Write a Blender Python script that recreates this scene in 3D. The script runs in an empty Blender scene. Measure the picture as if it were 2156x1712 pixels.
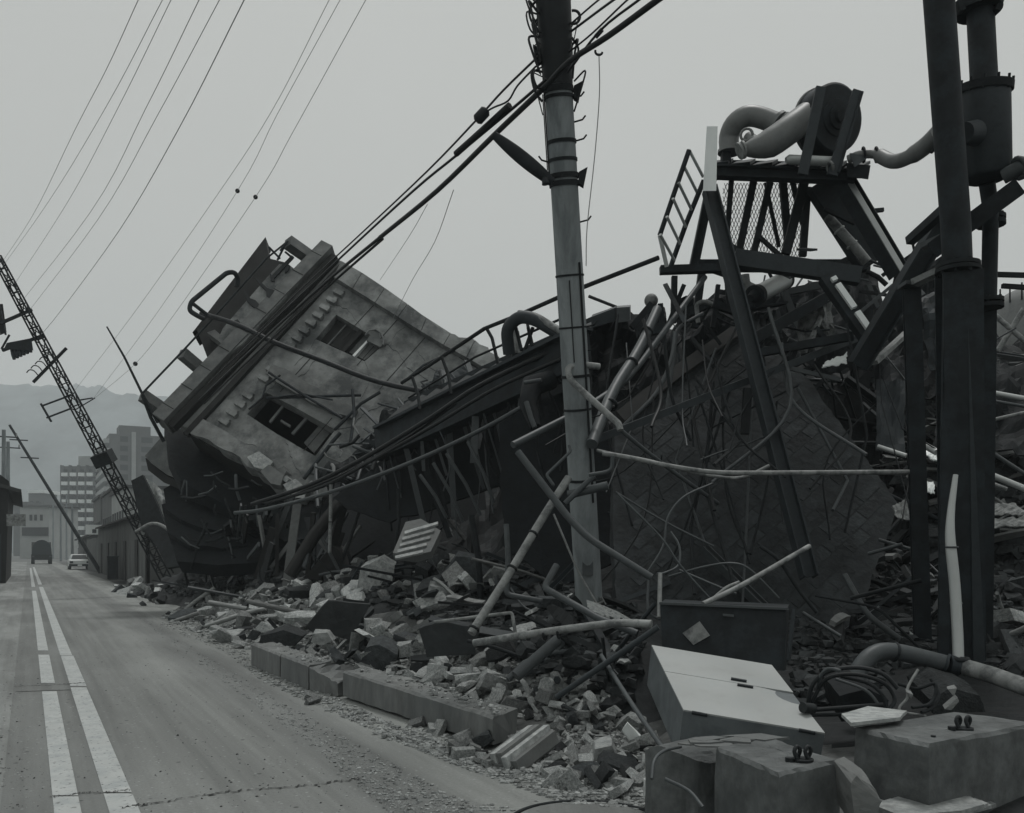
import bpy, bmesh, math, random
import numpy as np
from mathutils import Vector, Matrix, noise as mnoise

# ------------------------------------------------------------------ camera, sky, sun, exposure
scene = bpy.context.scene
COL = scene.collection
R = math.radians
FW, FPX, CX, HY, CAMH = 2156.0, 1867.0, 1078.0, 1162.0, 1.6   # photo frame, focal length in its pixels, horizon row, eye height

cam_data = bpy.data.cameras.new("camera")
cam_data.sensor_width = 36.0
cam_data.lens = 36.0 * FPX / FW
cam_data.shift_y = (HY - 856.0) / FW
cam_data.clip_start = 0.05
cam_data.clip_end = 6000.0
cam = bpy.data.objects.new("camera", cam_data)
COL.objects.link(cam)
cam.location = (0, 0, CAMH)
cam.rotation_euler = (R(90), 0, 0)
scene.camera = cam

SUN_EL, SUN_AZ = 72.0, 25.0          # azimuth clockwise from the view direction (+Y)
world = bpy.data.worlds.new("World")
scene.world = world
world.use_nodes = True
wn, wl = world.node_tree.nodes, world.node_tree.links
wn.clear()
w_out = wn.new("ShaderNodeOutputWorld")
w_bg = wn.new("ShaderNodeBackground")
w_bg.inputs["Strength"].default_value = 0.1
w_sky = wn.new("ShaderNodeTexSky")
w_sky.sky_type = 'NISHITA'
w_sky.sun_disc = False
w_sky.sun_elevation = R(SUN_EL)
w_sky.sun_rotation = R(SUN_AZ)
w_sky.dust_density = 4.0
w_hsv = wn.new("ShaderNodeHueSaturation")
w_hsv.inputs["Saturation"].default_value = 0.0
w_geo = wn.new("ShaderNodeTexCoord")
w_sep = wn.new("ShaderNodeSeparateXYZ")
w_map = wn.new("ShaderNodeMapRange")
w_map.inputs["From Min"].default_value = -0.05
w_map.inputs["From Max"].default_value = 1.0
w_map.inputs["To Min"].default_value = 0.0
w_map.inputs["To Max"].default_value = 1.0
w_ramp = wn.new("ShaderNodeMix"); w_ramp.data_type = 'RGBA'
w_ramp.inputs[6].default_value = (4.86, 4.95, 4.78, 1)       # low overcast
w_ramp.inputs[7].default_value = (5.9, 6.02, 5.82, 1)        # overcast overhead
w_nz = wn.new("ShaderNodeTexNoise")
w_nz.inputs["Scale"].default_value = 1.6
w_nz.inputs["Detail"].default_value = 3.0
w_nm = wn.new("ShaderNodeMapRange")
w_nm.inputs["To Min"].default_value = 0.94
w_nm.inputs["To Max"].default_value = 1.06
w_mul = wn.new("ShaderNodeMix"); w_mul.data_type = 'RGBA'; w_mul.blend_type = 'MULTIPLY'
w_mul.inputs[0].default_value = 1.0
w_mix = wn.new("ShaderNodeMix"); w_mix.data_type = 'RGBA'
w_mix.inputs[0].default_value = 0.92                         # cloud cover over the clear sky
wl.new(w_geo.outputs["Generated"], w_sep.inputs[0])
wl.new(w_sep.outputs["Z"], w_map.inputs["Value"])
wl.new(w_map.outputs[0], w_ramp.inputs[0])
wl.new(w_geo.outputs["Generated"], w_nz.inputs["Vector"])
wl.new(w_nz.outputs[0], w_nm.inputs["Value"])
wl.new(w_ramp.outputs[2], w_mul.inputs[6])
wl.new(w_nm.outputs[0], w_mul.inputs[7])
wl.new(w_sky.outputs[0], w_hsv.inputs["Color"])
wl.new(w_hsv.outputs[0], w_mix.inputs[6])
wl.new(w_mul.outputs[2], w_mix.inputs[7])
wl.new(w_mix.outputs[2], w_bg.inputs["Color"])
wl.new(w_bg.outputs[0], w_out.inputs["Surface"])

sun_data = bpy.data.lights.new("sun", 'SUN')
sun_data.energy = 1.5
sun_data.angle = R(12)
sun_data.color = (1.0, 0.99, 0.97)
sun = bpy.data.objects.new("sun", sun_data)
COL.objects.link(sun)
_sd = Vector((math.sin(R(SUN_AZ)) * math.cos(R(SUN_EL)), math.cos(R(SUN_AZ)) * math.cos(R(SUN_EL)), math.sin(R(SUN_EL))))
sun.rotation_euler = (-_sd).to_track_quat('-Z', 'Y').to_euler()
sun.location = (0, 0, 60)

vs = scene.view_settings
scene.display_settings.display_device = 'sRGB'
vs.view_transform = 'Standard'
vs.look = 'None'
vs.exposure = 0.0
vs.gamma = 1.0
vs.use_curve_mapping = False
scene.cycles.use_denoising = True
scene.cycles.max_bounces = 5
scene.cycles.diffuse_bounces = 3
scene.cycles.glossy_bounces = 2
scene.cycles.volume_bounces = 1
scene.cycles.transparent_max_bounces = 8
scene.cycles.caustics_reflective = False
scene.cycles.caustics_refractive = False

# ------------------------------------------------------------------ helpers
rnd = random.Random(1995)
TH = math.atan2(1019.0, FPX)                      # the street runs this far left of the view direction
RD = Vector((-math.sin(TH), math.cos(TH), 0))     # along the street
RN = Vector((math.cos(TH), math.sin(TH), 0))      # to its right

def P(x, y, d):                                   # a point d metres deep seen at (x, y)
    return Vector(((x - CX) / FPX * d, d, CAMH - (y - HY) / FPX * d))
def GP(x, y, h=0.0):                              # where that sight line meets the level h
    return P(x, y, (CAMH - h) * FPX / (y - HY))
def S(t, a, z=0.0):                               # street coordinates
    v = RD * t + RN * a
    return Vector((v.x, v.y, z))
def PX(px, d):                                    # a length of px picture units at depth d, in metres
    return px * d / FPX

class Pl:                                         # a plane through three placed points
    def __init__(s, p, q, r):
        s.o = p
        n = (q - p).cross(r - p).normalized()
        if n.dot(Vector((0, 0, CAMH)) - p) < 0: n = -n
        s.n = n                                   # towards the viewer
    def hit(s, x, y, off=0.0):
        c = Vector((0, 0, CAMH)); d = P(x, y, 1.0) - c
        t = (s.o + s.n * off - c).dot(s.n) / d.dot(s.n)
        return c + d * t

class MB:
    def __init__(s): s.v = []; s.f = []; s.sm = []
    def add(s, vs, fs, sm=False):
        b = len(s.v); s.v += [Vector(p) for p in vs]
        for f in fs: s.f.append(tuple(b + i for i in f)); s.sm.append(sm)
        return s
    def hexa(s, c):                               # 8 corners: bottom ring then top ring
        return s.add(c, [(3, 2, 1, 0), (4, 5, 6, 7), (0, 1, 5, 4), (1, 2, 6, 5), (2, 3, 7, 6), (3, 0, 4, 7)])
    def prism(s, poly, vec):                      # a flat outline pushed along vec
        n = len(poly); vec = Vector(vec)
        a = [Vector(p) for p in poly]; b = [p + vec for p in a]
        fs = [tuple(range(n))[::-1], tuple(range(n, 2 * n))]
        fs += [(i, (i + 1) % n, n + (i + 1) % n, n + i) for i in range(n)]
        return s.add(a + b, fs)
    def ext(s, prof, a, b, up=(0, 0, 1), up2=None):   # a section (u,v) run from a to b
        a, b = Vector(a), Vector(b); ax = (b - a).normalized(); up = Vector(up)
        u = ax.cross(up)
        if u.length < 1e-4: u = ax.cross(Vector((1, 0, 0)))
        u.normalize(); w = u.cross(ax).normalized(); n = len(prof)
        A = [a + u * p[0] + w * p[1] for p in prof]; B = [b + u * p[0] + w * p[1] for p in prof]
        fs = [tuple(range(n)), tuple(range(n, 2 * n))[::-1]]
        fs += [((i + 1) % n, i, n + i, n + (i + 1) % n) for i in range(n)]
        return s.add(A + B, fs)
    def bar(s, a, b, w, h, up=(0, 0, 1)):
        return s.ext([(-w / 2, -h / 2), (w / 2, -h / 2), (w / 2, h / 2), (-w / 2, h / 2)], a, b, up)
    def ibeam(s, a, b, w, h, t=0.022, up=(0, 0, 1)):
        x, y = w / 2, h / 2
        return s.ext([(-x, -y), (x, -y), (x, -y + t), (t / 2, -y + t), (t / 2, y - t), (x, y - t), (x, y), (-x, y), (-x, y - t), (-t / 2, y - t), (-t / 2, -y + t), (-x, -y + t)], a, b, up)
    def chan(s, a, b, w, h, t=0.015, up=(0, 0, 1)):   # channel, open to one side
        x, y = w / 2, h / 2
        return s.ext([(-x, -y), (x, -y), (x, -y + t), (-x + t, -y + t), (-x + t, y - t), (x, y - t), (x, y), (-x, y)], a, b, up)
    def angle(s, a, b, w, t=0.008, up=(0, 0, 1)):
        return s.ext([(0, 0), (w, 0), (w, t), (t, t), (t, w), (0, w)], a, b, up)
    def tube(s, pts, r, n=10, cap=True):
        pts = [Vector(p) for p in pts]; rr = r if isinstance(r, (list, tuple)) else [r] * len(pts)
        N = len(pts); t0 = (pts[1] - pts[0]).normalized()
        u = t0.cross(Vector((0, 0, 1)))
        if u.length < 0.05: u = t0.cross(Vector((1, 0, 0)))
        u.normalize(); rings = []
        for i in range(N):
            if i == 0: t = t0
            elif i == N - 1: t = (pts[i] - pts[i - 1]).normalized()
            else:
                t = (pts[i] - pts[i - 1]).normalized() + (pts[i + 1] - pts[i]).normalized()
                t = t.normalized() if t.length > 1e-6 else t0
            u = (u - t * u.dot(t)).normalized(); w = t.cross(u)
            k = 1.0
            if 0 < i < N - 1:
                c = (pts[i] - pts[i - 1]).normalized().dot(t); k = 1 / max(c, 0.6)
            rings.append([pts[i] + (u * math.cos(2 * math.pi * j / n) + w * math.sin(2 * math.pi * j / n)) * rr[i] for j in range(n)])
        vs = [p for g in rings for p in g]; fs = []
        for i in range(N - 1):
            for j in range(n):
                k = (j + 1) % n
                fs.append((i * n + j, i * n + k, (i + 1) * n + k, (i + 1) * n + j))
        s.add(vs, fs, True)
        if cap:
            s.add(rings[0], [tuple(range(n))[::-1]]); s.add(rings[-1], [tuple(range(n))])
        return s
    def cyl(s, a, b, r, n=16, r2=None): return s.tube([a, b], [r, r if r2 is None else r2], n)
    def pipe(s, a, b, r, t, n=18):                # open pipe end with wall thickness
        a, b = Vector(a), Vector(b); ax = (b - a).normalized()
        u = ax.cross(Vector((0, 0, 1)))
        if u.length < 0.05: u = ax.cross(Vector((1, 0, 0)))
        u.normalize(); w = ax.cross(u); vs = []
        for p, q in ((a, r), (b, r), (b, r - t), (a, r - t)):
            vs += [p + (u * math.cos(2 * math.pi * j / n) + w * math.sin(2 * math.pi * j / n)) * q for j in range(n)]
        fs = []
        for k in range(4):
            for j in range(n):
                fs.append((k * n + j, k * n + (j + 1) % n, ((k + 1) % 4) * n + (j + 1) % n, ((k + 1) % 4) * n + j))
        for k, f in enumerate(fs): s.add([], [])
        b0 = len(s.v); s.v += vs
        for k, f in enumerate(fs):
            s.f.append(tuple(b0 + i for i in f)); s.sm.append((k // n) in (0, 2))
        return s
    def torus(s, c, ax, Rr, r, n=24, m=8, a0=0.0, a1=2 * math.pi):
        ax = Vector(ax).normalized(); u = ax.cross(Vector((0, 0, 1)))
        if u.length < 0.05: u = ax.cross(Vector((1, 0, 0)))
        u.normalize(); w = ax.cross(u); c = Vector(c)
        full = abs(a1 - a0 - 2 * math.pi) < 1e-3
        pts = [c + (u * math.cos(a0 + (a1 - a0) * i / n) + w * math.sin(a0 + (a1 - a0) * i / n)) * Rr for i in range(n + 1)]
        return s.tube(pts, r, m, not full)
    def build(s, name, mat, parent=None, label=None, cat=None, group=None, kind=None):
        me = bpy.data.meshes.new(name)
        if parent is not None: off = PLOC[parent.name]
        else:
            xs = [p.x for p in s.v]; ys = [p.y for p in s.v]; zs = [p.z for p in s.v]
            off = Vector(((min(xs) + max(xs)) / 2, (min(ys) + max(ys)) / 2, min(zs)))
        me.from_pydata([tuple(p - off) for p in s.v], [], s.f)
        me.polygons.foreach_set("use_smooth", s.sm)
        bm = bmesh.new(); bm.from_mesh(me)
        bmesh.ops.recalc_face_normals(bm, faces=bm.faces); bm.to_mesh(me); bm.free()
        me.materials.append(mat)
        o = bpy.data.objects.new(name, me); COL.objects.link(o)
        if parent is not None: o.parent = parent; PLOC[o.name] = off
        else: o.location = off; PLOC[o.name] = off
        tag(o, label, cat, group, kind)
        return o
PLOC = {}
def tag(o, label=None, cat=None, group=None, kind=None):
    if label: o["label"] = label
    if cat: o["category"] = cat
    if group: o["group"] = group
    if kind: o["kind"] = kind
    return o
def thing(name, loc, label, cat, group=None):
    o = bpy.data.objects.new(name, None); COL.objects.link(o)
    o.location = loc; o.empty_display_size = 0.2; PLOC[o.name] = Vector(loc)
    return tag(o, label, cat, group)
def smooth_path(pts, k=6):                        # Catmull-Rom through the points
    pts = [Vector(p) for p in pts]; out = []
    q = [pts[0] * 2 - pts[1]] + pts + [pts[-1] * 2 - pts[-2]]
    for i in range(1, len(q) - 2):
        for j in range(k):
            t = j / k; a, b, c, d = q[i - 1], q[i], q[i + 1], q[i + 2]
            out.append(0.5 * ((2 * b) + (c - a) * t + (2 * a - 5 * b + 4 * c - d) * t * t + (3 * b - a - 3 * c + d) * t ** 3))
    out.append(pts[-1]); return out
def round_path(pts, r, k=4):                      # straight runs with rounded corners
    pts = [Vector(p) for p in pts]; out = [pts[0]]
    for i in range(1, len(pts) - 1):
        a, b, c = pts[i - 1], pts[i], pts[i + 1]
        ra = min(r, (a - b).length * 0.45, (c - b).length * 0.45)
        p, q = b + (a - b).normalized() * ra, b + (c - b).normalized() * ra
        for j in range(k + 1):
            t = j / k; out.append(p * (1 - t) ** 2 + b * 2 * t * (1 - t) + q * t * t)
    out.append(pts[-1]); return out
def pp(*q): return [P(*p) for p in q]
def sag(a, b, drop, n=14):
    a, b = Vector(a), Vector(b); out = []
    for i in range(n + 1):
        t = i / n; p = a.lerp(b, t); p.z -= drop * 4 * t * (1 - t); out.append(p)
    return out

# ------------------------------------------------------------------ materials
def g(v, cool=0.0):                               # the print's faintly green grey; darks lean blue
    return (v * (0.955 - 0.24 * cool), v, v * (0.985 + 0.20 * cool), 1.0)
def mat(name, v, var=0.35, scale=3.0, rough=0.85, bump=0.25, bscale=None, cool=0.0, metal=0.0, spec=0.3,
        stain=0.0, sv=0.3, sscale=0.8, stretch=None, rand=0.0, fine=0.0):
    m = bpy.data.materials.new(name); m.use_nodes = True
    N, L = m.node_tree.nodes, m.node_tree.links
    b = N["Principled BSDF"]
    b.inputs["Roughness"].default_value = rough
    b.inputs["Metallic"].default_value = metal
    b.inputs["Specular IOR Level"].default_value = spec
    tc = N.new("ShaderNodeTexCoord"); vec = tc.outputs["Object"]
    if rand:
        oi = N.new("ShaderNodeObjectInfo"); ad = N.new("ShaderNodeVectorMath"); ad.operation = 'ADD'
        sc = N.new("ShaderNodeMath"); sc.operation = 'MULTIPLY'; sc.inputs[1].default_value = 57.0
        L.new(oi.outputs["Random"], sc.inputs[0]); L.new(vec, ad.inputs[0]); L.new(sc.outputs[0], ad.inputs[1]); vec = ad.outputs[0]
    if stretch:
        mp = N.new("ShaderNodeMapping"); mp.inputs["Scale"].default_value = stretch
        L.new(vec, mp.inputs["Vector"]); vec = mp.outputs[0]
    nz = N.new("ShaderNodeTexNoise"); nz.inputs["Scale"].default_value = scale
    nz.inputs["Detail"].default_value = 8.0; nz.inputs["Roughness"].default_value = 0.65
    L.new(vec, nz.inputs["Vector"])
    rp = N.new("ShaderNodeValToRGB")
    rp.color_ramp.elements[0].position = 0.3; rp.color_ramp.elements[1].position = 0.72
    rp.color_ramp.elements[0].color = g(v * (1 - var), cool); rp.color_ramp.elements[1].color = g(v * (1 + var), cool)
    L.new(nz.outputs[0], rp.inputs[0]); col = rp.outputs[0]
    if stain:                                     # dirt / rust patches with their own outline
        n2 = N.new("ShaderNodeTexNoise"); n2.inputs["Scale"].default_value = sscale; n2.inputs["Detail"].default_value = 6.0
        n2.inputs["Roughness"].default_value = 0.7
        L.new(vec, n2.inputs["Vector"])
        r2 = N.new("ShaderNodeMapRange"); r2.inputs["From Min"].default_value = 0.46; r2.inputs["From Max"].default_value = 0.62
        r2.inputs["To Max"].default_value = stain
        L.new(n2.outputs[0], r2.inputs["Value"])
        mx = N.new("ShaderNodeMix"); mx.data_type = 'RGBA'; mx.inputs[7].default_value = g(v * sv, cool + 0.2)
        L.new(r2.outputs[0], mx.inputs[0]); L.new(col, mx.inputs[6]); col = mx.outputs[2]
    if rand:
        mr = N.new("ShaderNodeMapRange"); mr.inputs["To Min"].default_value = 1 - rand; mr.inputs["To Max"].default_value = 1 + rand
        L.new(oi.outputs["Random"], mr.inputs["Value"])
        ml = N.new("ShaderNodeMix"); ml.data_type = 'RGBA'; ml.blend_type = 'MULTIPLY'; ml.inputs[0].default_value = 1
        L.new(col, ml.inputs[6]); L.new(mr.outputs[0], ml.inputs[7]); col = ml.outputs[2]
    L.new(col, b.inputs["Base Color"])
    if bump:
        bn = N.new("ShaderNodeTexNoise"); bn.inputs["Scale"].default_value = bscale or scale * 5
        bn.inputs["Detail"].default_value = 6.0; L.new(vec, bn.inputs["Vector"])
        bp = N.new("ShaderNodeBump"); bp.inputs["Strength"].default_value = bump; bp.inputs["Distance"].default_value = 0.02
        L.new(bn.outputs[0], bp.inputs["Height"]); L.new(bp.outputs[0], b.inputs["Normal"])
    return m
M = {}
M['conc'] = mat('weathered_concrete', 0.16, 0.35, 2.5, stain=0.6, sv=0.55, sscale=1.2)
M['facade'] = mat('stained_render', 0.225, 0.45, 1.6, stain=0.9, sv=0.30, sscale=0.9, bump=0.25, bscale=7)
M['facade_dk'] = mat('shade_dark_render', 0.024, 0.4, 1.5, stain=0.5, sv=0.5, bump=0.15)  # near-black copy of the render, shade put into its colour
M['kerb'] = mat('kerb_concrete', 0.16, 0.4, 5.0, stain=0.5, sv=0.6, stretch=(1, 1, 0.35))
M['found'] = mat('foundation_concrete', 0.115, 0.45, 6.0, stain=0.55, sv=0.45, sscale=2.0, cool=0.1)
M['rock'] = mat('broken_concrete', 0.35, 0.5, 14.0, stain=0.6, sv=0.4, sscale=9.0, rand=0.5, bump=0.8, bscale=40)
M['rockdk'] = mat('dark_broken_concrete', 0.05, 0.5, 12.0, stain=0.5, sv=0.4, sscale=8.0, rand=0.5, bump=0.8, bscale=40, cool=0.3)  # broken concrete darkened for the shade deeper in the wreckage
M['plaster'] = mat('pale_plaster', 0.33, 0.35, 14.0, rand=0.3, bump=0.5, bscale=30, stain=.6, sv=.5, sscale=9)
M['dark'] = mat('shade_dark_debris', 0.009, 0.5, 4.0, cool=1.0, bump=0.6, bscale=9)  # near-black tone stands in for shade in the wreck's hollows
M['steel'] = mat('dark_painted_steel', 0.019, 0.4, 5.0, rough=0.7, cool=0.7, stain=0.6, sv=2.1, sscale=4.0, bump=0.08)
M['steel2'] = mat('grey_painted_steel', 0.045, 0.35, 5.0, rough=0.65, cool=0.6, stain=0.6, sv=0.4, sscale=5.0, bump=0.08)
M['black'] = mat('black_rubber', 0.018, 0.3, 6.0, rough=0.6, cool=0.6, bump=0.05)
M['rust'] = mat('rusted_steel', 0.02, 0.5, 6.0, rough=0.9, cool=0.5, bump=0.3)
M['pipe'] = mat('pale_painted_pipe', 0.25, 0.35, 6.0, rough=0.6, stain=0.8, sv=0.3, sscale=7.0, bump=0.08)
M['pipedk'] = mat('grey_pipe', 0.085, 0.4, 4.0, rough=0.5, cool=0.3, stain=0.6, sv=0.4, sscale=4.0, bump=0.08)
M['alu'] = mat('pale_aluminium', 0.46, 0.1, 2.0, rough=0.42, metal=0.35, bump=0.03)
M['white'] = mat('white_enamel', 0.85, 0.06, 1.5, rough=0.4, spec=0.5, bump=0.02, stain=0.25, sv=0.7, sscale=2.0)
M['wood'] = mat('grey_splintered_wood', 0.20, 0.4, 3.0, stretch=(1, 1, 8), rand=0.35, bump=0.4)
M['wooddk'] = mat('dark_wood', 0.032, 0.4, 3.0, rand=0.3, bump=0.4, cool=0.3)
M['cable'] = mat('black_cable', 0.015, 0.2, 5.0, rough=0.5, cool=0.5, bump=0)
M['wire'] = mat('thin_grey_wire', 0.3, 0.1, 5.0, rough=0.6, bump=0)
M['pole'] = mat('pole_concrete', 0.27, 0.3, 1.6, stretch=(2.5, 2.5, 0.25), stain=0.6, sv=0.45, sscale=2.0, bump=0.1, cool=0.2)
M['cabwhite'] = mat('chalky_cabinet_paint', 0.36, 0.16, 2.5, rough=0.5, spec=0.4, bump=0.05, stain=0.3, sv=0.7, sscale=5.0)
M['duct'] = mat('weathered_grey_duct', 0.19, 0.3, 3.0, rough=0.45, stain=0.6, sv=0.5, sscale=3.0, bump=0.08)
M['cabside'] = mat('grey_cabinet_side', 0.15, 0.25, 3.0, rough=0.55, cool=0.3, stain=0.5, sv=0.5, sscale=4.0, bump=0.05)
# ------------------------------------------------------------------ the setting: ground, street, hill, haze
def street_mesh(name, quads, mt, kind='structure', label=None, cat=None, parent=None, z=0.0):
    me = bpy.data.meshes.new(name); vs = []; fs = []
    for q in quads:
        b = len(vs); vs += [(a, t, z) for a, t in q]; fs.append(tuple(range(b, b + len(q))))
    me.from_pydata(vs, [], fs); me.materials.append(mt)
    bm = bmesh.new(); bm.from_mesh(me)
    for f in bm.faces:
        f.normal_update()
        if f.normal.z < 0: f.normal_flip()
    bm.to_mesh(me); bm.free()
    o = bpy.data.objects.new(name, me); COL.objects.link(o)
    if parent is not None: o.parent = parent
    else: o.rotation_euler = (0, 0, TH)
    return tag(o, label, cat, None, kind)

def asphalt(name, v, dust):
    m = bpy.data.materials.new(name); m.use_nodes = True
    N, L = m.node_tree.nodes, m.node_tree.links; b = N["Principled BSDF"]
    b.inputs["Roughness"].default_value = 0.9; b.inputs["Specular IOR Level"].default_value = 0.25
    tc = N.new("ShaderNodeTexCoord").outputs["Object"]
    def nz(scale, st, det=6.0, ro=0.6):
        mp = N.new("ShaderNodeMapping"); mp.inputs["Scale"].default_value = st; L.new(tc, mp.inputs[0])
        n = N.new("ShaderNodeTexNoise"); n.inputs["Scale"].default_value = scale; n.inputs["Detail"].default_value = det
        n.inputs["Roughness"].default_value = ro; L.new(mp.outputs[0], n.inputs["Vector"]); return n.outputs[0]
    def rng(s, a, c, lo=0.0, hi=1.0):
        r = N.new("ShaderNodeMapRange"); r.inputs["From Min"].default_value = a; r.inputs["From Max"].default_value = c
        r.inputs["To Min"].default_value = lo; r.inputs["To Max"].default_value = hi; L.new(s, r.inputs["Value"]); return r.outputs[0]
    def mix(f, c1, c2, bl='MIX'):
        x = N.new("ShaderNodeMix"); x.data_type = 'RGBA'; x.blend_type = bl
        for i, c in ((0, f), (6, c1), (7, c2)):
            if isinstance(c, (int, float)): x.inputs[i].default_value = c
            elif isinstance(c, tuple): x.inputs[i].default_value = c
            else: L.new(c, x.inputs[i])
        return x.outputs[2]
    c = mix(rng(nz(1.3, (5.0, 0.10, 1)), 0.38, 0.66), g(v * 0.86), g(v * 1.2))          # wheel-worn streaks along the street
    c = mix(rng(nz(0.5, (1.6, 0.35, 1)), 0.45, 0.62, 0, dust), c, g(v * 1.75))             # dust drifts
    sx = N.new("ShaderNodeSeparateXYZ"); L.new(tc, sx.inputs[0])
    ad = N.new("ShaderNodeMath"); ad.operation = 'MULTIPLY_ADD'; ad.inputs[1].default_value = 0.55; L.new(nz(0.9, (1, .3, 1)), ad.inputs[0]); L.new(sx.outputs["X"], ad.inputs[2])
    tr = N.new("ShaderNodeValToRGB"); L.new(rng(ad.outputs[0], 0.0, 4.5), tr.inputs[0])            # lanes swept clean by wheels, dust left between
    es = tr.color_ramp.elements; es[0].position = 0.0; es[0].color = (.30,) * 3 + (1,); es[1].position = 1.0; es[1].color = (.8,) * 3 + (1,)
    for po, va in ((.17, .30), (.25, .55), (.38, .52), (.44, .72), (.50, .30), (.60, .22), (.655, .78), (.74, .85)):
        e_ = es.new(po); e_.color = (va,) * 3 + (1,)
    c = mix(tr.outputs[0], mix(1.0, c, (.70, .70, .70, 1), 'MULTIPLY'), mix(1.0, c, (1.28, 1.28, 1.25, 1), 'MULTIPLY'))
    c = mix(rng(nz(45, (1, 1, 1), 3), 0.35, 0.7, 0, 0.35), c, g(v * 0.6))                # stone chips
    vo = N.new("ShaderNodeTexVoronoi"); vo.inputs["Scale"].default_value = 5.0; L.new(tc, vo.inputs["Vector"])
    c = mix(rng(vo.outputs["Distance"], 0.06, 0.11, 0.85, 0.0), c, g(v * 0.32))        # dark spots of grit
    vo2 = N.new("ShaderNodeTexVoronoi"); vo2.inputs["Scale"].default_value = 13.0; L.new(tc, vo2.inputs["Vector"])
    c = mix(rng(vo2.outputs["Distance"], 0.08, 0.16, 0.6, 0.0), c, g(v * 1.9))           # pale crumbs
    L.new(c, b.inputs["Base Color"])
    bp = N.new("ShaderNodeBump"); bp.inputs["Strength"].default_value = 0.35; bp.inputs["Distance"].default_value = 0.01
    L.new(nz(70, (1, 1, 1), 4), bp.inputs["Height"]); L.new(bp.outputs[0], b.inputs["Normal"])
    return m
M['asphalt'] = asphalt('dusty_asphalt', 0.175, 0.45)
M['shoulder'] = asphalt('sandy_shoulder', 0.205, 0.8)
M['soil'] = mat('grey_soil', 0.11, 0.4, 0.6, bump=0.4)
M['crack'] = mat('crack_tar', 0.035, 0.3, 8, bump=0.2)

def paint(name, v):
    m = mat(name, v, 0.12, 3.0, rough=0.8, bump=0.15, bscale=40, stain=0.55, sv=0.72, sscale=4.0)
    N, L = m.node_tree.nodes, m.node_tree.links; b = N["Principled BSDF"]
    src = b.inputs["Base Color"].links[0].from_socket
    tc = N.new("ShaderNodeTexCoord").outputs["Object"]
    n = N.new("ShaderNodeTexNoise"); n.inputs["Scale"].default_value = 26.0; n.inputs["Detail"].default_value = 5; L.new(tc, n.inputs["Vector"])
    r = N.new("ShaderNodeMapRange"); r.inputs["From Min"].default_value = 0.60; r.inputs["From Max"].default_value = 0.66; L.new(n.outputs[0], r.inputs["Value"])
    x = N.new("ShaderNodeMix"); x.data_type = 'RGBA'; x.inputs[7].default_value = g(0.17)
    L.new(r.outputs[0], x.inputs[0]); L.new(src, x.inputs[6]); L.new(x.outputs[2], b.inputs["Base Color"])
    return m
M['paint'] = paint('worn_road_paint', 0.40)

gme = bpy.data.meshes.new('ground')
gme.from_pydata([(-1900, -300, -0.02), (1900, -300, -0.02), (1900, 1200, -0.02), (-1900, 1200, -0.02)], [], [(0, 1, 2, 3)])
gme.materials.append(M['soil'])
tag(bpy.data.objects.new('ground', gme), kind='structure'); COL.objects.link(bpy.data.objects['ground'])
road = street_mesh('road', [[(-0.15, -6), (3.9, -6), (3.9, 160), (-0.15, 160)]], M['asphalt'])
street_mesh('road_shoulder', [[(-3.6, -6), (-0.15, -6), (-0.15, 160), (-3.6, 160)]], M['shoulder'], z=-0.003)
def tpix(y, a):        # distance along the street of a point at lateral a seen on row y
    return (CAMH * FPX / (y - HY) - a * math.sin(TH)) / math.cos(TH)
def ln(a0, a1, ya, yb):
    return [(a0, tpix(ya, a0)), (a1, tpix(ya, a1)), (a1, tpix(yb, a1)), (a0, tpix(yb, a0))]
li = 0
for a0, a1, ya, yb in ((0.14, 0.288, 1900, 1678), (0.14, 0.288, 1676, 1456), (0.14, 0.288, 1439, 1379), (0.14, 0.288, 1370, 1244), (0.14, 0.288, 1236, 1196),
                       (0.438, 0.605, 1900, 1672), (0.438, 0.605, 1669, 1448), (0.442, 0.612, 1445, 1381), (0.436, 0.600, 1380, 1236), (0.436, 0.6, 1231, 1194)):
    street_mesh('painted_line', [ln(a0, a1, ya, yb)], M['paint'], None, parent=road, z=0.004)
# seams and cracks across the street
def crack(pts, w, seed):
    r = random.Random(seed); fine = []
    for i in range(len(pts) - 1):
        for k in range(30):
            t = k / 30; fine.append((pts[i][0] * (1 - t) + pts[i + 1][0] * t + r.uniform(-.012, .012), pts[i][1] * (1 - t) + pts[i + 1][1] * t + r.uniform(-.03, .03)))
    fine.append(pts[-1]); ws = [w * .5 * r.uniform(0.1, 1.5) ** 1.5 for _ in fine]
    q = []
    for i in range(len(fine) - 1):
        (a0, t0), (a1, t1) = fine[i], fine[i + 1]
        q.append([(a0, t0 - ws[i]), (a1, t1 - ws[i + 1]), (a1, t1 + ws[i + 1]), (a0, t0 + ws[i])])
    return q
def ap(x, y):          # lateral, along for a ground pixel
    p = GP(x, y); return (p.dot(RN), p.dot(RD))
for i, (pts, w) in enumerate([([ap(255, 1702), ap(330, 1692), ap(480, 1668), ap(650, 1655), ap(760, 1640)], 0.018), ([ap(108, 1680), ap(175, 1671), ap(225, 1670), ap(275, 1664)], 0.012),
                              ([ap(30, 1446), ap(100, 1444), ap(150, 1440), ap(180, 1438)], 0.025), ([ap(10, 1360), ap(60, 1352)], 0.02)]):
    street_mesh('crack', crack(pts, w, i), M['crack'], None, parent=road, z=0.0075)
street_mesh('patched_strip', [[(-0.12, tpix(1455, 0) - .02), (0.44, tpix(1453, .44)), (0.44, tpix(1443, .44)), (-0.12, tpix(1442, 0))]], M['asphalt'], None, parent=road, z=0.0055)

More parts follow.
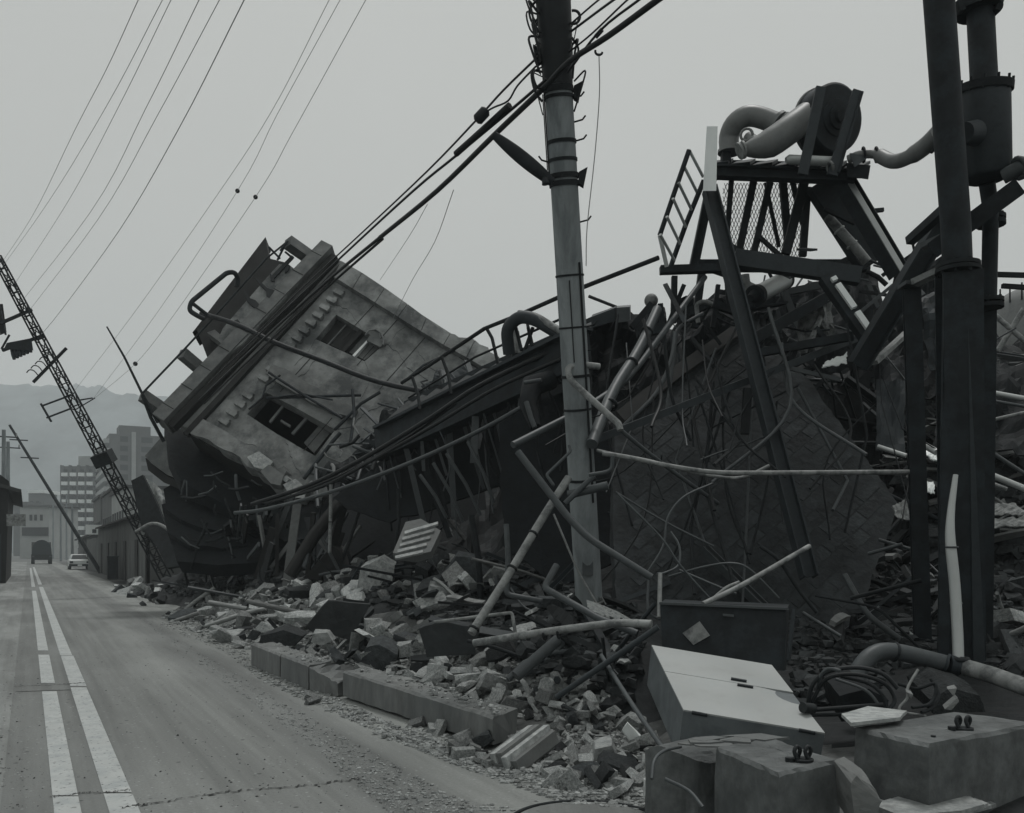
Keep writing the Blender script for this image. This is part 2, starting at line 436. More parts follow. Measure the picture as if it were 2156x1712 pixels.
# manhole cover at the foot of the picture
mc = GP(1235, 1736)
mh = thing('manhole_cover', mc, 'round iron manhole cover sunk in the asphalt before the concrete foundation blocks', 'manhole')
b = MB(); b.cyl(mc + Vector((0, 0, 0.004)), mc + Vector((0, 0, 0.012)), 0.43, 40); b.build('lid', M['asphalt'], mh)
b = MB(); b.torus(mc + Vector((0, 0, 0.008)), (0, 0, 1), 0.455, 0.012, 48, 6); b.build('rim', M['rust'], mh)

# hazy wooded hill
M['hill'] = mat('wooded_hill', 0.21, 0.4, 0.02, bump=0, cool=0.2)
HX = [(-3200, 1000), (-1400, 900), (-700, 850), (-260, 822), (-120, 812), (60, 806), (110, 812), (170, 815), (205, 813), (250, 822), (300, 830), (420, 846), (560, 862), (760, 905), (1000, 960), (1300, 1010), (1700, 1050), (2156, 1070), (3000, 1090)]
hb = MB(); rows = []
for dd, sc in ((430, 0.02), (470, 0.45), (520, 0.8), (560, 1.0), (640, 0.9), (720, 0.0)):
    row = []
    for i in range(len(HX) - 1):
        for k in range(6):
            t = k / 6; x = HX[i][0] * (1 - t) + HX[i + 1][0] * t; y = HX[i][1] * (1 - t) + HX[i + 1][1] * t
            h = (P(x, y, 800).z + 4.5 * mnoise.noise(Vector((x * .03, dd * .01, 3))) + 2.0 * mnoise.noise(Vector((x * .11, dd * .01, 3)))) * sc + 4 * mnoise.noise(Vector((x * .012, dd * .02, 0))) * (sc if sc < 1 else 0)
            row.append(Vector(((x - CX) / FPX * 800 * (0.75 + 0.25 * dd / 560), dd / 560 * 800, h)))
    rows.append(row)
n = len(rows[0])
hb.add([p for r_ in rows for p in r_], [(j * n + i, j * n + i + 1, (j + 1) * n + i + 1, (j + 1) * n + i) for j in range(5) for i in range(n - 1)], True)
hb.build('hill', M['hill'], kind='structure')

hz = bpy.data.materials.new('haze_air'); hz.use_nodes = True
hn, hl = hz.node_tree.nodes, hz.node_tree.links
hn.clear(); ho = hn.new("ShaderNodeOutputMaterial"); hv = hn.new("ShaderNodeVolumePrincipled")
hv.inputs["Color"].default_value = (0.88, 0.95, 0.98, 1); hv.inputs["Density"].default_value = HAZE = 0.0008
hv.inputs["Anisotropy"].default_value = 0.0
hl.new(hv.outputs[0], ho.inputs["Volume"])
b = MB(); b.hexa([(-1890, -290, -1.1), (1890, -290, -1.1), (1890, 1190, -1.1), (-1890, 1190, -1.1), (-1890, -290, 172), (1890, -290, 172), (1890, 1190, 172), (-1890, 1190, 172)])
b.build('haze', hz, kind='stuff')
# ------------------------------------------------------------------ down the street: far buildings, vehicles, walls
M['far_wall'] = mat('far_pale_wall', 0.33, 0.15, 0.3, bump=0)
M['far_wall2'] = mat('far_grey_wall', 0.10, 0.2, 0.3, bump=0)
M['far_dark'] = mat('far_dark_opening', 0.03, 0.2, 1, bump=0, cool=0.3)
M['tin'] = mat('corrugated_tin', 0.15, 0.35, 1.5, stretch=(3, 3, 0.3), stain=0.5, sv=0.5, bump=0.1)
M['roofdk'] = mat('dark_roof', 0.05, 0.3, 1.0, bump=0.2)
M['carwhite'] = mat('white_car_paint', 0.62, 0.03, 1, rough=0.3, spec=0.5, bump=0)
M['glassdk'] = mat('dark_glass', 0.03, 0.1, 1, rough=0.1, spec=0.6, bump=0, cool=0.4)
M['tyre'] = M['black']
def sbox(b, t0, t1, a0, a1, z0, z1):
    return b.hexa([S(t0, a0, z0), S(t0, a1, z0), S(t1, a1, z0), S(t1, a0, z0), S(t0, a0, z1), S(t0, a1, z1), S(t1, a1, z1), S(t1, a0, z1)])
def loc_ta(x, d):                 # street coordinates of a plumb line seen at column x, depth d
    p = P(x, HY, d); return p.dot(RD), p.dot(RN)

# tall slab of flats, end wall towards us, balconies along the street
t0, a0 = loc_ta(230, 268)
tA = thing('apartment_block', S(t0, a0), 'tall grey apartment block whose long side of stacked balconies faces the street', 'building')
b = MB(); sbox(b, t0, t0 + 75, a0, a0 + 17, 0, 37.4); b.build('wall', M['far_wall2'], tA)
b = MB(); sbox(b, t0 + 3, t0 + 12, a0 + 3, a0 + 12, 37.4, 40.5); b.build('roof_house', M['far_wall2'], tA)
for k in range(12):
    b = MB(); sbox(b, t0 - 0.2, t0 + 74, a0 - 1.5, a0 - 0.002, 2.9 * k + 2.6, 2.9 * k + 3.9); b.build('balcony', M['far_wall'], tA)
    b = MB(); sbox(b, t0 - 0.08, t0 - 0.01, a0 + 3.0, a0 + 5.2, 2.9 * k + 3.2, 2.9 * k + 4.9); b.build('window', M['far_dark'], tA)
    b = MB(); sbox(b, t0 - 0.08, t0 - 0.01, a0 + 9.0, a0 + 12.2, 2.9 * k + 3.2, 2.9 * k + 4.9); b.build('window', M['far_dark'], tA)
b = MB(); sbox(b, t0 - 0.6, t0 - 0.012, a0 + 6.2, a0 + 7.4, 0, 38.2); b.build('downpipe_shaft', M['far_wall'], tA)

# white gridded block further off
t0, a0 = loc_ta(128, 300)
t1, a1 = loc_ta(197, 300)
base = P(128, HY, 300); base.z = 0
tB = thing('balcony_tower', base, 'pale apartment block gridded with rows of white balconies beyond the leaning pole', 'building')
b = MB(); L0, L1 = P(128, HY, 300), P(200, HY, 300)
def xb(b, x0, x1, z0, z1, d0, d1):
    q = [P(x0, HY, d0), P(x1, HY, d0), P(x1, HY, d1), P(x0, HY, d1)]
    q[2].x, q[3].x = q[1].x, q[0].x
    lo = [Vector((p.x, p.y, z0)) for p in q]; hi = [Vector((p.x, p.y, z1)) for p in q]
    return b.hexa(lo + hi)
xb(b, 128, 200, 0, 30.6, 300, 318); b.build('wall', M['far_wall2'], tB)
b = MB(); xb(b, 165, 196, 30.6, 34.2, 302, 312); b.build('roof_house', M['far_wall'], tB)
for r_ in range(9):
    for c in range(4):
        x0 = 128.5 + c * 17.8
        b = MB(); xb(b, x0, x0 + 13.5, 3.0 + r_ * 3.0, 4.2 + r_ * 3.0, 297.8, 299.99); b.build('balcony', M['white'], tB)
        b = MB(); xb(b, x0 + 1.5, x0 + 12.0, 4.2 + r_ * 3.0, 5.5 + r_ * 3.0, 299.7, 299.98); b.build('window', M['far_dark'], tB)
for c in range(4):
    b = MB(); xb(b, 126.5 + c * 17.8, 128.3 + c * 17.8, 0, 30.8, 298.0, 299.985); b.build('fin', M['far_wall2'], tB)

# pale low building closing the street
d = 210
tC = thing('street_end_building', Vector((P(75, HY, d).x, d, 0)), 'pale low building with a dark window band closing the street', 'building')
b = MB(); xb(b, 42, 103, 0, 12.2, d, d + 14); b.build('wall', M['far_wall'], tC)
b = MB(); xb(b, 46, 101, 5.4, 7.4, d - 0.3, d - .01); b.build('window_band', M['far_dark'], tC)
b = MB(); xb(b, 40, 105, 12.2, 12.7, d - 0.6, d + 14.5); b.build('roof', M['far_wall2'], tC)
for x0 in (62, 72, 84):
    b = MB(); xb(b, x0, x0 + 5, 9.0, 10.4, d - 0.2, d - .02); b.build('window', M['far_dark'], tC)
d = 330
for k, (x0, x1, h, lb) in enumerate([(28, 56, 19, 'hazy pale hillside house at the left end of the street'), (60, 92, 24, 'hazy hillside house with a white roof straight above the street end'), (94, 124, 17, 'hazy hillside house beside the gridded balcony block')]):
    tD = thing('hillside_house', Vector((P(x0, HY, d).x, d + k * 9, 0)), lb, 'house')
    b = MB(); xb(b, x0, x1, 0, h, d + k * 9, d + k * 9 + 10); b.build('wall', M['far_wall2'], tD)
    b = MB(); xb(b, x0 - 2, x1 + 2, h, h + 1.2, d + k * 9 - 1, d + k * 9 + 11); b.build('roof', M['white'] if k == 1 else M['roofdk'], tD)
    for j in range(2):
        b = MB(); xb(b, x0 + 4 + j * 12, x0 + 10 + j * 12, h - 5, h - 3, d + k * 9 - .3, d + k * 9 - .01); b.build('window', M['far_dark'], tD)

# gabled workshop with a white sign, then the tin shed wall nearer
t0, a0 = loc_ta(176, 118)
tE = thing('gabled_workshop', S(t0, a0), 'small street workshop with a dark sloping roof and white signboard', 'building')
b = MB(); b.prism([S(t0, a0, 0), S(t0, a0 + 7, 0), S(t0, a0 + 7, 6.4), S(t0, a0 + 0.2, 3.4), S(t0, a0, 3.2)], RD * 14); b.build('wall', M['far_wall2'], tE)
b = MB(); b.prism([S(t0 - .5, a0 - .5, 3.2), S(t0 - .5, a0 + 7.2, 6.7), S(t0 - .5, a0 + 7.2, 6.95), S(t0 - .5, a0 - .5, 3.45)], RD * 15); b.build('roof', M['roofdk'], tE)
b = MB(); sbox(b, t0 - 0.6, t0 - 0.5, a0 + 0.2, a0 + 2.2, 3.9, 5.2); sg = b.build('signboard', M['white'], tE)
b = MB(); sbox(b, t0 - 0.66, t0 - 0.61, a0 + 1.0, a0 + 1.5, 4.1, 4.6); b.build('sign_mark', M['far_dark'], sg)
b = MB(); sbox(b, t0 - 0.06, t0 - 0.01, a0 + 2.6, a0 + 3.8, 0.05, 2.4); b.build('door', M['far_dark'], tE)

t0, a0 = loc_ta(206, 92)
t1 = 44.0; aw = 4.75
tF = thing('tin_shed', S(t1, aw), 'long grey corrugated tin shed wall along the right of the street', 'shed')
for k in range(44):
    tt = t1 + k * 1.05
    hgt = 3.3 if k < 30 else 2.7
    v = rnd.uniform(-.04, .04)
    b = MB(); prof = []
    for j in range(9): prof.append((aw + (0.05 if j % 2 else 0.0), tt + j * 0.13))
    pl = [S(q[1], q[0], 0.02) for q in prof]
    n = len(pl); up = Vector((0, 0, hgt + v))
    b.add(pl + [p + up for p in pl] + [p + RN * .02 for p in pl] + [p + up + RN * .02 for p in pl],
          [(i, i + 1, n + i + 1, n + i) for i in range(n - 1)] + [(2 * n + i + 1, 2 * n + i, 3 * n + i, 3 * n + i + 1) for i in range(n - 1)] + [(n + i, n + i + 1, 3 * n + i + 1, 3 * n + i) for i in range(n - 1)])
    b.build('tin_panel', M['tin'], tF)
b = MB(); b.prism([S(t1, aw + .1, 3.35), S(t1, aw + 8, 4.6), S(t1, aw + 8, 4.7), S(t1, aw - .3, 3.42), S(t1, aw - .3, 3.32)], RD * 30); b.build('roof', M['roofdk'], tF)
b = MB(); sbox(b, t1, t1 + 46, aw + 0.2, aw + 6, 0, 2.6); b.build('inner_wall', M['far_wall2'], tF)
for k in range(5):
    b = MB(); sbox(b, t1 + 3 + k * 6, t1 + 4.2 + k * 6, aw - .06, aw - .01, 0.05, 2.2); b.build('door', M['roofdk'], tF)

# grey mid-rise workshops closing up the right side behind the shed
for k, (x, d_, wd, h_, lb) in enumerate(((212, 128, 9, 9.5, 'grey three-storey workshop just behind the small gabled workshop'), (236, 108, 10, 9.0, 'grey two-storey workshop with pilasters behind the tin shed'), (262, 92, 11, 8.2, 'pale grey workshop wall rising behind the lattice pole foot'))):
    t_, a_ = loc_ta(x, d_); o = thing('street_workshop', S(t_, a_), lb, 'building')
    b = MB(); sbox(b, t_, t_ + 16, a_, a_ + wd, 0, h_); b.build('wall', M['far_wall2'] if k != 2 else M['far_wall'], o)
    b = MB(); sbox(b, t_ - .3, t_ + 16.3, a_ - .3, a_ + wd, h_, h_ + .35); b.build('roof', M['roofdk'], o)
    for j in range(5):
        b = MB(); sbox(b, t_ - .25, t_ - .01, a_ + .3 + j * wd / 5, a_ + .55 + j * wd / 5, .05, h_ - .05); b.build('pilaster', M['far_wall'], o)
        for f_ in range(2 + (k == 0)):
            b = MB(); sbox(b, t_ - .08, t_ - .005, a_ + .9 + j * wd / 5, a_ + 1.7 + j * wd / 5, 1.2 + f_ * 2.9, 2.6 + f_ * 2.9); b.build('window', M['far_dark'], o)
        b = MB(); sbox(b, t_ + 1 + j * 3, t_ + 2.4 + j * 3, a_ - .08, a_ - .005, 1.4, 2.8); b.build('window', M['far_dark'], o)
        b = MB(); sbox(b, t_ + 1 + j * 3, t_ + 2.4 + j * 3, a_ - .08, a_ - .005, 4.6, 6.0); b.build('window', M['far_dark'], o)
# upright dark cabinet on the street side
p = GP(238, 1221)
tG = thing('street_cabinet', p, 'dark upright metal cabinet standing at the street edge before the tin shed', 'cabinet')
t_, a_ = p.dot(RD), p.dot(RN)
b = MB(); sbox(b, t_, t_ + .5, a_ - .28, a_ + .28, 0.06, 1.3); b.build('body', M['steel'], tG)
b = MB(); sbox(b, t_ - .05, t_ + .55, a_ - .32, a_ + .32, 1.3, 1.36); b.build('lid', M['steel2'], tG)
b = MB(); sbox(b, t_ + .03, t_ + .47, a_ - .25, a_ + .25, 0, .06); b.build('plinth', M['conc'], tG)

# white saloon car seen from behind
cp = GP(168, 1199.5); ct, ca = cp.dot(RD), cp.dot(RN)
car = thing('parked_car', cp, 'small white saloon car seen from behind at the right of the street', 'car')
def cs(t, a, z): return S(ct + t, ca + a, z)
def sec(prof, w0, w1=None):        # side profile (t,z) -> body between two flanks
    b = MB(); w1 = w0 if w1 is None else w1
    L_ = [cs(t, -w0 if z < .9 else -w1, z) for t, z in prof]; R_ = [cs(t, w0 if z < .9 else w1, z) for t, z in prof]
    n = len(prof); return b.add(L_ + R_, [tuple(range(n))[::-1], tuple(range(n, 2 * n))] + [(i, (i + 1) % n, n + (i + 1) % n, n + i) for i in range(n)])
sec([(0.05, .30), (0, .5), (.03, .82), (.12, .9), (.75, .92), (3.1, .9), (4.1, .72), (4.25, .5), (4.2, .28)], .84).build('body', M['carwhite'], car)
sec([(.72, .90), (1.15, 1.36), (2.35, 1.38), (3.1, .89)], .80, .62).build('cabin', M['carwhite'], car)
b = MB(); b.add([cs(.74, -.66, .95), cs(.74, .66, .95), cs(1.08, .54, 1.32), cs(1.08, -.54, 1.32), cs(.80, -.66, .95), cs(.80, .66, .95), cs(1.14, .54, 1.32), cs(1.14, -.54, 1.32)], [(0, 1, 2, 3), (7, 6, 5, 4), (0, 4, 5, 1), (1, 5, 6, 2), (2, 6, 7, 3), (3, 7, 4, 0)]); b.build('rear_window', M['glassdk'], car)
b = MB(); sbox(b, ct - .09, ct + .08, ca - .85, ca + .85, .30, .50); b.build('bumper', M['steel2'], car)
for s_ in (-1, 1):
    b = MB(); sbox(b, ct - .03, ct + .05, ca + s_ * .80 - (.26 if s_ > 0 else 0), ca + s_ * .80 + (0 if s_ > 0 else .26), .58, .76); b.build('tail_lamp', M['pipedk'], car)
    for tt in (.75, 3.35):
        wl_ = MB(); wl_.cyl(cs(tt, s_ * .66, .31), cs(tt, s_ * .85, .31), .31, 16); w_ = wl_.build('wheel', M['tyre'], car)
        b = MB(); b.cyl(cs(tt, s_ * .845, .31), cs(tt, s_ * .862, .31), .17, 12); b.build('rim', M['alu'], w_)
b = MB(); sbox(b, ct - .105, ct - .092, ca - .18, ca + .18, .34, .47); b.build('number_plate', M['white'], car)

# dark lorry at the street end
lp = GP(88, 1188); lt, la = lp.dot(RD), lp.dot(RN)
lor = thing('lorry', lp, 'dark lorry with a rounded covered load at the far end of the street', 'lorry')
b = MB(); sbox(b, lt, lt + 6, la - 1.2, la + 1.2, .55, 1.25); b.build('flatbed', M['black'], lor)
b = MB(); b.prism([S(lt + .1, la + 1.15 * math.cos(R(k)), 1.25 + 1.9 * max(0, math.sin(R(k))) ** .7) for k in range(0, 181, 15)], RD * 4); b.build('covered_load', M['steel2'], lor)
b = MB(); sbox(b, lt + 4.4, lt + 6.2, la - 1.15, la + 1.15, 1.25, 2.9); b.build('driver_cab', M['far_wall2'], lor)
for s_ in (-1, 1):
    for tt in (.9, 5.2):
        b = MB(); b.cyl(S(lt + tt, la + s_ * .8, .45), S(lt + tt, la + s_ * 1.2, .45), .45, 14); b.build('wheel', M['tyre'], lor)
    b = MB(); sbox(b, lt - .05, lt - .005, la + s_ * 1.0 - .15, la + s_ * 1.0 + .15, .9, 1.08); b.build('tail_lamp', M['pipedk'], lor)

# left side: damaged shopfront, low wall, poles
tH = thing('damaged_shop', S(52, -1.0), 'dark damaged shop building at the far left of the street', 'building')
b = MB(); b.prism([S(52, -1.0, 0), S(52, -7, 0), S(52, -7, 5.8), S(52, -1.8, 6.0), S(52, -0.85, 5.2)], RD * 16); b.build('wall', M['facade_dk'], tH)
b = MB(); b.prism([S(51.6, -0.3, 4.6), S(51.6, -7.2, 6.6), S(51.6, -7.2, 6.8), S(51.6, -0.3, 4.78)], RD * 17); b.build('roof', M['roofdk'], tH)
b = MB(); sbox(b, 51.9, 51.99, -3.4, -1.2, .1, 2.5); b.build('shutter', M['steel2'], tH)
b = MB(); sbox(b, 51.9, 51.99, -2.6, -1.4, 3.2, 4.4); b.build('window', M['glassdk'], tH)
b = MB(); sbox(b, 51.2, 51.35, -.95, -.1, 2.9, 3.5); b.build('hanging_sign', M['pipe'], tH)
tI = thing('garden_wall', S(30, -1.45), 'low broken concrete wall along the left edge of the street', 'wall')
for k in range(9):
    b = MB(); h_ = .75 + rnd.uniform(-.2, .15); sbox(b, 29 + k * 2.0, 30.96 + k * 2.0, -1.75 + rnd.uniform(-.05, .05), -1.5 + rnd.uniform(-.05, .05), 0, h_); b.build('wall_block', M['conc'], tI)
for x, d, top, lb in ((8, 64, 905, 'grey utility pole standing upright at the left picture edge'), (17, 74, 930, 'slimmer pole just behind the upright pole at the left edge')):
    t_, a_ = loc_ta(x, d); o = thing('utility_pole', S(t_, a_), lb, 'pole')
    b = MB(); zt = P(x, top, d).z; b.tube([S(t_, a_), S(t_, a_, zt)], [.19, .13], 12); b.build('shaft', M['pole'], o)
    b = MB(); b.bar(S(t_, a_ - .9, zt - .5), S(t_, a_ + .9, zt - .5), .09, .09); b.build('crossarm', M['steel'], o)
    for s_ in (-.8, 0, .8):
        b = MB(); b.tube([S(t_, a_ + s_, zt - .46), S(t_, a_ + s_, zt - .2)], [.06, .04], 8); b.build('insulator', M['pipe'], o)

# leaning street pole far off
lean = thing('leaning_pole', P(212, 1206, 67), 'slim dark street pole leaning over the street beside the white car', 'pole')
b = MB(); b.tube(pp((212, 1206, 67), (20, 895, 66)), [.16, .09], 12); b.build('shaft', M['steel'], lean)
for f_ in (0.1, .22):
    q = P(212, 1206, 67).lerp(P(20, 895, 66), 1 - f_); b = MB(); b.bar(q - RN * .6, q + RN * .6, .08, .08); b.build('crossarm', M['steel'], lean)
# row of upright poles deep in the street
for k, (x, d, top) in enumerate(((128, 150, 1050), (140, 175, 1040), (112, 190, 1062), (152, 120, 1060))):
    t_, a_ = loc_ta(x, d); o = thing('utility_pole', S(t_, a_), ['thin hazy pole in front of the gridded balcony block', 'thin hazy pole between the white car and the gridded block', 'thin hazy pole right of the lorry', 'thin upright pole nearest the white car'][k], 'pole')
    zt = P(x, top, d).z; b = MB(); b.tube([S(t_, a_), S(t_, a_, zt)], [.2, .14], 8); b.build('shaft', M['pole'], o)
    b = MB(); b.bar(S(t_, a_ - .9, zt - .6), S(t_, a_ + .9, zt - .6), .1, .1); b.build('crossarm', M['steel'], o)

# lattice pole leaning over from the rubble
LB, LT = P(352, 1215, 33), P(-8, 540, 29)
lat = thing('lattice_pole', LB, 'tall lattice steel power pole leaning over the street from the rubble', 'pole')
ax = (LT - LB).normalized(); u = ax.cross(Vector((0, 1, 0))).normalized(); w = ax.cross(u)
Ln = (LT - LB).length
def lw(t): return 0.205 - 0.10 * t
for su in (-1, 1):
    for sw in (-1, 1):
        b = MB(); c0 = LB + (u * su + w * sw) * lw(0); c1 = LT + (u * su + w * sw) * lw(1)
        b.bar(c0, c1, .045, .045); b.build('chord', M['rust'], lat)
nb = 30
for face in range(4):
    for k in range(nb):
        t0, t1 = k / nb, (k + 1) / nb
        def cor(t, i):
            s1, s2 = [(-1, -1), (1, -1), (1, 1), (-1, 1)][i % 4]; return LB.lerp(LT, t) + (u * s1 + w * s2) * lw(t)
        i, j = (face, face + 1) if k % 2 else (face + 1, face)
        if face in (0, 2) or k % 2:
            b = MB(); b.bar(cor(t0, i), cor(t1, j), .03, .03); b.bar(cor(t1, i), cor(t1, j), .028, .028); b.build('lacing', M['rust'], lat)
for y0, wd in ((949, .46),):
    q = LB.lerp(LT, .40); b = MB(); b.bar(q - ax * .22, q + ax * .22, .62, .62, up=w); b.build('joint_plate', M['rust'], lat)
def arm(x0, y0, x1, y1, d, wd=.09, nm='crossarm'):
    b = MB(); b.bar(P(x0, y0, d), P(x1, y1, d), wd, wd); return b.build(nm, M['steel'], lat)
arm(-20, 690, 67, 652, 30.0); arm(5, 738, 92, 706, 30.3); arm(70, 805, 140, 733, 30.8, .08); arm(88, 855, 150, 832, 31.2, .05); arm(98, 880, 150, 860, 31.3, .05); arm(86, 850, 108, 888, 31.25, .06)
arm(-2, 640, 12, 705, 30.1, .05); arm(3, 735, 20, 705, 30.25, .05); arm(165, 843, 195, 838, 31.2, .04); arm(160, 862, 200, 838, 31.25, .03)
for k in range(6):
    x = 24 + k * 7; y = 733 - k * 3
    b = MB(); b.tube([P(x, y, 30.25), P(x + 4, y + 14, 30.2), P(x + 6, y + 24, 30.2)], [.05, .07, .05], 8); b.build('insulator', M['steel2'], lat)
for k in range(5):
    x = 82 + k * 9; y = 793 - k * 9
    b = MB(); b.tube(smooth_path(pp((x, y, 30.8), (x - 10, y - 12, 30.7), (x - 20, y - 14, 30.7), (x - 26, y - 8, 30.7)), 3), .02, 5); b.build('dangling_wire', M['cable'], lat)
b = MB(); b.hexa([P(0, 706, 30.2), P(14, 700, 30.2), P(14, 700, 30.5), P(0, 706, 30.5), P(-6, 640, 30.2), P(6, 640, 30.2), P(6, 640, 30.5), P(-6, 640, 30.5)]); b.build('switch_box', M['black'], lat)
b = MB(); b.hexa([P(8, 735, 30.1), P(70, 738, 30.1), P(70, 738, 30.6), P(8, 735, 30.6), P(14, 722, 30.1), P(66, 712, 30.1), P(66, 712, 30.6), P(14, 722, 30.6)]); b.build('transformer_box', M['steel'], lat)
# ------------------------------------------------------------------ the tilted, fallen building
from mathutils.geometry import tessellate_polygon
FA, FB, FC = P(345, 885, 23.2), P(695, 520, 25.6), P(1040, 770, 23.6)
FP = Pl(FA, FB, FC)
FN = FP.n
fw = (FB - FA).normalized(); fu = FN.cross(fw).normalized()
if fu.dot(P(400, 600, 24) - P(800, 800, 24)) < 0: fu = -fu       # the building's own "up", now pointing up-left
def slab(b, loops, off0, off1, plane=FP):
    """plate with openings: picture outlines laid on the plane, from off1 (front) back to off0"""
    fr = [[plane.hit(x, y, off1) for x, y in lp] for lp in loops]
    bk = [[p - plane.n * (off1 - off0) for p in lp] for lp in fr]
    n = sum(len(l) for l in fr); tris = tessellate_polygon(fr)
    flat = [p for l in fr for p in l] + [p for l in bk for p in l]
    fs = [tuple(t) for t in tris] + [tuple(n + i for i in reversed(t)) for t in tris]
    s0 = 0
    for l in fr:
        k = len(l)
        fs += [(s0 + i, s0 + (i + 1) % k, n + s0 + (i + 1) % k, n + s0 + i) for i in range(k)]; s0 += k
    return b.add(flat, fs)
def rough_edge(pts, amp, step, seed):
    r = random.Random(seed); out = []
    for (x0, y0), (x1, y1) in zip(pts[:-1], pts[1:]):
        L_ = math.hypot(x1 - x0, y1 - y0); k = max(1, int(L_ / step))
        for i in range(k):
            t = i / k; out.append((x0 + (x1 - x0) * t + r.uniform(-amp, amp) * (i > 0), y0 + (y1 - y0) * t + r.uniform(-amp, amp) * (i > 0)))
    out.append(pts[-1]); return out
bld = thing('fallen_building', Vector((FA.x, FA.y, 0)), 'collapsed pale concrete building tipped over on its side towards the street', 'building')
bottom = rough_edge([(1052, 768), (1010, 792), (960, 850), (900, 905), (820, 962), (742, 1010), (690, 1040), (640, 1062), (592, 1040), (548, 1002), (505, 966), (470, 950), (440, 925), (392, 903)], 4, 13, 3)
outer = [(374, 894), (698, 536), (760, 580), (1052, 768)] + bottom[1:-1]
W1 = [(664.6, 714), (708, 662.5), (810, 723.4), (767.8, 761)]
W2 = [(520, 872), (560, 826), (622, 858), (706, 905), (664, 960), (600, 925)]
b = MB(); slab(b, [outer, W1[::-1], W2[::-1]], -0.35, 0.0); b.build('front_wall', M['facade'], bld)
# raised corner strip in facing panels
inn = [(702, 582), (742, 607), (790, 637), (838, 667), (886, 697), (934, 726), (982, 752), (1040, 786)]
out = [(718, 549), (762, 574), (810, 606), (858, 640), (898, 670), (948, 702), (1000, 716), (1052, 752)]
for i in range(7):
    def mixp(p, q, t): return (p[0] + (q[0] - p[0]) * t, p[1] + (q[1] - p[1]) * t)
    a0, a1 = mixp(inn[i], inn[i + 1], .012), mixp(inn[i], inn[i + 1], .988)
    c0, c1 = mixp(out[i], out[i + 1], .012), mixp(out[i], out[i + 1], .988)
    edge = [c1, c0] if i < 4 else rough_edge([c1, c0], 3.0, 9, 20 + i)
    b = MB(); slab(b, [[a0, a1] + edge], 0.004, 0.20 + rnd.uniform(-.01, .01)); b.build('facing_panel', M['facade'], bld)
# recessed joint beside it, a dark gutter strip
b = MB(); slab(b, [[(695, 584), (701, 581), (1040, 788), (1035, 794)]], 0.004, 0.03); b.build('gutter_strip', M['facade_dk'], bld)
# low raised slab that has slipped across the lower wall
b = MB(); slab(b, [rough_edge([(573, 766), (600, 776), (640, 802), (700, 832), (752, 862), (742, 880), (700, 868), (640, 838), (596, 812), (560, 786), (573, 766)], 1.5, 12, 8)[:-1]], 0.004, 0.14); b.build('slipped_slab', M['conc'], bld)
# lower pale band along the broken edge
lb = rough_edge([(400, 912), (424, 880), (470, 905), (520, 936), (566, 966), (600, 992), (640, 1020), (628, 1048), (590, 1032), (552, 996), (520, 982), (505, 962), (470, 946), (440, 926), (400, 912)], 1.5, 14, 5)
b = MB(); slab(b, [lb[:-1]], 0.004, 0.12); b.build('broken_band', M['facade'], bld)
for k, q in enumerate([[(520, 962), (545, 950), (575, 972), (560, 990), (536, 984)], [(548, 992), (566, 978), (598, 1000), (590, 1022), (570, 1018)], [(596, 1020), (622, 1008), (648, 1030), (640, 1050), (612, 1046)], [(640, 1040), (660, 1020), (690, 1032), (676, 1052)], [(690, 1020), (716, 1004), (734, 1016), (712, 1036)]]):
    b = MB(); slab(b, [q], 0.13, 0.3 + .08 * k % .2); b.build('loose_chunk', M['conc'] if k % 2 else M['plaster'], bld)
# recessed panes, mullions, jambs of the upper window
b = MB(); slab(b, [[(667, 713), (709, 665), (756, 697), (719, 737)]], -0.30, -0.24); b.build('window_pane', M['facade_dk'], bld)
b = MB(); slab(b, [[(727, 738), (761, 699), (806, 725), (768, 758)]], -0.30, -0.22); b.build('window_pane', M['conc'], bld)
b = MB(); slab(b, [[(717, 738), (757, 694), (764, 698), (724, 742)]], -0.34, -0.04); b.build('mullion', M['facade_dk'], bld)
b = MB(); slab(b, [[(688, 726), (730, 680), (732, 681.5), (690, 728)]], -0.238, -0.2); b.build('glazing_bar', M['conc'], bld)
b = MB(); slab(b, [[(742, 748), (780, 708), (784, 709), (746, 751)]], -0.215, -0.1); b.build('loose_strip', M['white'], bld)
b = MB(); slab(b, [rough_edge([(772, 716), (793, 690), (802, 716), (812, 724), (800, 730), (772, 716)], 1, 8, 4)[:-1]], 0.004, 0.09); b.build('torn_plate', M['conc'], bld)
b = MB(); b.tube([FP.hit(x, y, .12) for x, y in ((770, 706), (776, 696), (792, 694), (802, 702), (808, 716), (806, 726))], .03, 6); b.build('torn_hinge', M['conc'], bld)
# dark broken lower window: remains of frames and a panel inside
b = MB(); slab(b, [[(640, 932), (674, 893), (697, 909), (661, 954)]], -0.5, -0.42); b.build('window_pane', M['conc'], bld)
for q in ([(586, 915), (622, 936), (620, 939), (584, 918)], [(592, 883), (612, 895), (610, 899), (590, 887)], [(600, 845), (604, 848), (570, 890), (566, 887)], [(648, 872), (653, 875), (618, 915), (613, 912)]):
    b = MB(); slab(b, [q], -0.32, -0.26); b.build('frame_bar', M['conc'], bld)
b = MB(); slab(b, [[(566, 931), (604, 931), (640, 950), (628, 962), (598, 948)]], -.6, -.5); b.build('inner_panel', M['facade_dk'], bld)
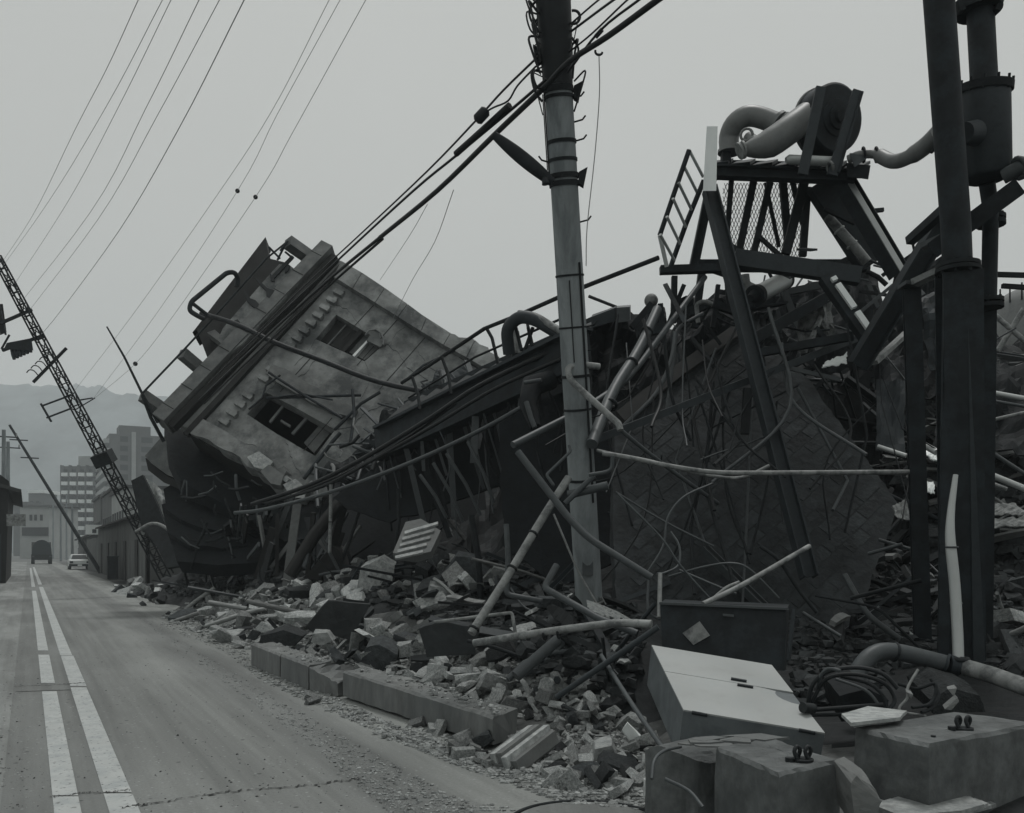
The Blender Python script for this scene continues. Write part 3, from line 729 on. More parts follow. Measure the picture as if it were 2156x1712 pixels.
# dentil blocks
def blk(cx, cy, lw, lu, o0, o1, mt, nm):
    c = FP.hit(cx, cy); b = MB()
    q = [c + fw * sx * lw / 2 + fu * sy * lu / 2 for sx, sy in ((-1, -1), (1, -1), (1, 1), (-1, 1))]
    b.hexa([p + FN * o0 for p in q] + [p + FN * o1 for p in q]); return b.build(nm, mt, bld)
for k in range(8):
    x, y = 612 + k * 14.6, 733 - k * 16.0
    blk(x, y, 0.13, 0.30, 0.004, 0.13, M['facade'], 'dentil'); blk(x + 5.5, y - 2.0, 0.17, 0.11, 0.006, 0.10, M['facade'], 'dentil_foot')
for k in range(7):
    if k == 4: continue
    x, y = 474 + k * 16.5, 892 - k * 18.0
    blk(x, y, 0.13, 0.30, 0.004, 0.13, M['facade'], 'dentil'); blk(x + 5.5, y - 2.0, 0.17, 0.11, 0.006, 0.10, M['facade'], 'dentil_foot')
# cornice: a deep ledge with two stepped mouldings
def strip(x0, y0, x1, y1, h0, h1, o0, o1, nm, mt, ext=0.0):
    """box along the cornice line, from height h0 to h1 above that line in the building's own up"""
    p, q = FP.hit(x0, y0) - fw * ext, FP.hit(x1, y1) + fw * ext; b = MB()
    c = [p + fu * h0, q + fu * h0, q + fu * h1, p + fu * h1]
    b.hexa([v + FN * o0 for v in c] + [v + FN * o1 for v in c]); return b.build(nm, mt, bld)
strip(358, 898, 703, 538, 0.0, 0.40, -.30, 0.34, 'cornice', M['conc'], .05)
strip(366, 906, 708, 549, -0.10, 0.10, 0.004, 0.24, 'cornice_moulding', M['facade_dk'])  # mouldings coloured dark for the shadow below the cornice
strip(384, 914, 712, 560, -0.24, -0.08, 0.006, 0.13, 'cornice_moulding', M['facade_dk'])
for k in range(9):                         # joints between the cornice stones
    t = (k + .5) / 9; x, y = 358 + 345 * t, 898 - 360 * t
    p = FP.hit(x, y); b = MB(); c = [p - fw * .012 + fu * .02, p + fw * .012 + fu * .02, p + fw * .012 + fu * .408, p - fw * .012 + fu * .408]
    b.hexa([v + FN * .1 for v in c] + [v + FN * (.343 + .006 * (k % 2)) for v in c]); b.build('cornice_joint', M['facade_dk'], bld)
# side walls, roof and back wall: the hollow hulk behind the front
D0 = FP.hit(640, 1062)
def wallq(p, q, off0, depth, th, nm, mt):
    """plate standing back from the front along the line p-q"""
    e = (q - p).normalized(); k = e.cross(FN).normalized()
    b = MB(); c = [p - FN * off0, q - FN * off0, q - FN * depth, p - FN * depth]
    b.hexa(c + [v + k * th for v in c]); return b.build(nm, mt, bld)
pa, pb_, pc, pd = FP.hit(392, 900), FP.hit(704, 546), FP.hit(1045, 768), FP.hit(640, 1050)
wallq(pd, pa, .352, 5.5, .3, 'underside_wall', M['facade_dk'])  # near-black colour stands for the shade on the hulk's underside
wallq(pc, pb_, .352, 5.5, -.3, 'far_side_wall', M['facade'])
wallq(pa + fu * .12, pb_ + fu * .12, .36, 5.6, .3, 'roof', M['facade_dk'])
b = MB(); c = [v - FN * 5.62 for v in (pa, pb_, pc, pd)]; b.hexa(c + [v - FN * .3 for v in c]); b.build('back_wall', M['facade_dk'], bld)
# broken eaves jutting out under the hulk, at its left
EP = Pl(P(305, 960, 24.6), P(338, 922, 24.4), P(370, 1010, 24.0))
b = MB(); slab(b, [[(305, 960), (338, 922), (352, 930), (372, 1008), (352, 1000), (318, 975)]], -.5, 0, EP); b.build('eaves_slab', M['conc'], bld)
b = MB(); slab(b, [[(306, 964), (320, 978), (352, 1003), (374, 1012), (378, 1030), (345, 1016), (312, 990)]], -.55, -.06, EP); b.build('eaves_edge', M['facade_dk'], bld)
# crushed lower storeys, layered floors near-black for shade, with jagged edges and torn bars beneath the hulk
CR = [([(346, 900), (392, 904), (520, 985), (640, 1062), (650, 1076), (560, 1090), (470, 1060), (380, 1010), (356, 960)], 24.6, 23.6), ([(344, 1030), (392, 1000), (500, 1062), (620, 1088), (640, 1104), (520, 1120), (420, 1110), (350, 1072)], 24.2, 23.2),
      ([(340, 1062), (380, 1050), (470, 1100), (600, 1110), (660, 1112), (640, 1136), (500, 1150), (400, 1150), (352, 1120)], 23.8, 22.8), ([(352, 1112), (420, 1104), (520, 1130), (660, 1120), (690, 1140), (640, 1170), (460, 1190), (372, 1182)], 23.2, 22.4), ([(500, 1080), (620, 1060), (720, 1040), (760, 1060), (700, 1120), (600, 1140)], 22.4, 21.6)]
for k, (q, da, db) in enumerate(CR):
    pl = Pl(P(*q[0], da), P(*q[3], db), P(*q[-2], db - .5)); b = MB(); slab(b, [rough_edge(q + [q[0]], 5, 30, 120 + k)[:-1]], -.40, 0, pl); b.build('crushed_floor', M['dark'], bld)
for k in range(70):
    x, y = rnd.uniform(370, 720), rnd.uniform(990, 1150); d_ = rnd.uniform(21.6, 22.6); L_ = rnd.uniform(12, 55); an = rnd.uniform(-.5, 2.2)
    b = MB(); p0 = P(x, y, d_); p1 = P(x + L_ * .5 * math.cos(an), y + L_ * .5 * math.sin(an) + 4, d_ - .1); p2 = P(x + L_ * math.cos(an) + rnd.uniform(-8, 8), y + L_ * math.sin(an), d_)
    b.tube([p0, p1, p2], rnd.choice((.018, .025, .04)), 5); b.build('torn_bar', M['rust'] if k % 3 else M['pipedk'], bld)
for k in range(12):
    x, y = 560 + k * 14 + rnd.uniform(-10, 10), 985 + k * 7 + rnd.uniform(-14, 18); w_ = rnd.uniform(10, 24); h_ = rnd.uniform(8, 18)
    b = MB(); slab(b, [[(x, y), (x + w_ * .6, y - h_ * .5), (x + w_, y + h_ * .2), (x + w_ * .5, y + h_), (x + w_ * .1, y + h_ * .6)]], .0, .15 + .2 * rnd.random(), Pl(P(560, 980, 22.6), P(760, 1060, 21.4), P(560, 1100, 22.0))); b.build('loose_chunk', M['conc'] if k % 3 else M['plaster'], bld)
# cracks through the render
def fcrack(q, w):
    pts = rough_edge(q, 2.2, 7, int(q[0][0])); up = [(x, y - w * rnd.uniform(.4, 1)) for x, y in pts]; b = MB(); slab(b, [pts + up[::-1]], .003, .006); b.build('crack', M['black'], bld)
for q, w in (([(810, 724), (840, 745), (856, 775), (900, 800)], 1.6), ([(706, 905), (740, 900), (770, 870), (820, 850)], 1.8), ([(560, 826), (590, 800), (640, 790), (664, 760)], 1.5), ([(664, 714), (650, 740), (620, 770)], 1.3), ([(768, 762), (780, 800), (760, 840)], 1.4), ([(470, 905), (500, 930), (540, 940)], 1.3), ([(880, 740), (900, 770), (930, 790), (960, 840)], 1.6), ([(700, 640), (730, 650), (760, 690)], 1.0), ([(600, 925), (620, 980), (640, 1010)], 1.8), ([(820, 730), (836, 700), (852, 690)], 1.0)):
    fcrack(q, w)
for (x0, y0), (x1, y1) in (((842, 668), (752, 770)), ((900, 706), (800, 820)), ((790, 640), (720, 716)), ((660, 748), (590, 826)), ((700, 880), (640, 950))):   # board joints
    b = MB(); slab(b, [[(x0, y0), (x1, y1), (x1 - 1.3, y1 - 1), (x0 - 1.3, y0 - 1)]], .003, .0065); b.build('joint', M['facade_dk'], bld)
# parapet with its lettering
b = MB(); slab(b, [[(413, 690), (559, 499), (566, 544), (598, 552), (640, 580), (505, 728), (470, 790), (438, 757)]], -.30, -.02); b.build('parapet_wall', M['facade_dk'], bld)  # plate coloured dark for the parapet's shaded return
b = MB(); slab(b, [[(458, 716), (470, 690), (562, 584), (588, 556), (612, 560), (640, 582), (512, 722), (486, 742)]], -.018, .30); par = b.build('sign_panel', M['facade'], bld)
b = MB(); slab(b, [[(436, 700), (452, 694), (484, 722), (476, 730)]], -.018, .28); b.build('sign_panel_end', M['conc'], bld)
b = MB(); slab(b, [[(559, 499), (413, 690), (405, 700), (420, 690)]], -.9, -.31); b.build('parapet_return', M['facade_dk'], bld)
def letter(poly):
    b = MB(); slab(b, [poly], .304, .35); b.build('letter', M['black'], par)
letter([(566, 574), (570, 576), (572, 580), (614, 537), (619, 541), (577, 586), (578, 592), (571, 591)])
letter([(538, 586), (546, 590), (562, 606), (578, 611), (567, 627), (561, 624), (560, 612), (548, 600)])
letter([(512, 608), (520, 618), (527, 628), (538, 632), (545, 640), (540, 650), (530, 644), (520, 634), (517, 622)])
letter([(598, 566), (606, 556), (611, 559), (606, 570), (600, 574)])
letter([(486, 680), (500, 690), (505, 678), (500, 672), (492, 676)])
# stub beams poking out beyond the cornice, and the rail that joined them
def stub(x0, y0, x1, y1, d, w, h):
    b = MB(); b.bar(P(x0, y0, d), P(x1, y1, d + .6), PX(w, d), PX(h, d), up=FN); return b.build('stub_beam', M['conc'], bld)
stub(300, 833, 352, 868, 23.0, 22, 20); stub(383, 744, 428, 782, 23.6, 22, 20); stub(606, 510, 656, 545, 25.0, 24, 22)
b = MB(); b.tube(pp((299, 829, 22.9), (384, 740, 23.5), (436, 684, 23.9), (560, 545, 24.8), (606, 508, 25.0)), .03, 6); b.build('roof_rail', M['steel'], bld)
b = MB(); b.tube(round_path(pp((430, 672, 23.4), (414, 664, 23.4), (398, 654, 23.4), (402, 636, 23.4), (478, 574, 24.0), (494, 573, 24.0), (502, 588, 24.2), (498, 604, 24.2)), .3, 5), .065, 8); b.build('bent_rail', M['steel'], bld)
b = MB(); b.tube(pp((404, 638, 23.4), (438, 664, 23.6)), .05, 6); b.build('rail_stay', M['steel'], bld)
b = MB(); b.tube(pp((225, 688, 23.0), (262, 752, 23.0), (300, 830, 22.9), (333, 890, 23.0)), [.02, .03, .035, .05], 6); b.build('lightning_rod', M['rust'], bld)
b = MB(); b.tube(pp((300, 832, 22.9), (318, 880, 23.0), (345, 930, 23.2)), .05, 6); b.build('rail_stay', M['rust'], bld)
for q in (((566, 520), (590, 545)), ((598, 520), (584, 548)), ((600, 530), (618, 545)), ((590, 528), (606, 508))):
    b = MB(); b.tube([P(*q[0], 24.8), P(*q[1], 24.9)], .03, 6); b.build('rail_stay', M['steel'], bld)
# the long bar that has fallen across the front
b = MB(); b.tube(smooth_path([FP.hit(x, y, o) for x, y, o in ((424, 660, .5), (500, 684, 1.1), (580, 722, 1.1), (680, 760, .6), (800, 805, .5), (968, 838, .6))], 4), .068, 8)
b.build('fallen_bar', M['black'], label='long dark bar fallen across the front of the tipped building', cat='bar')
# thin broken bars and laths over the lower front
LBL = ['dark horizontal bar crossing the lower window of the tipped building', 'thin bent lath running into the broken lower window', 'dark bar slanting down below the lower window', 'forked dark lath right of the lower window', 'dark splayed lath under the slipped slab', 'short upright bar at the right of the lower window', 'slim rod rising from the debris to the corner strip', 'thin rod above the broken window sill']
for k, (q, r_) in enumerate((([(560, 838), (760, 832)], .04), ([(524, 862), (552, 838), (560, 812), (590, 790)], .03), ([(640, 1008), (700, 930), (716, 912)], .05), ([(705, 905), (760, 850), (800, 826)], .045),
                             ([(566, 784), (640, 832), (720, 880)], .04), ([(742, 820), (746, 872), (738, 930)], .04), ([(846, 808), (890, 770), (958, 738)], .035), ([(588, 835), (640, 830), (700, 842)], .025))):
    b = MB(); b.tube([FP.hit(x, y, .45 + .1 * (k % 3)) for x, y in q], r_, 6); b.build('bent_bar', M['steel'], label=LBL[k], cat='bar')
# ------------------------------------------------------------------ the rubble ground: height of the heap
HC = [(1240, 9.0, 1375), (1240, 9.7, 1300), (1240, 11, 1255), (1240, 13, 1225), (1240, 16, 1160), (1240, 20, 1040),
      (1000, 8.6, 1470), (1000, 10, 1385), (1000, 12, 1300), (1000, 14, 1235), (1000, 17, 1165), (1000, 22, 1080),
      (800, 11.2, 1425), (800, 12, 1372), (800, 14, 1292), (800, 17, 1228), (800, 20, 1180), (800, 26, 1080),
      (600, 15, 1350), (600, 16.5, 1312), (600, 18, 1268), (600, 22, 1205), (600, 26, 1150), (450, 20, 1290), (450, 22, 1262), (450, 25, 1225), (450, 30, 1170),
      (330, 26, 1275), (330, 29, 1245), (320, 33, 1215), (300, 38, 1222), (250, 42, 1232),
      (1500, 5.6, 1640), (1500, 7, 1520), (1500, 9, 1385), (1500, 12, 1270), (1500, 14, 1190), (1500, 20, 1000), (1500, 26, 980),
      (1800, 5.6, 1640), (1800, 7, 1530), (1800, 8.5, 1420), (1800, 11, 1320), (1800, 14, 1190), (1800, 17, 1010), (1800, 22, 900), (1800, 28, 880),
      (2100, 5.6, 1640), (2100, 7, 1520), (2100, 9, 1370), (2100, 12, 1230), (2100, 15, 1010), (2100, 18, 850), (2100, 24, 790), (2100, 30, 800),
      (2500, 6, 1600), (2500, 9, 1350), (2500, 13, 1100), (2500, 20, 820), (2500, 30, 820), (1300, 7.6, 1560), (1300, 6.6, 1640), (1300, 26, 1030), (1000, 30, 1080), (700, 34, 1120)]
HC = [q for q in HC if not (q[1] >= 16 and q[0] >= 1000)]
HC += [(1000, 17, 1165), (1000, 20, 1060), (1000, 23, 960), (1000, 30, 960), (1120, 17, 1040), (1120, 20, 880), (1120, 26, 860), (1240, 15.5, 1100), (1240, 18, 790), (1240, 24, 770),
       (1380, 16, 900), (1380, 18, 740), (1500, 15.5, 960), (1500, 18, 740), (1500, 22, 700), (1500, 28, 700), (1680, 15.5, 940), (1680, 18, 720), (1680, 24, 700), (1800, 15.5, 960), (1800, 17.5, 760), (1800, 20, 690), (1800, 27, 690),
       (1960, 15, 960), (1960, 18, 760), (1960, 24, 700), (2100, 15, 1000), (2100, 17.5, 840), (2100, 20, 745), (2100, 26, 735), (2400, 15, 980), (2400, 20, 760), (2400, 28, 760)]
HP = []
for x, d, y in HC:
    p = P(x, y, d); HP.append((p.x, p.y, max(0.0, p.z)))
HPa = np.array(HP)
GX0, GY0, GST = -30.0, 3.5, 0.14
gX = np.arange(GX0, 46.0, GST); gY = np.arange(GY0, 50.0, GST)
XX, YY = np.meshgrid(gX, gY)
num = np.zeros_like(XX); den = np.zeros_like(XX)
for x, y, z in HPa:
    w_ = 1.0 / ((XX - x) ** 2 + (YY - y) ** 2 + 0.02) ** 1.8; num += z * w_; den += w_
AA = XX * RN.x + YY * RN.y; TT = XX * RD.x + YY * RD.y
nz1 = np.array([mnoise.noise(Vector((k * .1 * .35, 0, 7))) for k in range(-400, 900)])
A0 = 3.45 + 0.35 * nz1[np.clip(((TT / .1).astype(int) + 400), 0, 1299)] + np.where(TT < 7, (7 - TT) * 0.10, 0)
def nstep(v, a, b):
    t = np.clip((v - a) / (b - a), 0, 1); return t * t * (3 - 2 * t)
HG = num / den * nstep(AA, A0, A0 + 1.5) * (1 - nstep(YY, 34, 44) * .9)
for j_ in range(HG.shape[0]):
    for i_ in range(HG.shape[1]):
        h = HG[j_, i_]
        if h > .01:
            X, Y = gX[i_], gY[j_]; hi = min(1.0, max(0.0, (h - 1.2) / 2.0))
            e = min(1, h * 2.2) * (0.16 * mnoise.noise(Vector((X * 1.3, Y * 1.3, 1))) + 0.09 * abs(mnoise.noise(Vector((X * 3.1, Y * 3.1, 5)))))
            if hi > 0: e += hi * (.75 * (mnoise.cell(Vector((X * 1.15, Y * .9, 2))) - .5) + .4 * (mnoise.cell(Vector((X * 2.3 + Y, Y * 2.1 - X, 8))) - .5))
            HG[j_, i_] = h + e
def heapn(X, Y):
    fx, fy = (X - GX0) / GST, (Y - GY0) / GST; i_, j_ = int(fx), int(fy)
    if i_ < 0 or j_ < 0 or i_ >= HG.shape[1] - 1 or j_ >= HG.shape[0] - 1: return 0.0
    fx -= i_; fy -= j_
    return float((HG[j_, i_] * (1 - fx) + HG[j_, i_ + 1] * fx) * (1 - fy) + (HG[j_ + 1, i_] * (1 - fx) + HG[j_ + 1, i_ + 1] * fx) * fy)
M['heap'] = mat('shaded_rubble_ground', 0.02, 0.6, 2.2, cool=0.4, bump=0.9, bscale=7, stain=0.5, sv=0.4, sscale=1.5)  # near-black colour carries the shade of the inner heap
hb = MB(); NX, NY = 230, 230; vs_ = []
for j in range(NY):
    v_ = j / (NY - 1); Y = 4.8 + 43 * v_ ** 1.6
    for i in range(NX):
        u_ = i / (NX - 1); xl = -Y * .62 ; xr = Y * .95
        X = xl + (xr - xl) * u_
        z = heapn(X, Y)
        vs_.append(Vector((X, Y, z - 0.012 if z > 0.004 else -0.012)))
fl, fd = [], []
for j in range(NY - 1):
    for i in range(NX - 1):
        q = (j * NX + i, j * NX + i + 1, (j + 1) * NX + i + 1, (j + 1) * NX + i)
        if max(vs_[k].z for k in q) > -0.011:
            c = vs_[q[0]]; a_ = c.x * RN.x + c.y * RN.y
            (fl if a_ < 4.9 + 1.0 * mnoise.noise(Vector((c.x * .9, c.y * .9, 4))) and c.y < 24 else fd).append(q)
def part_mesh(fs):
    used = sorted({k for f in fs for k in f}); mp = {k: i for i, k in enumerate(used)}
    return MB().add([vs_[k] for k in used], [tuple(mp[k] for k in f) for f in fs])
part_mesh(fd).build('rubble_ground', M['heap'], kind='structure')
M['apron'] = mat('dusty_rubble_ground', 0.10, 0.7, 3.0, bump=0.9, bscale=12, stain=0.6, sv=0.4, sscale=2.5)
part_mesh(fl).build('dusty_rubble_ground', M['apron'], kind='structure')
def on_heap(x, y, dmin=5.0, dmax=40):            # where the sight line at (x, y) first meets the heap or the ground
    d = dmin
    while d < dmax:
        p = P(x, y, d)
        if p.z <= max(heapn(p.x, p.y), 0): return p
        d += 0.06
    return P(x, y, dmax)

# kerb blocks pushed out along the street edge
def blockq(name, pts_bot, h, th, mt, label=None, cat=None, parent=None, lift=0.0, jit=0.0):
    """low wall block: ground points of its street face, left to right"""
    b = MB(); back = Vector((math.cos(R(58)), math.sin(R(58)), 0)) * th
    l, r = pts_bot; up0, up1 = Vector((0, 0, h[0])), Vector((0, 0, h[1])); lf = Vector((0, 0, lift))
    N_ = 14; rows = []
    for i in range(N_ + 1):
        t = i / N_; f = l.lerp(r, t); hh = up0.lerp(up1, t); q = random.Random(i * 7 + int(th * 100))
        jf = lambda: Vector((q.uniform(-jit, jit), q.uniform(-jit, jit), q.uniform(-jit, jit)))
        rows.append([f + lf + jf() * .5, f + back + lf, f + back + hh + jf() * 1.6, f + back * .55 + hh + jf() * 1.5, f + back * .08 + hh + jf() * .5, f + hh * .93 + jf() * .4])
    n = 6; vs2 = [p for r_ in rows for p in r_]; fs = []
    for i in range(N_):
        for k in range(n): fs.append((i * n + k, i * n + (k + 1) % n, (i + 1) * n + (k + 1) % n, (i + 1) * n + k))
    fs += [tuple(range(n))[::-1], tuple(N_ * n + k for k in range(n))]
    b.add(vs2, fs); return b.build(name, mt, parent, label, cat)
blockq('kerb_block', (GP(722, 1471), GP(1037, 1578)), (.30, .265), .36, M['kerb'], 'long concrete kerb block lying nearest along the street edge', 'kerb block', lift=.03, jit=.012)
kb = thing('kerb_block', GP(590, 1428), 'shorter jointed concrete kerb block lying further along the street edge', 'kerb block')
blockq('block', (GP(529, 1401), GP(589, 1428)), (.31, .30), .36, M['kerb'], parent=kb, jit=.01)
blockq('block', (GP(591, 1428.5), GP(649, 1453)), (.30, .29), .36, M['kerb'], parent=kb, jit=.01)
blockq('broken_end', (GP(652, 1454), GP(712, 1468)), (.28, .16), .34, M['conc'], parent=kb, jit=.03)
# ------------------------------------------------------------------ the concrete utility pole and its lines
def pth(q, d0, d1):                       # picture polyline; depth runs evenly as for a straight line in space
    L_ = [0.0]
    for a, b_ in zip(q[:-1], q[1:]): L_.append(L_[-1] + math.hypot(b_[0] - a[0], b_[1] - a[1]))
    return [P(x, y, 1.0 / (1 / d0 + (1 / d1 - 1 / d0) * s / L_[-1])) for (x, y), s in zip(q, L_)]
UB, UT = P(1251, 1442, 10.5), P(1160, -80, 8.7)
up_ = thing('utility_pole', UB, 'tall banded concrete utility pole leaning in the middle of the wreckage', 'pole')
def ua(y):                                # point on the pole's axis seen on row y
    lo, hi = 0.0, 1.0
    for _ in range(30):
        m_ = (lo + hi) / 2; p = UB.lerp(UT, m_); yy = HY - (p.z - CAMH) / p.y * FPX
        if yy > y: lo = m_
        else: hi = m_
    return UB.lerp(UT, lo), lo
def ur(t): return 0.158 - 0.022 * t
uax = (UT - UB).normalized()
b = MB(); b.tube([UB.lerp(UT, k / 12) for k in range(13)], [ur(k / 12) for k in range(13)], 28); b.build('shaft', M['pole'], up_)
for y, h_, ex in ((190, .06, .012), (206, .03, .014), (300, .035, .010), (338, .03, .010), (372, .05, .014), (388, .05, .014), (581, .02, .008), (690, .02, .006), (792, .03, .01), (862, .025, .008), (1010, .03, .006)):
    p, t = ua(y); b = MB(); b.tube([p - uax * h_ / 2, p + uax * h_ / 2], ur(t) + ex, 24); b.build('steel_band', M['rust'], up_)
p0, t0 = ua(182); b = MB(); b.tube([p0, UB.lerp(UT, min(1, t0 + .035)), UT], [ur(t0) + .006, ur(t0) + .025, ur(1) + .045], 24); b.build('dark_sleeve', M['black'], up_)
# step bolts
for k, (y, s_) in enumerate(((300, 1), (345, -1), (470, 1), (690, 1), (740, 1), (880, 1), (260, 1), (210, 1))):
    p, t = ua(y); q = p + Vector((s_ * (ur(t) - .02), -.02, 0)); b = MB(); b.tube([q, q + Vector((s_ * .10, -.02, .02)), q + Vector((s_ * .13, -.02, .06))], .009, 6); b.build('step_bolt', M['rust'], up_)
# conduits running down the shaft
for dx, y0, y1, r_ in ((.10, 560, 1060, .012), (-.02, 600, 770, .006), (-.15, 60, 380, .008), (-.165, 200, 360, .006)):
    pts = []
    for k in range(8):
        y = y0 + (y1 - y0) * k / 7; p, t = ua(y); yy = -math.sqrt(max(1e-4, (ur(t) + .012) ** 2 - dx * dx)) if abs(dx) < ur(t) else -.01
        pts.append(p + Vector((dx, yy, 0)))
    b = MB(); b.tube(pts, r_, 6); b.build('conduit', M['rust'], up_)
# clamp ears on the bands
for y, s_ in ((376, 1), (196, 1), (120, -1)):
    p, t = ua(y); q = p + Vector((s_ * (ur(t) + .01), -.02, 0)); b = MB(); b.hexa([q + Vector(v) for v in ((0, -.03, -.07), (s_ * .05, -.03, -.10), (s_ * .05, .03, -.10), (0, .03, -.07), (0, -.03, .05), (s_ * .09, -.03, .10), (s_ * .09, .03, .10), (0, .03, .05))]); b.build('clamp_ear', M['rust'], up_)
# tangled jumper leads round the head
for k in range(16):
    y = rnd.uniform(-10, 175); p, t = ua(y); s_ = rnd.choice((-1, -1, 1))
    q = p + Vector((s_ * (ur(t) + .02), -.05 + rnd.uniform(-.08, .05), 0)); e = q + Vector((s_ * rnd.uniform(.04, .13), rnd.uniform(-.1, .05), rnd.uniform(-.12, .1)))
    b = MB(); b.tube(smooth_path([q, e, e + Vector((-s_ * .03, 0, -rnd.uniform(.08, .2))), q - Vector((0, 0, rnd.uniform(.2, .4)))], 4), rnd.choice((.006, .009, .012)), 6); b.build('jumper_lead', M['cable'], up_)
b = MB(); b.torus(P(1208, 36, 8.7), (0, 1, .2), .06, .014, 16, 6, -1.9, 2.2); b.build('cable_loop', M['cable'], up_)
# flat leaf-shaped lamp arm
A0, A1 = P(1041, 285, 8.8), P(1163, 384, 9.0)
b = MB(); ring = []
for k in range(13):
    t = k / 12; c = A0.lerp(A1, t); hw = .012 + .062 * math.sin(math.pi * min(1, .12 + t * .72)) ** .8; dn = (A1 - A0).cross(Vector((0, 1, 0))).normalized()
    ring.append([c + dn * hw * math.cos(2 * math.pi * j / 12) + Vector((0, 1, 0)) * hw * .6 * math.sin(2 * math.pi * j / 12) for j in range(12)])
b.add([p for r_ in ring for p in r_], [(i * 12 + j, i * 12 + (j + 1) % 12, (i + 1) * 12 + (j + 1) % 12, (i + 1) * 12 + j) for i in range(12) for j in range(12)], True)
b.add(ring[0], [tuple(range(12))]); b.add(ring[-1], [tuple(range(12))]); b.build('lamp_arm', M['steel'], up_)
b = MB(); b.tube([P(1147, 374, 8.95), P(1149, 388, 8.95)], [.03, .04], 10); b.build('lamp_knob', M['black'], up_)
# the number plate low on the shaft
p, t = ua(1180); b = MB(); q = [p + Vector((x, -ur(t) - .006 + (0.016 if abs(x) > .05 else 0), z)) for x, z in ((-.06, -.17), (.06, -.17), (.06, .17), (-.06, .17))]; b.hexa([v + Vector((0, .012, 0)) for v in q] + q); b.build('number_plate', M['pipedk'], up_)

# heavy lines from the pole
def cable(q, d0, d1, r, label, m_='cable', sm=4, n=7, nm='overhead_cable', cat='cable'):
    b = MB(); pts = pth(q, d0, d1); b.tube(smooth_path(pts, sm) if len(q) > 2 else pts, r, n); return b.build(nm, M[m_], label=label, cat=cat)
cable([(1440, -40), (1384, 0), (1280, 76), (1200, 128), (1150, 180)], 7.2, 8.75, .028, 'thickest black cable running up right from the utility pole')
cable([(1150, 180), (1040, 285), (920, 402), (800, 500)], 8.75, 12.6, .030, 'thick black cable sloping down left from the pole past the lamp arm')
cable([(800, 500), (700, 582), (600, 672), (505, 760), (420, 842)], 12.6, 22.4, .024, 'upper strand of the thick cable where it crosses the cornice')
cable([(806, 503), (706, 590), (608, 680), (512, 770), (430, 850)], 12.6, 22.4, .019, 'lower strand of the thick cable where it crosses the cornice')
cable([(1152, 166), (1075, 232), (960, 328), (870, 402), (720, 540), (560, 690), (440, 806)], 8.8, 22.2, .016, 'thin cable running out of the black splice tube towards the fallen building')
cable([(1073, 222), (1015, 275), (960, 324)], 9.2, 9.9, .036, 'short thick black splice tube on the cable left of the pole', nm='splice_tube', cat='splice')
cable([(1134, 118), (1060, 190), (1000, 256), (900, 360), (760, 492), (620, 622), (500, 742)], 8.8, 22.2, .012, 'topmost thin cable left of the pole carrying the black splice box')
cable([(1128, 140), (1090, 180), (1070, 212), (1040, 226), (1022, 236)], 8.8, 9.4, .010, 'kinked lead between the pole head and the splice box')
b = MB(); c0, c1 = P(1002, 256, 9.4), P(1026, 230, 9.35); b.tube([c0, c0.lerp(c1, .15), c0.lerp(c1, .85), c1], [.03, .06, .06, .03], 12); b.build('splice_box', M['black'], label='black barrel-shaped splice box hanging on the top thin cable', cat='splice')
for k, (q, lb) in enumerate((([(1200, 52), (1246, 12), (1290, -24)], 'thin wire leaving the pole head steeply up right'), ([(1203, 66), (1270, 16), (1320, -20)], 'second wire leaving the pole head up right'),
                             ([(1198, 110), (1245, 72), (1310, 10), (1350, -26)], 'thin wire clipped above the thickest cable'), ([(1196, 152), (1262, 66), (1340, 4), (1370, -18)], 'dark wire rising from the pole to the clip above the thickest cable'))):
    cable(q, 8.8, 7.6, .009 + .003 * (k % 2), lb)
b = MB(); b.tube(pp((1254, 78, 8.35), (1268, 62, 8.3)), .022, 8); b.build('wire_clip', M['black'], label='small black clip joining two wires right of the pole', cat='clip')
cable([(1261, 112), (1262, 200), (1252, 330), (1236, 480), (1234, 560)], 8.6, 9.4, .005, 'thin rope hanging down right of the utility pole', 'wire', nm='hanging_rope', cat='rope')
b = MB(); b.torus(P(1261, 108, 8.6), (0, 1, 0), .035, .012, 10, 5, .3, 3.4); b.build('rope_hook', M['black'], label='black hook at the top of the hanging rope', cat='hook')
cable([(955, 400), (915, 510), (868, 590), (828, 670)], 11, 21, .005, 'faint thin wire dropping to the corner of the tipped building', 'wire', nm='thin_wire', cat='wire')
cable([(900, 430), (860, 500), (800, 590)], 11, 20, .004, 'faint shorter wire dropping beside the corner of the tipped building', 'wire', nm='thin_wire', cat='wire')

# lines overhead to the leaning lattice pole
M['wire2'] = mat('weathered_line_wire', 0.32, 0.1, 5.0, rough=0.6, bump=0)
WL = [([(291, 0), (224, 146), (157, 275), (67, 457), (-5, 566)], 'first overhead wire from the left, meeting the lattice pole at the picture edge'),
      ([(342, 0), (224, 224), (102, 425), (-2, 572)], 'second overhead wire from the left'), ([(360, 0), (244, 236), (138, 433), (31, 598)], 'third overhead wire from the left'),
      ([(419, 0), (307, 228), (189, 449), (40, 642)], 'fourth overhead wire from the left'), ([(462, 0), (331, 244), (205, 464), (62, 654)], 'fifth overhead wire from the left, ending at the upper crossarm'),
      ([(514, 0), (378, 268), (252, 484), (130, 652), (86, 706)], 'sixth and darkest overhead wire, ending at the lower crossarm'),
      ([(693, 0), (571, 236), (453, 417), (275, 669), (150, 832)], 'seventh overhead wire from the left, passing left of the two float balls'),
      ([(716, 0), (582, 244), (500, 402), (330, 660), (196, 840)], 'overhead wire carrying the left of the two black balls'),
      ([(770, 0), (614, 283), (538, 415), (362, 669), (285, 766), (200, 838)], 'overhead wire carrying the right of the two black balls')]
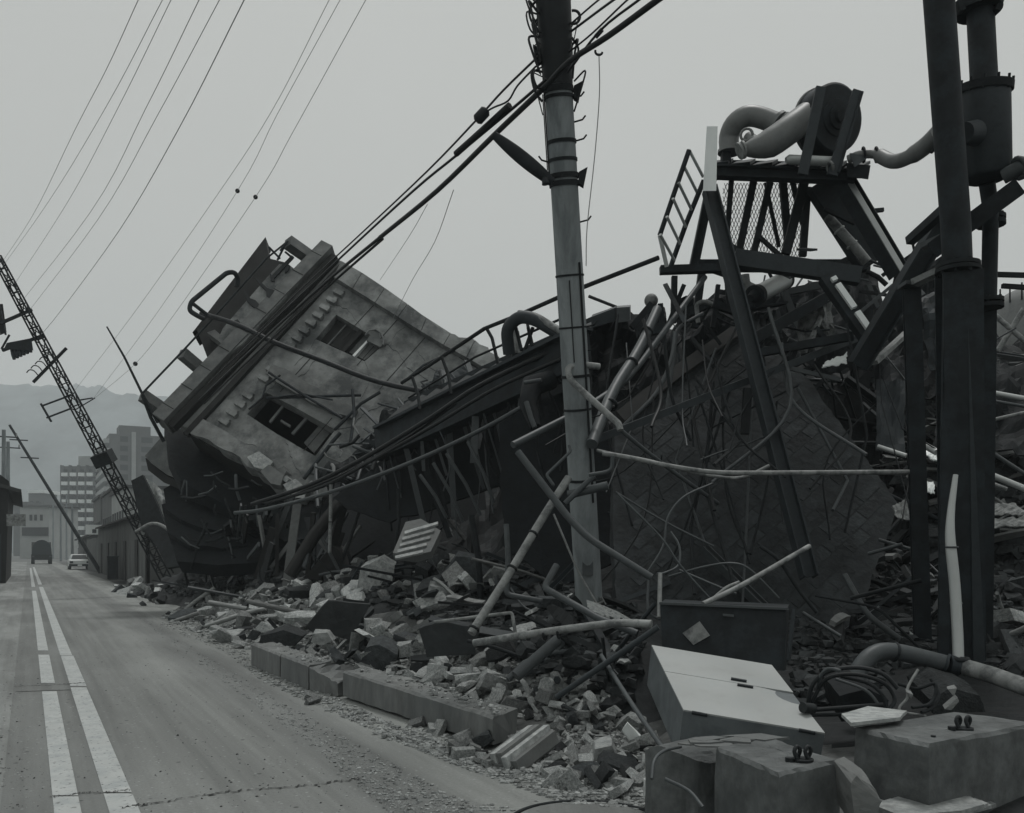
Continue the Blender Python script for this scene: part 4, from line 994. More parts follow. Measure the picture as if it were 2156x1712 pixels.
for k, (q, lb) in enumerate(WL):
    ex = (q[0][0] + (q[0][0] - q[1][0]) * 1.2, q[0][1] + (q[0][1] - q[1][1]) * 1.2)
    cable([ex] + q, 8.2 if k < 6 else 10, 30.2, (.0045, .0045, .0045, .005, .005, .007, .0045, .0045, .005)[k], lb, 'wire2', 5, 6, nm='overhead_wire', cat='wire')
for (x, y, d), lb in (((500, 402, 18.6), 'left of the two black balls on the overhead wires'), ((538, 415, 18.8), 'right of the two black balls on the overhead wires'), ((285, 766, 27), 'small black ball on the lowest overhead wire by the lightning rod')):
    b = MB(); c = P(x, y, d); r_ = PX(4.8, d); b.tube([c + Vector((0, 0, r_ * math.cos(R(k)))) for k in range(0, 181, 20)], [max(.002, r_ * math.sin(R(k))) for k in range(0, 181, 20)], 12); b.build('wire_ball', M['black'], label=lb, cat='ball')
# ------------------------------------------------------------------ fallen walkway in the middle
wk = thing('fallen_walkway', P(840, 950, 17.5), 'dark steel walkway with handrail sagging down from the tower behind the utility pole', 'walkway')
def ib(nm, q0, q1, w, h, m_, par, up=(0, 0, 1), t=.02, kind='i'):
    b = MB(); a_, b_ = P(*q0), P(*q1)
    {'i': b.ibeam, 'c': b.chan}.get(kind, b.ibeam)(a_, b_, w, h, t, up) if kind in 'ic' else b.bar(a_, b_, w, h, up)
    return b.build(nm, M[m_], par)
ib('girder', (800, 935, 17.6), (1232, 728, 13.2), .22, .62, 'steel', wk, kind='b')
ib('girder_flange', (800, 902, 17.5), (1232, 690, 13.1), .34, .05, 'steel2', wk, kind='b')
ib('girder_flange', (800, 968, 17.5), (1232, 772, 13.1), .30, .05, 'steel', wk, kind='b')
ib('far_girder', (860, 870, 19.2), (1300, 680, 14.8), .2, .5, 'steel', wk, kind='b')
for k in range(12):
    t = (k + .5) / 12; a_ = P(800, 905, 17.6).lerp(P(1232, 693, 13.2), t); b_ = P(860, 850, 19.2).lerp(P(1300, 662, 14.8), t)
    b = MB(); b.bar(a_, b_, .30, .04); b.build('deck_plank', M['wooddk'], wk)
    b = MB(); b.bar(a_ + Vector((0, -.13, -.08)), a_ + Vector((0, -.13, -.52)), .05, .02); b.build('web_stiffener', M['steel'], wk)
b = MB(); b.tube(pth([(846, 806), (900, 772), (1020, 692), (1100, 660), (1190, 620)], 18, 13.4), .035, 8); b.build('handrail', M['rust'], wk)
b = MB(); b.tube(pth([(1190, 620), (1250, 596), (1386, 543)], 13.4, 12.2), .035, 8); b.build('handrail', M['rust'], wk)
for q in (((1026, 694), (1036, 712), (1050, 772)), ((868, 794), (880, 830), (884, 862)), ((930, 752), (944, 790), (950, 830)), ((1108, 662), (1112, 690), (1118, 726)), ((1240, 624), (1306, 650), (1310, 664))):
    b = MB(); b.tube(pth(list(q), 15.5, 15.2), .03, 6); b.build('rail_post', M['rust'], wk)
b = MB(); b.tube(pth([(860, 838), (1000, 752), (1180, 672)], 18, 13.6), .02, 6); b.build('mid_rail', M['rust'], wk)
# curved chute and drums on the walkway
ch = thing('curved_chute', P(1120, 720, 14), 'pale curved metal chute arching behind the utility pole', 'chute')
b = MB(); b.tube(round_path(pth([(1072, 745), (1066, 692), (1092, 666), (1126, 672), (1200, 716)], 14.2, 13.6), .35, 5), .10, 12); b.build('chute_tube', M['steel2'], ch)
b = MB(); b.tube(round_path(pth([(1092, 660), (1126, 664), (1204, 712)], 14.0, 13.4), .3, 4), .055, 8); b.build('top_strip', M['pipe'], ch)
for q in (((1086, 690), (1098, 738)), ((1112, 690), (1122, 732)), ((1122, 690), (1104, 740))):
    b = MB(); b.tube(pth(list(q), 14.1, 14.0), .03, 6); b.build('stay', M['rust'], ch)
b = MB(); b.tube(pth([(1082, 700), (1088, 748)], 14.6, 14.5), .09, 12); b.build('pale_lining', M['pipe'], ch)
dr = thing('dented_hopper', P(1130, 900, 13), 'dark dented hopper hanging under the walkway beside the pole', 'hopper')
b = MB(); b.tube(pth([(1160, 800), (1120, 812), (1112, 850), (1128, 900)], 13.4, 12.8), [.15, .17, .14, .08], 9); b.build('shell', M['dark'], dr)
b = MB(); b.tube(pth([(1104, 806), (1140, 800)], 12.9, 12.8), .03, 8); b.build('rim', M['pipedk'], dr)
b = MB(); b.tube(pth([(1108, 846), (1118, 880), (1126, 900)], 12.5, 12.4), .035, 8); b.build('pale_seam', M['pipedk'], dr)
# dark backing sheets added for the shade under the walkway
for k, (q, d_, lb) in enumerate((([(690, 1056), (832, 945), (1010, 868), (1190, 800), (1196, 930), (1060, 1020), (820, 1100)], 17.4, 'added dark sheet for the shade below the fallen walkway'),
                                 ([(1050, 880), (1200, 820), (1290, 900), (1300, 1180), (1180, 1240), (1060, 1150)], 13.6, 'added dark sheet for the shade behind the foot of the pole'),
                                 ([(640, 1090), (830, 1060), (1020, 1030), (1040, 1180), (800, 1210), (660, 1180)], 20.5, 'added dark sheet for the shade behind the rubble'))):
    pl = Pl(P(*q[0], d_ + .6), P(*q[2], d_), P(*q[-2], d_ - .8)); b = MB(); slab(b, [rough_edge(q + [q[0]], 4, 26, 60 + k)[:-1]], -.05, 0, pl); b.build('shade_sheet', M['dark'], label=lb, cat='sheet')
# rods hanging under the walkway
for k, (x0, y0, x1, y1, d_, lb) in enumerate(((884, 1000, 940, 1090, 15, 'thin rod hanging under the walkway, leftmost of the row'), (912, 975, 975, 1100, 15, 'thin rod hanging under the walkway, second of the row'), (940, 955, 1012, 1085, 14.8, 'thin rod hanging under the walkway, third of the row'), (985, 930, 1040, 1060, 14.6, 'thin rod hanging under the walkway, rightmost of the row'), (838, 1030, 832, 1165, 14.6, 'dark upright rod left of the ridged concrete slab'), (992, 1085, 1012, 1260, 13, 'dark upright bar standing in the rubble below the hanging rods'))):
    b = MB(); b.tube(pp((x0, y0, d_), ((x0 + x1) / 2 + 5, (y0 + y1) / 2, d_ - .1), (x1, y1, d_)), .03 if k < 5 else .05, 6); b.build('hanging_rod', M['pipedk' if k < 4 else 'rust'], label=lb, cat='rod')

# debris caught between the tipped building and the walkway
CP_ = Pl(P(700, 980, 19.6), P(1000, 800, 20.4), P(980, 980, 18.2))
DBL = ['dark crumpled lining lowest between building and walkway', 'dark crumpled lining in the middle between building and walkway', 'dark crumpled lining highest between building and walkway', 'torn grey sheet hanging where the walkway meets the building']
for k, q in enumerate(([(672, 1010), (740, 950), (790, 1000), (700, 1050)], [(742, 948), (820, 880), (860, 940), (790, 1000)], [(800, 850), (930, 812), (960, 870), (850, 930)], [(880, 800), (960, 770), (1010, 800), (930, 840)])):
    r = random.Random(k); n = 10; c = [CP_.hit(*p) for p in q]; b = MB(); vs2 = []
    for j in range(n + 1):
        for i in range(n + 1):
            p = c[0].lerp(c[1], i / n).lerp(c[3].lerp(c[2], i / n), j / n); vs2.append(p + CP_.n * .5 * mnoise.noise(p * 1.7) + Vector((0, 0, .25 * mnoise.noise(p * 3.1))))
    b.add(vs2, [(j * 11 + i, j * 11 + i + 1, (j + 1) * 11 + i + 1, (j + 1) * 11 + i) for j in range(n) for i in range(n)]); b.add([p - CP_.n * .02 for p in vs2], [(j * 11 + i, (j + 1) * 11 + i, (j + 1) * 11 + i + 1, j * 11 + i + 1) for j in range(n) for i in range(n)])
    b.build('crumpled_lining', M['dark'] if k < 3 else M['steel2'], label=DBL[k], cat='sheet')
for k in range(64):
    t = rnd.random(); x = 680 + 300 * t + rnd.uniform(-30, 30); y = 1010 - 190 * t + rnd.uniform(-60, 50); L_ = rnd.uniform(18, 90); an = rnd.choice((rnd.gauss(-.55, .25), rnd.gauss(.5, .35), rnd.gauss(1.4, .3))); o_ = rnd.uniform(.05, .8)
    p0 = CP_.hit(x - L_ * .5 * math.cos(an), y - L_ * .5 * math.sin(an), o_); p2 = CP_.hit(x + L_ * .5 * math.cos(an), y + L_ * .5 * math.sin(an), o_ + rnd.uniform(-.2, .2)); p1 = p0.lerp(p2, .5) + Vector((rnd.gauss(0, .05), 0, rnd.gauss(0, .06)))
    b = MB()
    if k % 3: b.tube([p0, p1, p2], rnd.choice((.018, .025, .04)), 5)
    else: b.bar(p0, p2, rnd.uniform(.05, .14), .04, up=(rnd.gauss(0, 1), 1, rnd.gauss(0, 1)))
    b.build('caught_bar', M[('rust', 'conc', 'pipedk', 'steel2')[k % 4]], label='bar or lath caught between the tipped building and the walkway', cat='bar', group='bars caught between the tipped building and the walkway')
# ------------------------------------------------------------------ the wrecked plant tower on the right
tw = thing('machine_tower', P(1620, 1000, 12.5), 'wrecked steel machine tower with a pulley drum on its top platform', 'tower')
ib('platform_beam', (1500, 362, 11.8), (1800, 373, 11.4), .16, .15, 'steel', tw)
ib('platform_beam', (1520, 352, 13.0), (1815, 360, 12.6), .16, .15, 'steel', tw)
for k in range(7):
    t = k / 6; b = MB(); b.bar(P(1512, 358, 11.8).lerp(P(1795, 368, 11.4), t) + Vector((0, 0, .08)), P(1525, 350, 13).lerp(P(1812, 357, 12.6), t) + Vector((0, 0, .08)), .26, .04); b.build('deck_plate', M['steel'], tw)
b = MB(); b.hexa([P(1784, 372, 11.2), P(1828, 378, 11.2), P(1828, 378, 11.7), P(1784, 372, 11.7), P(1782, 344, 11.2), P(1833, 348, 11.2), P(1833, 348, 11.7), P(1782, 344, 11.7)]); b.build('end_box', M['steel'], tw)
ib('leg', (1494, 398, 11.6), (1704, 1215, 9.9), .17, .17, 'steel2', tw, up=(1, 0, 0), t=.02)
ib('leg', (1772, 372, 11.6), (1894, 578, 11.4), .20, .20, 'steel', tw, up=(1, .4, 0))
b = MB(); b.bar(P(1788, 380, 11.45), P(1902, 572, 11.25), .02, .07, up=(1, 0, .5)); b.build('pale_flange', M['alu'], tw)
ib('leg', (1500, 372, 13.2), (1460, 565, 13.2), .13, .13, 'steel', tw, up=(1, 0, 0))
ib('cross_beam', (1546, 544, 11.5), (1810, 582, 11.3), .16, .21, 'steel2', tw, kind='b')
ib('cross_beam', (1390, 569, 12.2), (1552, 564, 12.2), .14, .10, 'steel', tw, kind='b')
ib('cross_beam', (1470, 560, 13.6), (1830, 560, 13.4), .14, .16, 'steel', tw, kind='b')
for k, (x0, y0, x1, y1, w_, d_) in enumerate(((1587, 380, 1556, 530, .095, 12.4), (1622, 380, 1588, 530, .085, 12.3), (1648, 380, 1660, 520, .10, 12.6), (1694, 380, 1654, 535, .12, 12.2), (1540, 380, 1528, 530, .07, 12.8), (1612, 385, 1640, 520, .05, 12.7), (1720, 390, 1830, 560, .30, 12.9), (1668, 380, 1690, 470, .07, 12.9), (1700, 395, 1690, 540, .10, 13.0))):
    b = MB(); b.bar(P(x0, y0, d_), P(x1, y1, d_), w_, w_ * .7, up=(0, 1, 0)); b.build('brace', M['steel'], tw)
for q in ((1600, 500, 1650, 545), (1532, 510, 1575, 545), (1735, 440, 1800, 470), (1828, 445, 1860, 442)):
    b = MB(); b.bar(P(q[0], q[1], 12.2), P(q[2], q[3], 12.2), .05, .05); b.build('brace', M['steel'], tw)
b = MB(); b.tube(pp((1742, 456, 12.4), (1800, 520, 12.3), (1826, 552, 12.3)), .065, 10); b.build('pale_tube', M['pipe'], tw)
for t in (.3, .62):
    p = P(1742, 456, 12.4).lerp(P(1826, 552, 12.3), t); b = MB(); b.torus(p, P(1826, 552, 12.3) - P(1742, 456, 12.4), .072, .014, 14, 6); b.build('tube_collar', M['alu'], tw)
# wire mesh panel
b = MB(); o_ = Pl(P(1530, 390, 12.9), P(1690, 390, 12.9), P(1530, 540, 13.1))
for k in range(-20, 34):
    for s_ in (-1, 1):
        x0 = 1525 + k * 7.0; pts = []
        for j in range(2):
            y = 386 + j * 155; x = x0 + s_ * j * 62 + (0 if s_ > 0 else 62); pts.append((x, y))
        (xa, ya), (xb_, yb_) = pts
        lo, hi = 0.0, 1.0
        for lim, sgn in ((1522, 1), (1698, -1)):
            dx = xb_ - xa
            tcut = (lim - xa) / dx
            if (xa - lim) * sgn < 0: lo = max(lo, tcut)
            if (xb_ - lim) * sgn < 0: hi = min(hi, tcut)
        if hi - lo > .05:
            A = (xa + (xb_ - xa) * lo, ya + (yb_ - ya) * lo); B = (xa + (xb_ - xa) * hi, ya + (yb_ - ya) * hi)
            b.tube([o_.hit(*A), o_.hit(*B)], .0055, 4)
b.build('wire_mesh', M['rust'], tw, kind='stuff')
# white box post
b = MB(); b.hexa([P(1480, 402, 11.2), P(1508, 402, 11.2), P(1508, 402, 11.5), P(1480, 402, 11.5), P(1488, 266, 11.2), P(1511, 266, 11.2), P(1511, 266, 11.5), P(1488, 266, 11.5)]); b.build('white_post', M['white'], tw)
# ladder
ld = thing('ladder', P(1400, 560, 11.6), 'steel ladder leaning at the left side of the machine tower', 'ladder')
b = MB(); b.tube(pp((1451, 316, 11.4), (1420, 405, 11.5), (1389, 496, 11.6)), .032, 6); b.build('rail', M['steel'], ld)
b = MB(); b.tube(pp((1389, 496, 11.6), (1404, 562, 11.7)), .03, 6); b.build('rail', M['alu'], ld)
b = MB(); b.tube(pp((1482, 380, 11.7), (1445, 470, 11.8), (1412, 562, 11.9)), .034, 6); b.build('rail', M['steel'], ld)
for q in ((1451, 316, 1480, 372), (1440, 350, 1468, 406), (1428, 384, 1456, 442), (1417, 418, 1444, 478), (1404, 456, 1432, 514), (1390, 494, 1420, 548)):
    b = MB(); b.tube([P(q[0], q[1], 11.45), P(q[2], q[3], 11.75)], .022, 6); b.build('rung', M['alu'], ld)
# elbow duct and nozzle
el = thing('elbow_duct', P(1540, 340, 12), 'fat bent elbow duct on the tower platform', 'duct')
b = MB(); b.tube(smooth_path(pp((1536, 318, 12.1), (1535, 288, 12.1), (1546, 262, 12.0), (1568, 246, 11.95), (1596, 246, 11.9), (1640, 262, 11.8)), 3), .135, 18); b.build('elbow', M['duct'], el)
for q0, q1, r_ in (((1636, 260, 11.82), (1642, 263, 11.8), .17), ((1644, 262, 11.79), (1649, 265, 11.78), .17), ((1536, 322, 12.1), (1536, 316, 12.1), .16)):
    b = MB(); b.cyl(P(*q0), P(*q1), r_, 20); b.build('flange', M['duct'], el)
b = MB(); b.bar(P(1528, 318, 12.1), P(1528, 358, 12.1), .12, .12); b.build('bracket', M['steel'], el)
nz_ = thing('nozzle_pipe', P(1620, 345, 11.5), 'tapered pale nozzle pipe pointing down left from the pulley drum', 'pipe')
b = MB(); b.tube(smooth_path(pp((1562, 316, 11.4), (1585, 312, 11.4), (1620, 302, 11.4), (1660, 275, 11.4), (1700, 245, 11.5)), 3), [.06 + .12 * min(1, k / 6) for k in range(13)], 18); b.build('taper', M['duct'], nz_)
for q0, q1, r_ in (((1556, 319, 11.4), (1560, 317, 11.4), .11), ((1563, 316, 11.4), (1567, 315, 11.4), .11)):
    b = MB(); b.cyl(P(*q0), P(*q1), r_, 16); b.build('flange', M['pipe'], nz_)
b = MB(); b.tube(pp((1575, 290, 11.7), (1590, 300, 11.6)), .08, 12); b.build('valve', M['pipe'], nz_)
b = MB(); b.torus(P(1572, 284, 11.6), (0.3, 1, .2), .075, .018, 16, 6); b.build('valve_ring', M['duct'], nz_)
# pulley drum and its posts
pd_ = thing('pulley_drum', P(1748, 330, 11.6), 'large dark pulley drum held between two flat posts on the tower', 'pulley')
dc = P(1746, 254, 11.6); dax = Vector((.42, -1, -.18)).normalized()
b = MB(); b.tube([dc - dax * .22, dc - dax * .20, dc + dax * .12, dc + dax * .14], [.40, .43, .43, .40], 40); b.build('drum', M['steel'], pd_)
b = MB(); b.torus(dc - dax * .16, dax, .435, .02, 40, 6); b.build('rim', M['duct'], pd_)
for r_, o in ((.24, .16), (.16, .19), (.08, .24)):
    b = MB(); b.tube([dc + dax * .13, dc + dax * o], [r_, r_ * .93], 24); b.build('hub_ring', M['steel'], pd_)
ib('post', (1728, 184, 11.1), (1690, 368, 11.1), .12, .05, 'steel2', pd_, up=(0, 1, 0), kind='b')
ib('post', (1806, 192, 11.2), (1752, 370, 11.2), .13, .06, 'steel2', pd_, up=(0, 1, 0), kind='b')
ib('post_rib', (1812, 198, 11.22), (1762, 368, 11.22), .03, .14, 'steel', pd_, up=(0, 1, 0), kind='b')
pw = thing('platform_roller', P(1700, 350, 11.4), 'pale roller lying across the tower platform under the drum', 'roller')
b = MB(); b.tube(pp((1655, 338, 11.4), (1662, 336, 11.4), (1752, 340, 11.3), (1758, 343, 11.3)), [.04, .062, .062, .04], 14); b.build('body', M['alu'], pw)
b = MB(); b.torus(P(1748, 352, 11.2), (1, .2, .3), .06, .02, 14, 6); b.build('collar', M['duct'], pw)
# wavy duct out to the columns
wv = thing('wavy_duct', P(1880, 345, 10.8), 'wavy duct bridging from the tower platform to the tall column', 'duct')
b = MB(); b.tube(smooth_path(pp((1786, 336, 11.2), (1812, 326, 11.1), (1844, 325, 11.0), (1880, 340, 10.7), (1915, 330, 10.4), (1950, 306, 10.2), (1976, 280, 10.0)), 4), [.055] * 9 + [.085] * 8 + [.10] * 8, 14); b.build('duct', M['duct'], wv)
for x, y, d_ in ((1818, 326, 11.08), (1845, 326, 10.98), (1962, 297, 10.1)):
    b = MB(); b.torus(P(x, y, d_), Vector((1, -.2, .1)), .085 if x < 1900 else .12, .016, 16, 6); b.build('clamp', M['steel'], wv)
b = MB(); b.add(pp((1790, 322, 11.1), (1830, 330, 11.0), (1800, 352, 11.0)), [(0, 1, 2)]); b.add([p + Vector((0, .03, .01)) for p in pp((1790, 322, 11.1), (1830, 330, 11.0), (1800, 352, 11.0))], [(2, 1, 0)]); b.build('torn_flap', M['steel2'], wv)

# pump and motor hung under the cross beam
pm = thing('pump_motor', P(1620, 640, 11.8), 'pale cylindrical motor slung under the tower cross beam', 'motor')
a_, b_ = P(1592, 622, 11.8), P(1652, 590, 12.3)
b = MB(); b.cyl(a_, b_, .12, 24); b.build('casing', M['alu'], pm)
for t, r_ in ((-.05, .145), (.02, .135), (1.0, .13)):
    c = a_.lerp(b_, t); b = MB(); b.cyl(c, c + (b_ - a_).normalized() * .04, r_, 24); b.build('end_bell', M['steel'], pm)
b = MB(); c = a_.lerp(b_, -.05); b.tube([c, c - (b_ - a_).normalized() * .12], [.09, .05], 16); b.build('shaft_hub', M['steel'], pm)
b = MB(); b.tube(smooth_path(pp((1566, 580, 12.0), (1570, 600, 12.0), (1586, 610, 12.0)), 4), .075, 12); b.build('inlet_elbow', M['pipe'], pm)
b = MB(); b.bar(P(1570, 652, 11.9), P(1650, 640, 12.1), .2, .03); b.build('base_plate', M['steel'], pm)

# beams flung about beneath the tower
def beam(q0, q1, w, h, m_, label, cat='beam', kind='i', up=(0, 0, 1), t=.02, nm='fallen_beam'):
    b = MB(); a_, b_ = P(*q0), P(*q1)
    if kind == 'i': b.ibeam(a_, b_, w, h, t, up)
    elif kind == 'c': b.chan(a_, b_, w, h, t, up)
    elif kind == 'a': b.angle(a_, b_, w, .012, up)
    else: b.bar(a_, b_, w, h, up)
    return b.build(nm, M[m_], label=label, cat=cat)
beam((1996, 452, 10.2), (1806, 770, 10.6), .20, .22, 'steel', 'thick dark beam slanting from the tall column down to the tower foot', up=(1, 0, 0))
o = thing('striped_beam', P(1780, 660, 11.0), 'dark slanting beam with white painted sections below the tower', 'beam')
b = MB(); b.bar(P(1738, 584, 11.2), P(1828, 712, 10.9), .17, .14, up=(0, 1, 0)); b.build('body', M['steel'], o)
for t0, t1 in ((.02, .08), (.14, .55), (.62, .93)):
    a_, b_ = P(1752, 582, 11.08), P(1838, 704, 10.78); b = MB(); b.bar(a_.lerp(b_, t0), a_.lerp(b_, t1), .07, .05, up=(0, 1, 0)); b.build('white_section', M['white'], o)
beam((1578, 718, 11.6), (1740, 626, 12.0), .14, .14, 'steel', 'dark beam rising right behind the tower leg', kind='b')
beam((1208, 944, 10.0), (1800, 714, 11.6), .085, .085, 'steel2', 'long grey bar crossing in front of the dark brick slab', kind='b', nm='long_bar', cat='bar')
beam((1212, 937, 10.02), (1404, 866, 10.5), .02, .02, 'pipe', 'thin strip along the top of the long grey bar', kind='b', nm='metal_strip', cat='strip')
beam((1574, 818, 10.8), (1568, 914, 10.8), .09, .09, 'black', 'short black post hanging before the brick slab', kind='b', nm='hanging_post', cat='post')
beam((1582, 746, 11.4), (1796, 708, 11.2), .10, .10, 'steel', 'dark beam lying just above the long grey bar', kind='b')
beam((1648, 772, 11.2), (1770, 800, 11.0), .05, .05, 'pipedk', 'pale thin strut under the dark slanting beams', kind='b', nm='thin_strut', cat='strut')
beam((1840, 764, 11.0), (1910, 700, 11.5), .10, .05, 'pipe', 'pale board sticking up beside the slanting beam', kind='b', nm='board', cat='board')
beam((1808, 660, 11.4), (1880, 600, 11.4), .04, .04, 'pipedk', 'thin grey strut above the slanting beam', kind='b', nm='thin_strut', cat='strut')
beam((1704, 726, 11.6), (1740, 640, 12.2), .05, .05, 'pipe', 'pale upright strut behind the striped beam', kind='b', nm='thin_strut', cat='strut')
beam((1826, 600, 12.2), (1846, 650, 12.2), .10, .06, 'pipedk', 'grey plate end behind the slanting beam', kind='b', nm='plate_end', cat='plate')
beam((1716, 690, 11.8), (1752, 730, 11.8), .06, .06, 'steel', 'short dark strut crossing the crumpled sheet', kind='b', nm='thin_strut', cat='strut')
# crumpled pale sheets under the beams
def crumple(name, q, d_, amp, mt, label, seed, n=9, cat='sheet', thick=.012):
    """sheet pinned at four picture corners, folded and dented"""
    r = random.Random(seed); c = [P(*p, dd) for p, dd in zip(q, d_)]; vs2 = []
    nrm = (c[1] - c[0]).cross(c[3] - c[0]).normalized()
    for j in range(n + 1):
        for i in range(n + 1):
            u_, v_ = i / n, j / n; p = c[0].lerp(c[1], u_).lerp(c[3].lerp(c[2], u_), v_)
            vs2.append(p + nrm * amp * (mnoise.noise(Vector((u_ * 3.3 + seed, v_ * 2.2, 0))) + .5 * mnoise.noise(Vector((u_ * 8, v_ * 6, seed)))) + Vector((r.uniform(-.01, .01), 0, r.uniform(-.01, .01))))
    m_ = n + 1; k = len(vs2); fs = []
    for j in range(n):
        for i in range(n): fs.append((j * m_ + i, j * m_ + i + 1, (j + 1) * m_ + i + 1, (j + 1) * m_ + i))
    b = MB(); vb = [p - nrm * thick for p in vs2]
    fs2 = [tuple(k + i for i in reversed(f)) for f in fs]
    rim = [i for i in range(m_)] + [j * m_ + n for j in range(1, m_)] + [n * m_ + i for i in range(n - 1, -1, -1)] + [j * m_ for j in range(n - 1, 0, -1)]
    fs3 = [(rim[i], rim[(i + 1) % len(rim)], k + rim[(i + 1) % len(rim)], k + rim[i]) for i in range(len(rim))]
    b.add(vs2 + vb, fs + fs2 + fs3); return b.build(name, M[mt], label=label, cat=cat)
crumple('crumpled_sheet', [(1676, 640), (1756, 632), (1752, 740), (1680, 745)], [12, 12, 12.2, 12.2], .16, 'pipe', 'pale crumpled metal sheet hanging below the tower', 2)
crumple('crumpled_sheet', [(1586, 660), (1640, 650), (1650, 730), (1592, 728)], [12.4, 12.4, 12.6, 12.6], .14, 'pipedk', 'grey crumpled sheet behind the tower leg', 5)
crumple('torn_sheet', [(1740, 764), (1784, 744), (1782, 764), (1730, 776)], [11.2, 11.2, 11.1, 11.1], .03, 'white', 'small white torn sheet under the long dark beams', 9)
# ------------------------------------------------------------------ tall columns at the right
ca_ = thing('tall_column', P(2020, 1340, 8.6), 'tall dark pipe column bolted onto a wide steel stanchion', 'column')
b = MB(); b.tube(pp((1974, -40, 7.6), (1993, 220, 7.75), (2012, 470, 7.9), (2016, 562, 7.95)), .125, 24); b.build('upper_pipe', M['steel'], ca_)
for y0, r_ in ((556, .185), (566, .19)):
    b = MB(); b.cyl(P(2017, y0, 7.95), P(2017, y0 + 8, 7.95), r_, 24); b.build('flange', M['rust'], ca_)
for k in range(8):
    a_ = k * math.pi / 4 + .2; p = P(2017, 552, 7.95) + Vector((.155 * math.cos(a_), .155 * math.sin(a_), 0)); b = MB(); b.cyl(p, p + Vector((0, 0, -.12)), .016, 6); b.build('bolt', M['rust'], ca_)
b = MB(); b.ibeam(P(2018, 574, 8.0), P(2026, 1400, 8.6), .33, .34, .03, up=(.25, 1, 0)); b.build('stanchion', M['steel'], ca_)
b = MB(); b.bar(P(2050, 580, 7.85), P(2062, 1400, 8.4), .02, .12, up=(1, 0, 0)); b.build('edge_plate', M['steel2'], ca_)
b = MB(); b.bar(P(1998, 600, 7.95), P(1985, 1400, 8.4), .10, .03, up=(0, 1, 0)); b.build('side_plate', M['steel'], ca_)
pb = thing('filter_column', P(2075, 1340, 8.9), 'dark pipe column carrying a fat filter drum near its top', 'column')
b = MB(); b.tube(pp((2062, -40, 8.2), (2066, 60, 8.2), (2073, 190, 8.2)), .118, 22); b.build('upper_pipe', M['steel'], pb)
b = MB(); b.cyl(P(2060, 4, 8.2), P(2061, 26, 8.2), .20, 24); b.build('collar', M['rust'], pb)
for s_ in (-1, 1):
    b = MB(); b.bar(P(2060 + s_ * 36, 26, 8.1), P(2060 + s_ * 44, 4, 8.1), .05, .08, up=(0, 1, 0)); b.build('collar_lug', M['rust'], pb)
tilt = Vector((.03, 0, 0)); c0, c1 = P(2077, 372, 8.15), P(2074, 190, 8.15)
b = MB(); b.tube([c0 + (c1 - c0) * -.03, c0, c1], [.17, .212, .212], 32); b.build('filter_drum', M['steel2'], pb)
fax = (c1 - c0 + Vector((.0, -.16, .0))).normalized()
b = MB(); b.cyl(c1 - fax * .02, c1 + fax * .05, .237, 32); b.build('drum_flange', M['rust'], pb)
for k in range(12):
    a_ = k * math.pi / 6; u_ = fax.cross(Vector((0, 1, 0))).normalized(); w_ = fax.cross(u_); p = c1 + (u_ * math.cos(a_) + w_ * math.sin(a_)) * .222; b = MB(); b.cyl(p - fax * .03, p + fax * .085, .013, 6); b.build('bolt', M['rust'], pb)
b = MB(); b.tube([P(2052, 280, 8.0), P(2030, 280, 7.9)], [.11, .09], 16); b.build('side_port', M['steel2'], pb)
b = MB(); b.tube(pp((2112, 372, 8.0), (2150, 352, 7.9), (2180, 350, 7.8)), [.07, .07, .06], 14); b.build('outlet', M['pipedk'], pb)
b = MB(); b.torus(P(2146, 354, 7.9), (1, .1, .4), .085, .025, 16, 6); b.build('outlet_flange', M['pipedk'], pb)
b = MB(); b.tube(pp((2078, 385, 8.2), (2086, 440, 8.3), (2082, 640, 8.5)), .07, 18); b.build('down_pipe', M['steel'], pb)
for y, x in ((462, 2086), (636, 2082)):
    for dy in (-7, 5):
        b = MB(); b.cyl(P(x, y + dy, 8.4), P(x, y + dy + 8, 8.4), .13, 22); b.build('flange', M['rust'], pb)
    for k in range(6):
        a_ = k * math.pi / 3; p = P(x, y - 10, 8.4) + Vector((.11 * math.cos(a_), .11 * math.sin(a_), 0)); b = MB(); b.cyl(p, p + Vector((0, 0, -.11)), .014, 6); b.build('bolt', M['rust'], pb)
b = MB(); b.ibeam(P(2076, 646, 8.6), P(2068, 1400, 9.0), .16, .16, .02, up=(.3, 1, 0)); b.build('lower_post', M['steel'], pb)
cc = thing('steel_stanchion', P(1930, 1340, 9.2), 'narrow dark H-shaped stanchion left of the tall column', 'column')
b = MB(); b.ibeam(P(1919, 598, 9.2), P(1944, 1400, 9.5), .16, .16, .02, up=(.3, 1, 0)); b.build('stanchion', M['steel'], cc)
b = MB(); b.bar(P(1919, 596, 9.1), P(1919, 604, 9.1), .2, .2); b.build('cap_plate', M['pipedk'], cc)
beam((2146, 392, 8.0), (1962, 528, 8.4), .16, .15, 'steel', 'broad dark brace sloping down left behind the filter drum', kind='c', up=(0, 1, 0))
beam((1990, 440, 8.5), (1915, 508, 9.0), .09, .08, 'steel', 'short narrow brace left of the tall column', kind='b')
beam((1940, 520, 8.6), (2050, 470, 8.3), .10, .05, 'pipedk', 'pale topped plate between the brace and the tall column', kind='b', nm='gusset_plate', cat='plate')
beam((1925, 596, 9.0), (1976, 572, 8.8), .12, .06, 'pipe', 'pale slab resting on the narrow stanchion', kind='b', nm='board', cat='board')
beam((2060, 577, 9.5), (2170, 580, 9.5), .04, .05, 'rust', 'thin dark rail running off right behind the filter column', kind='b', nm='rail', cat='rail')
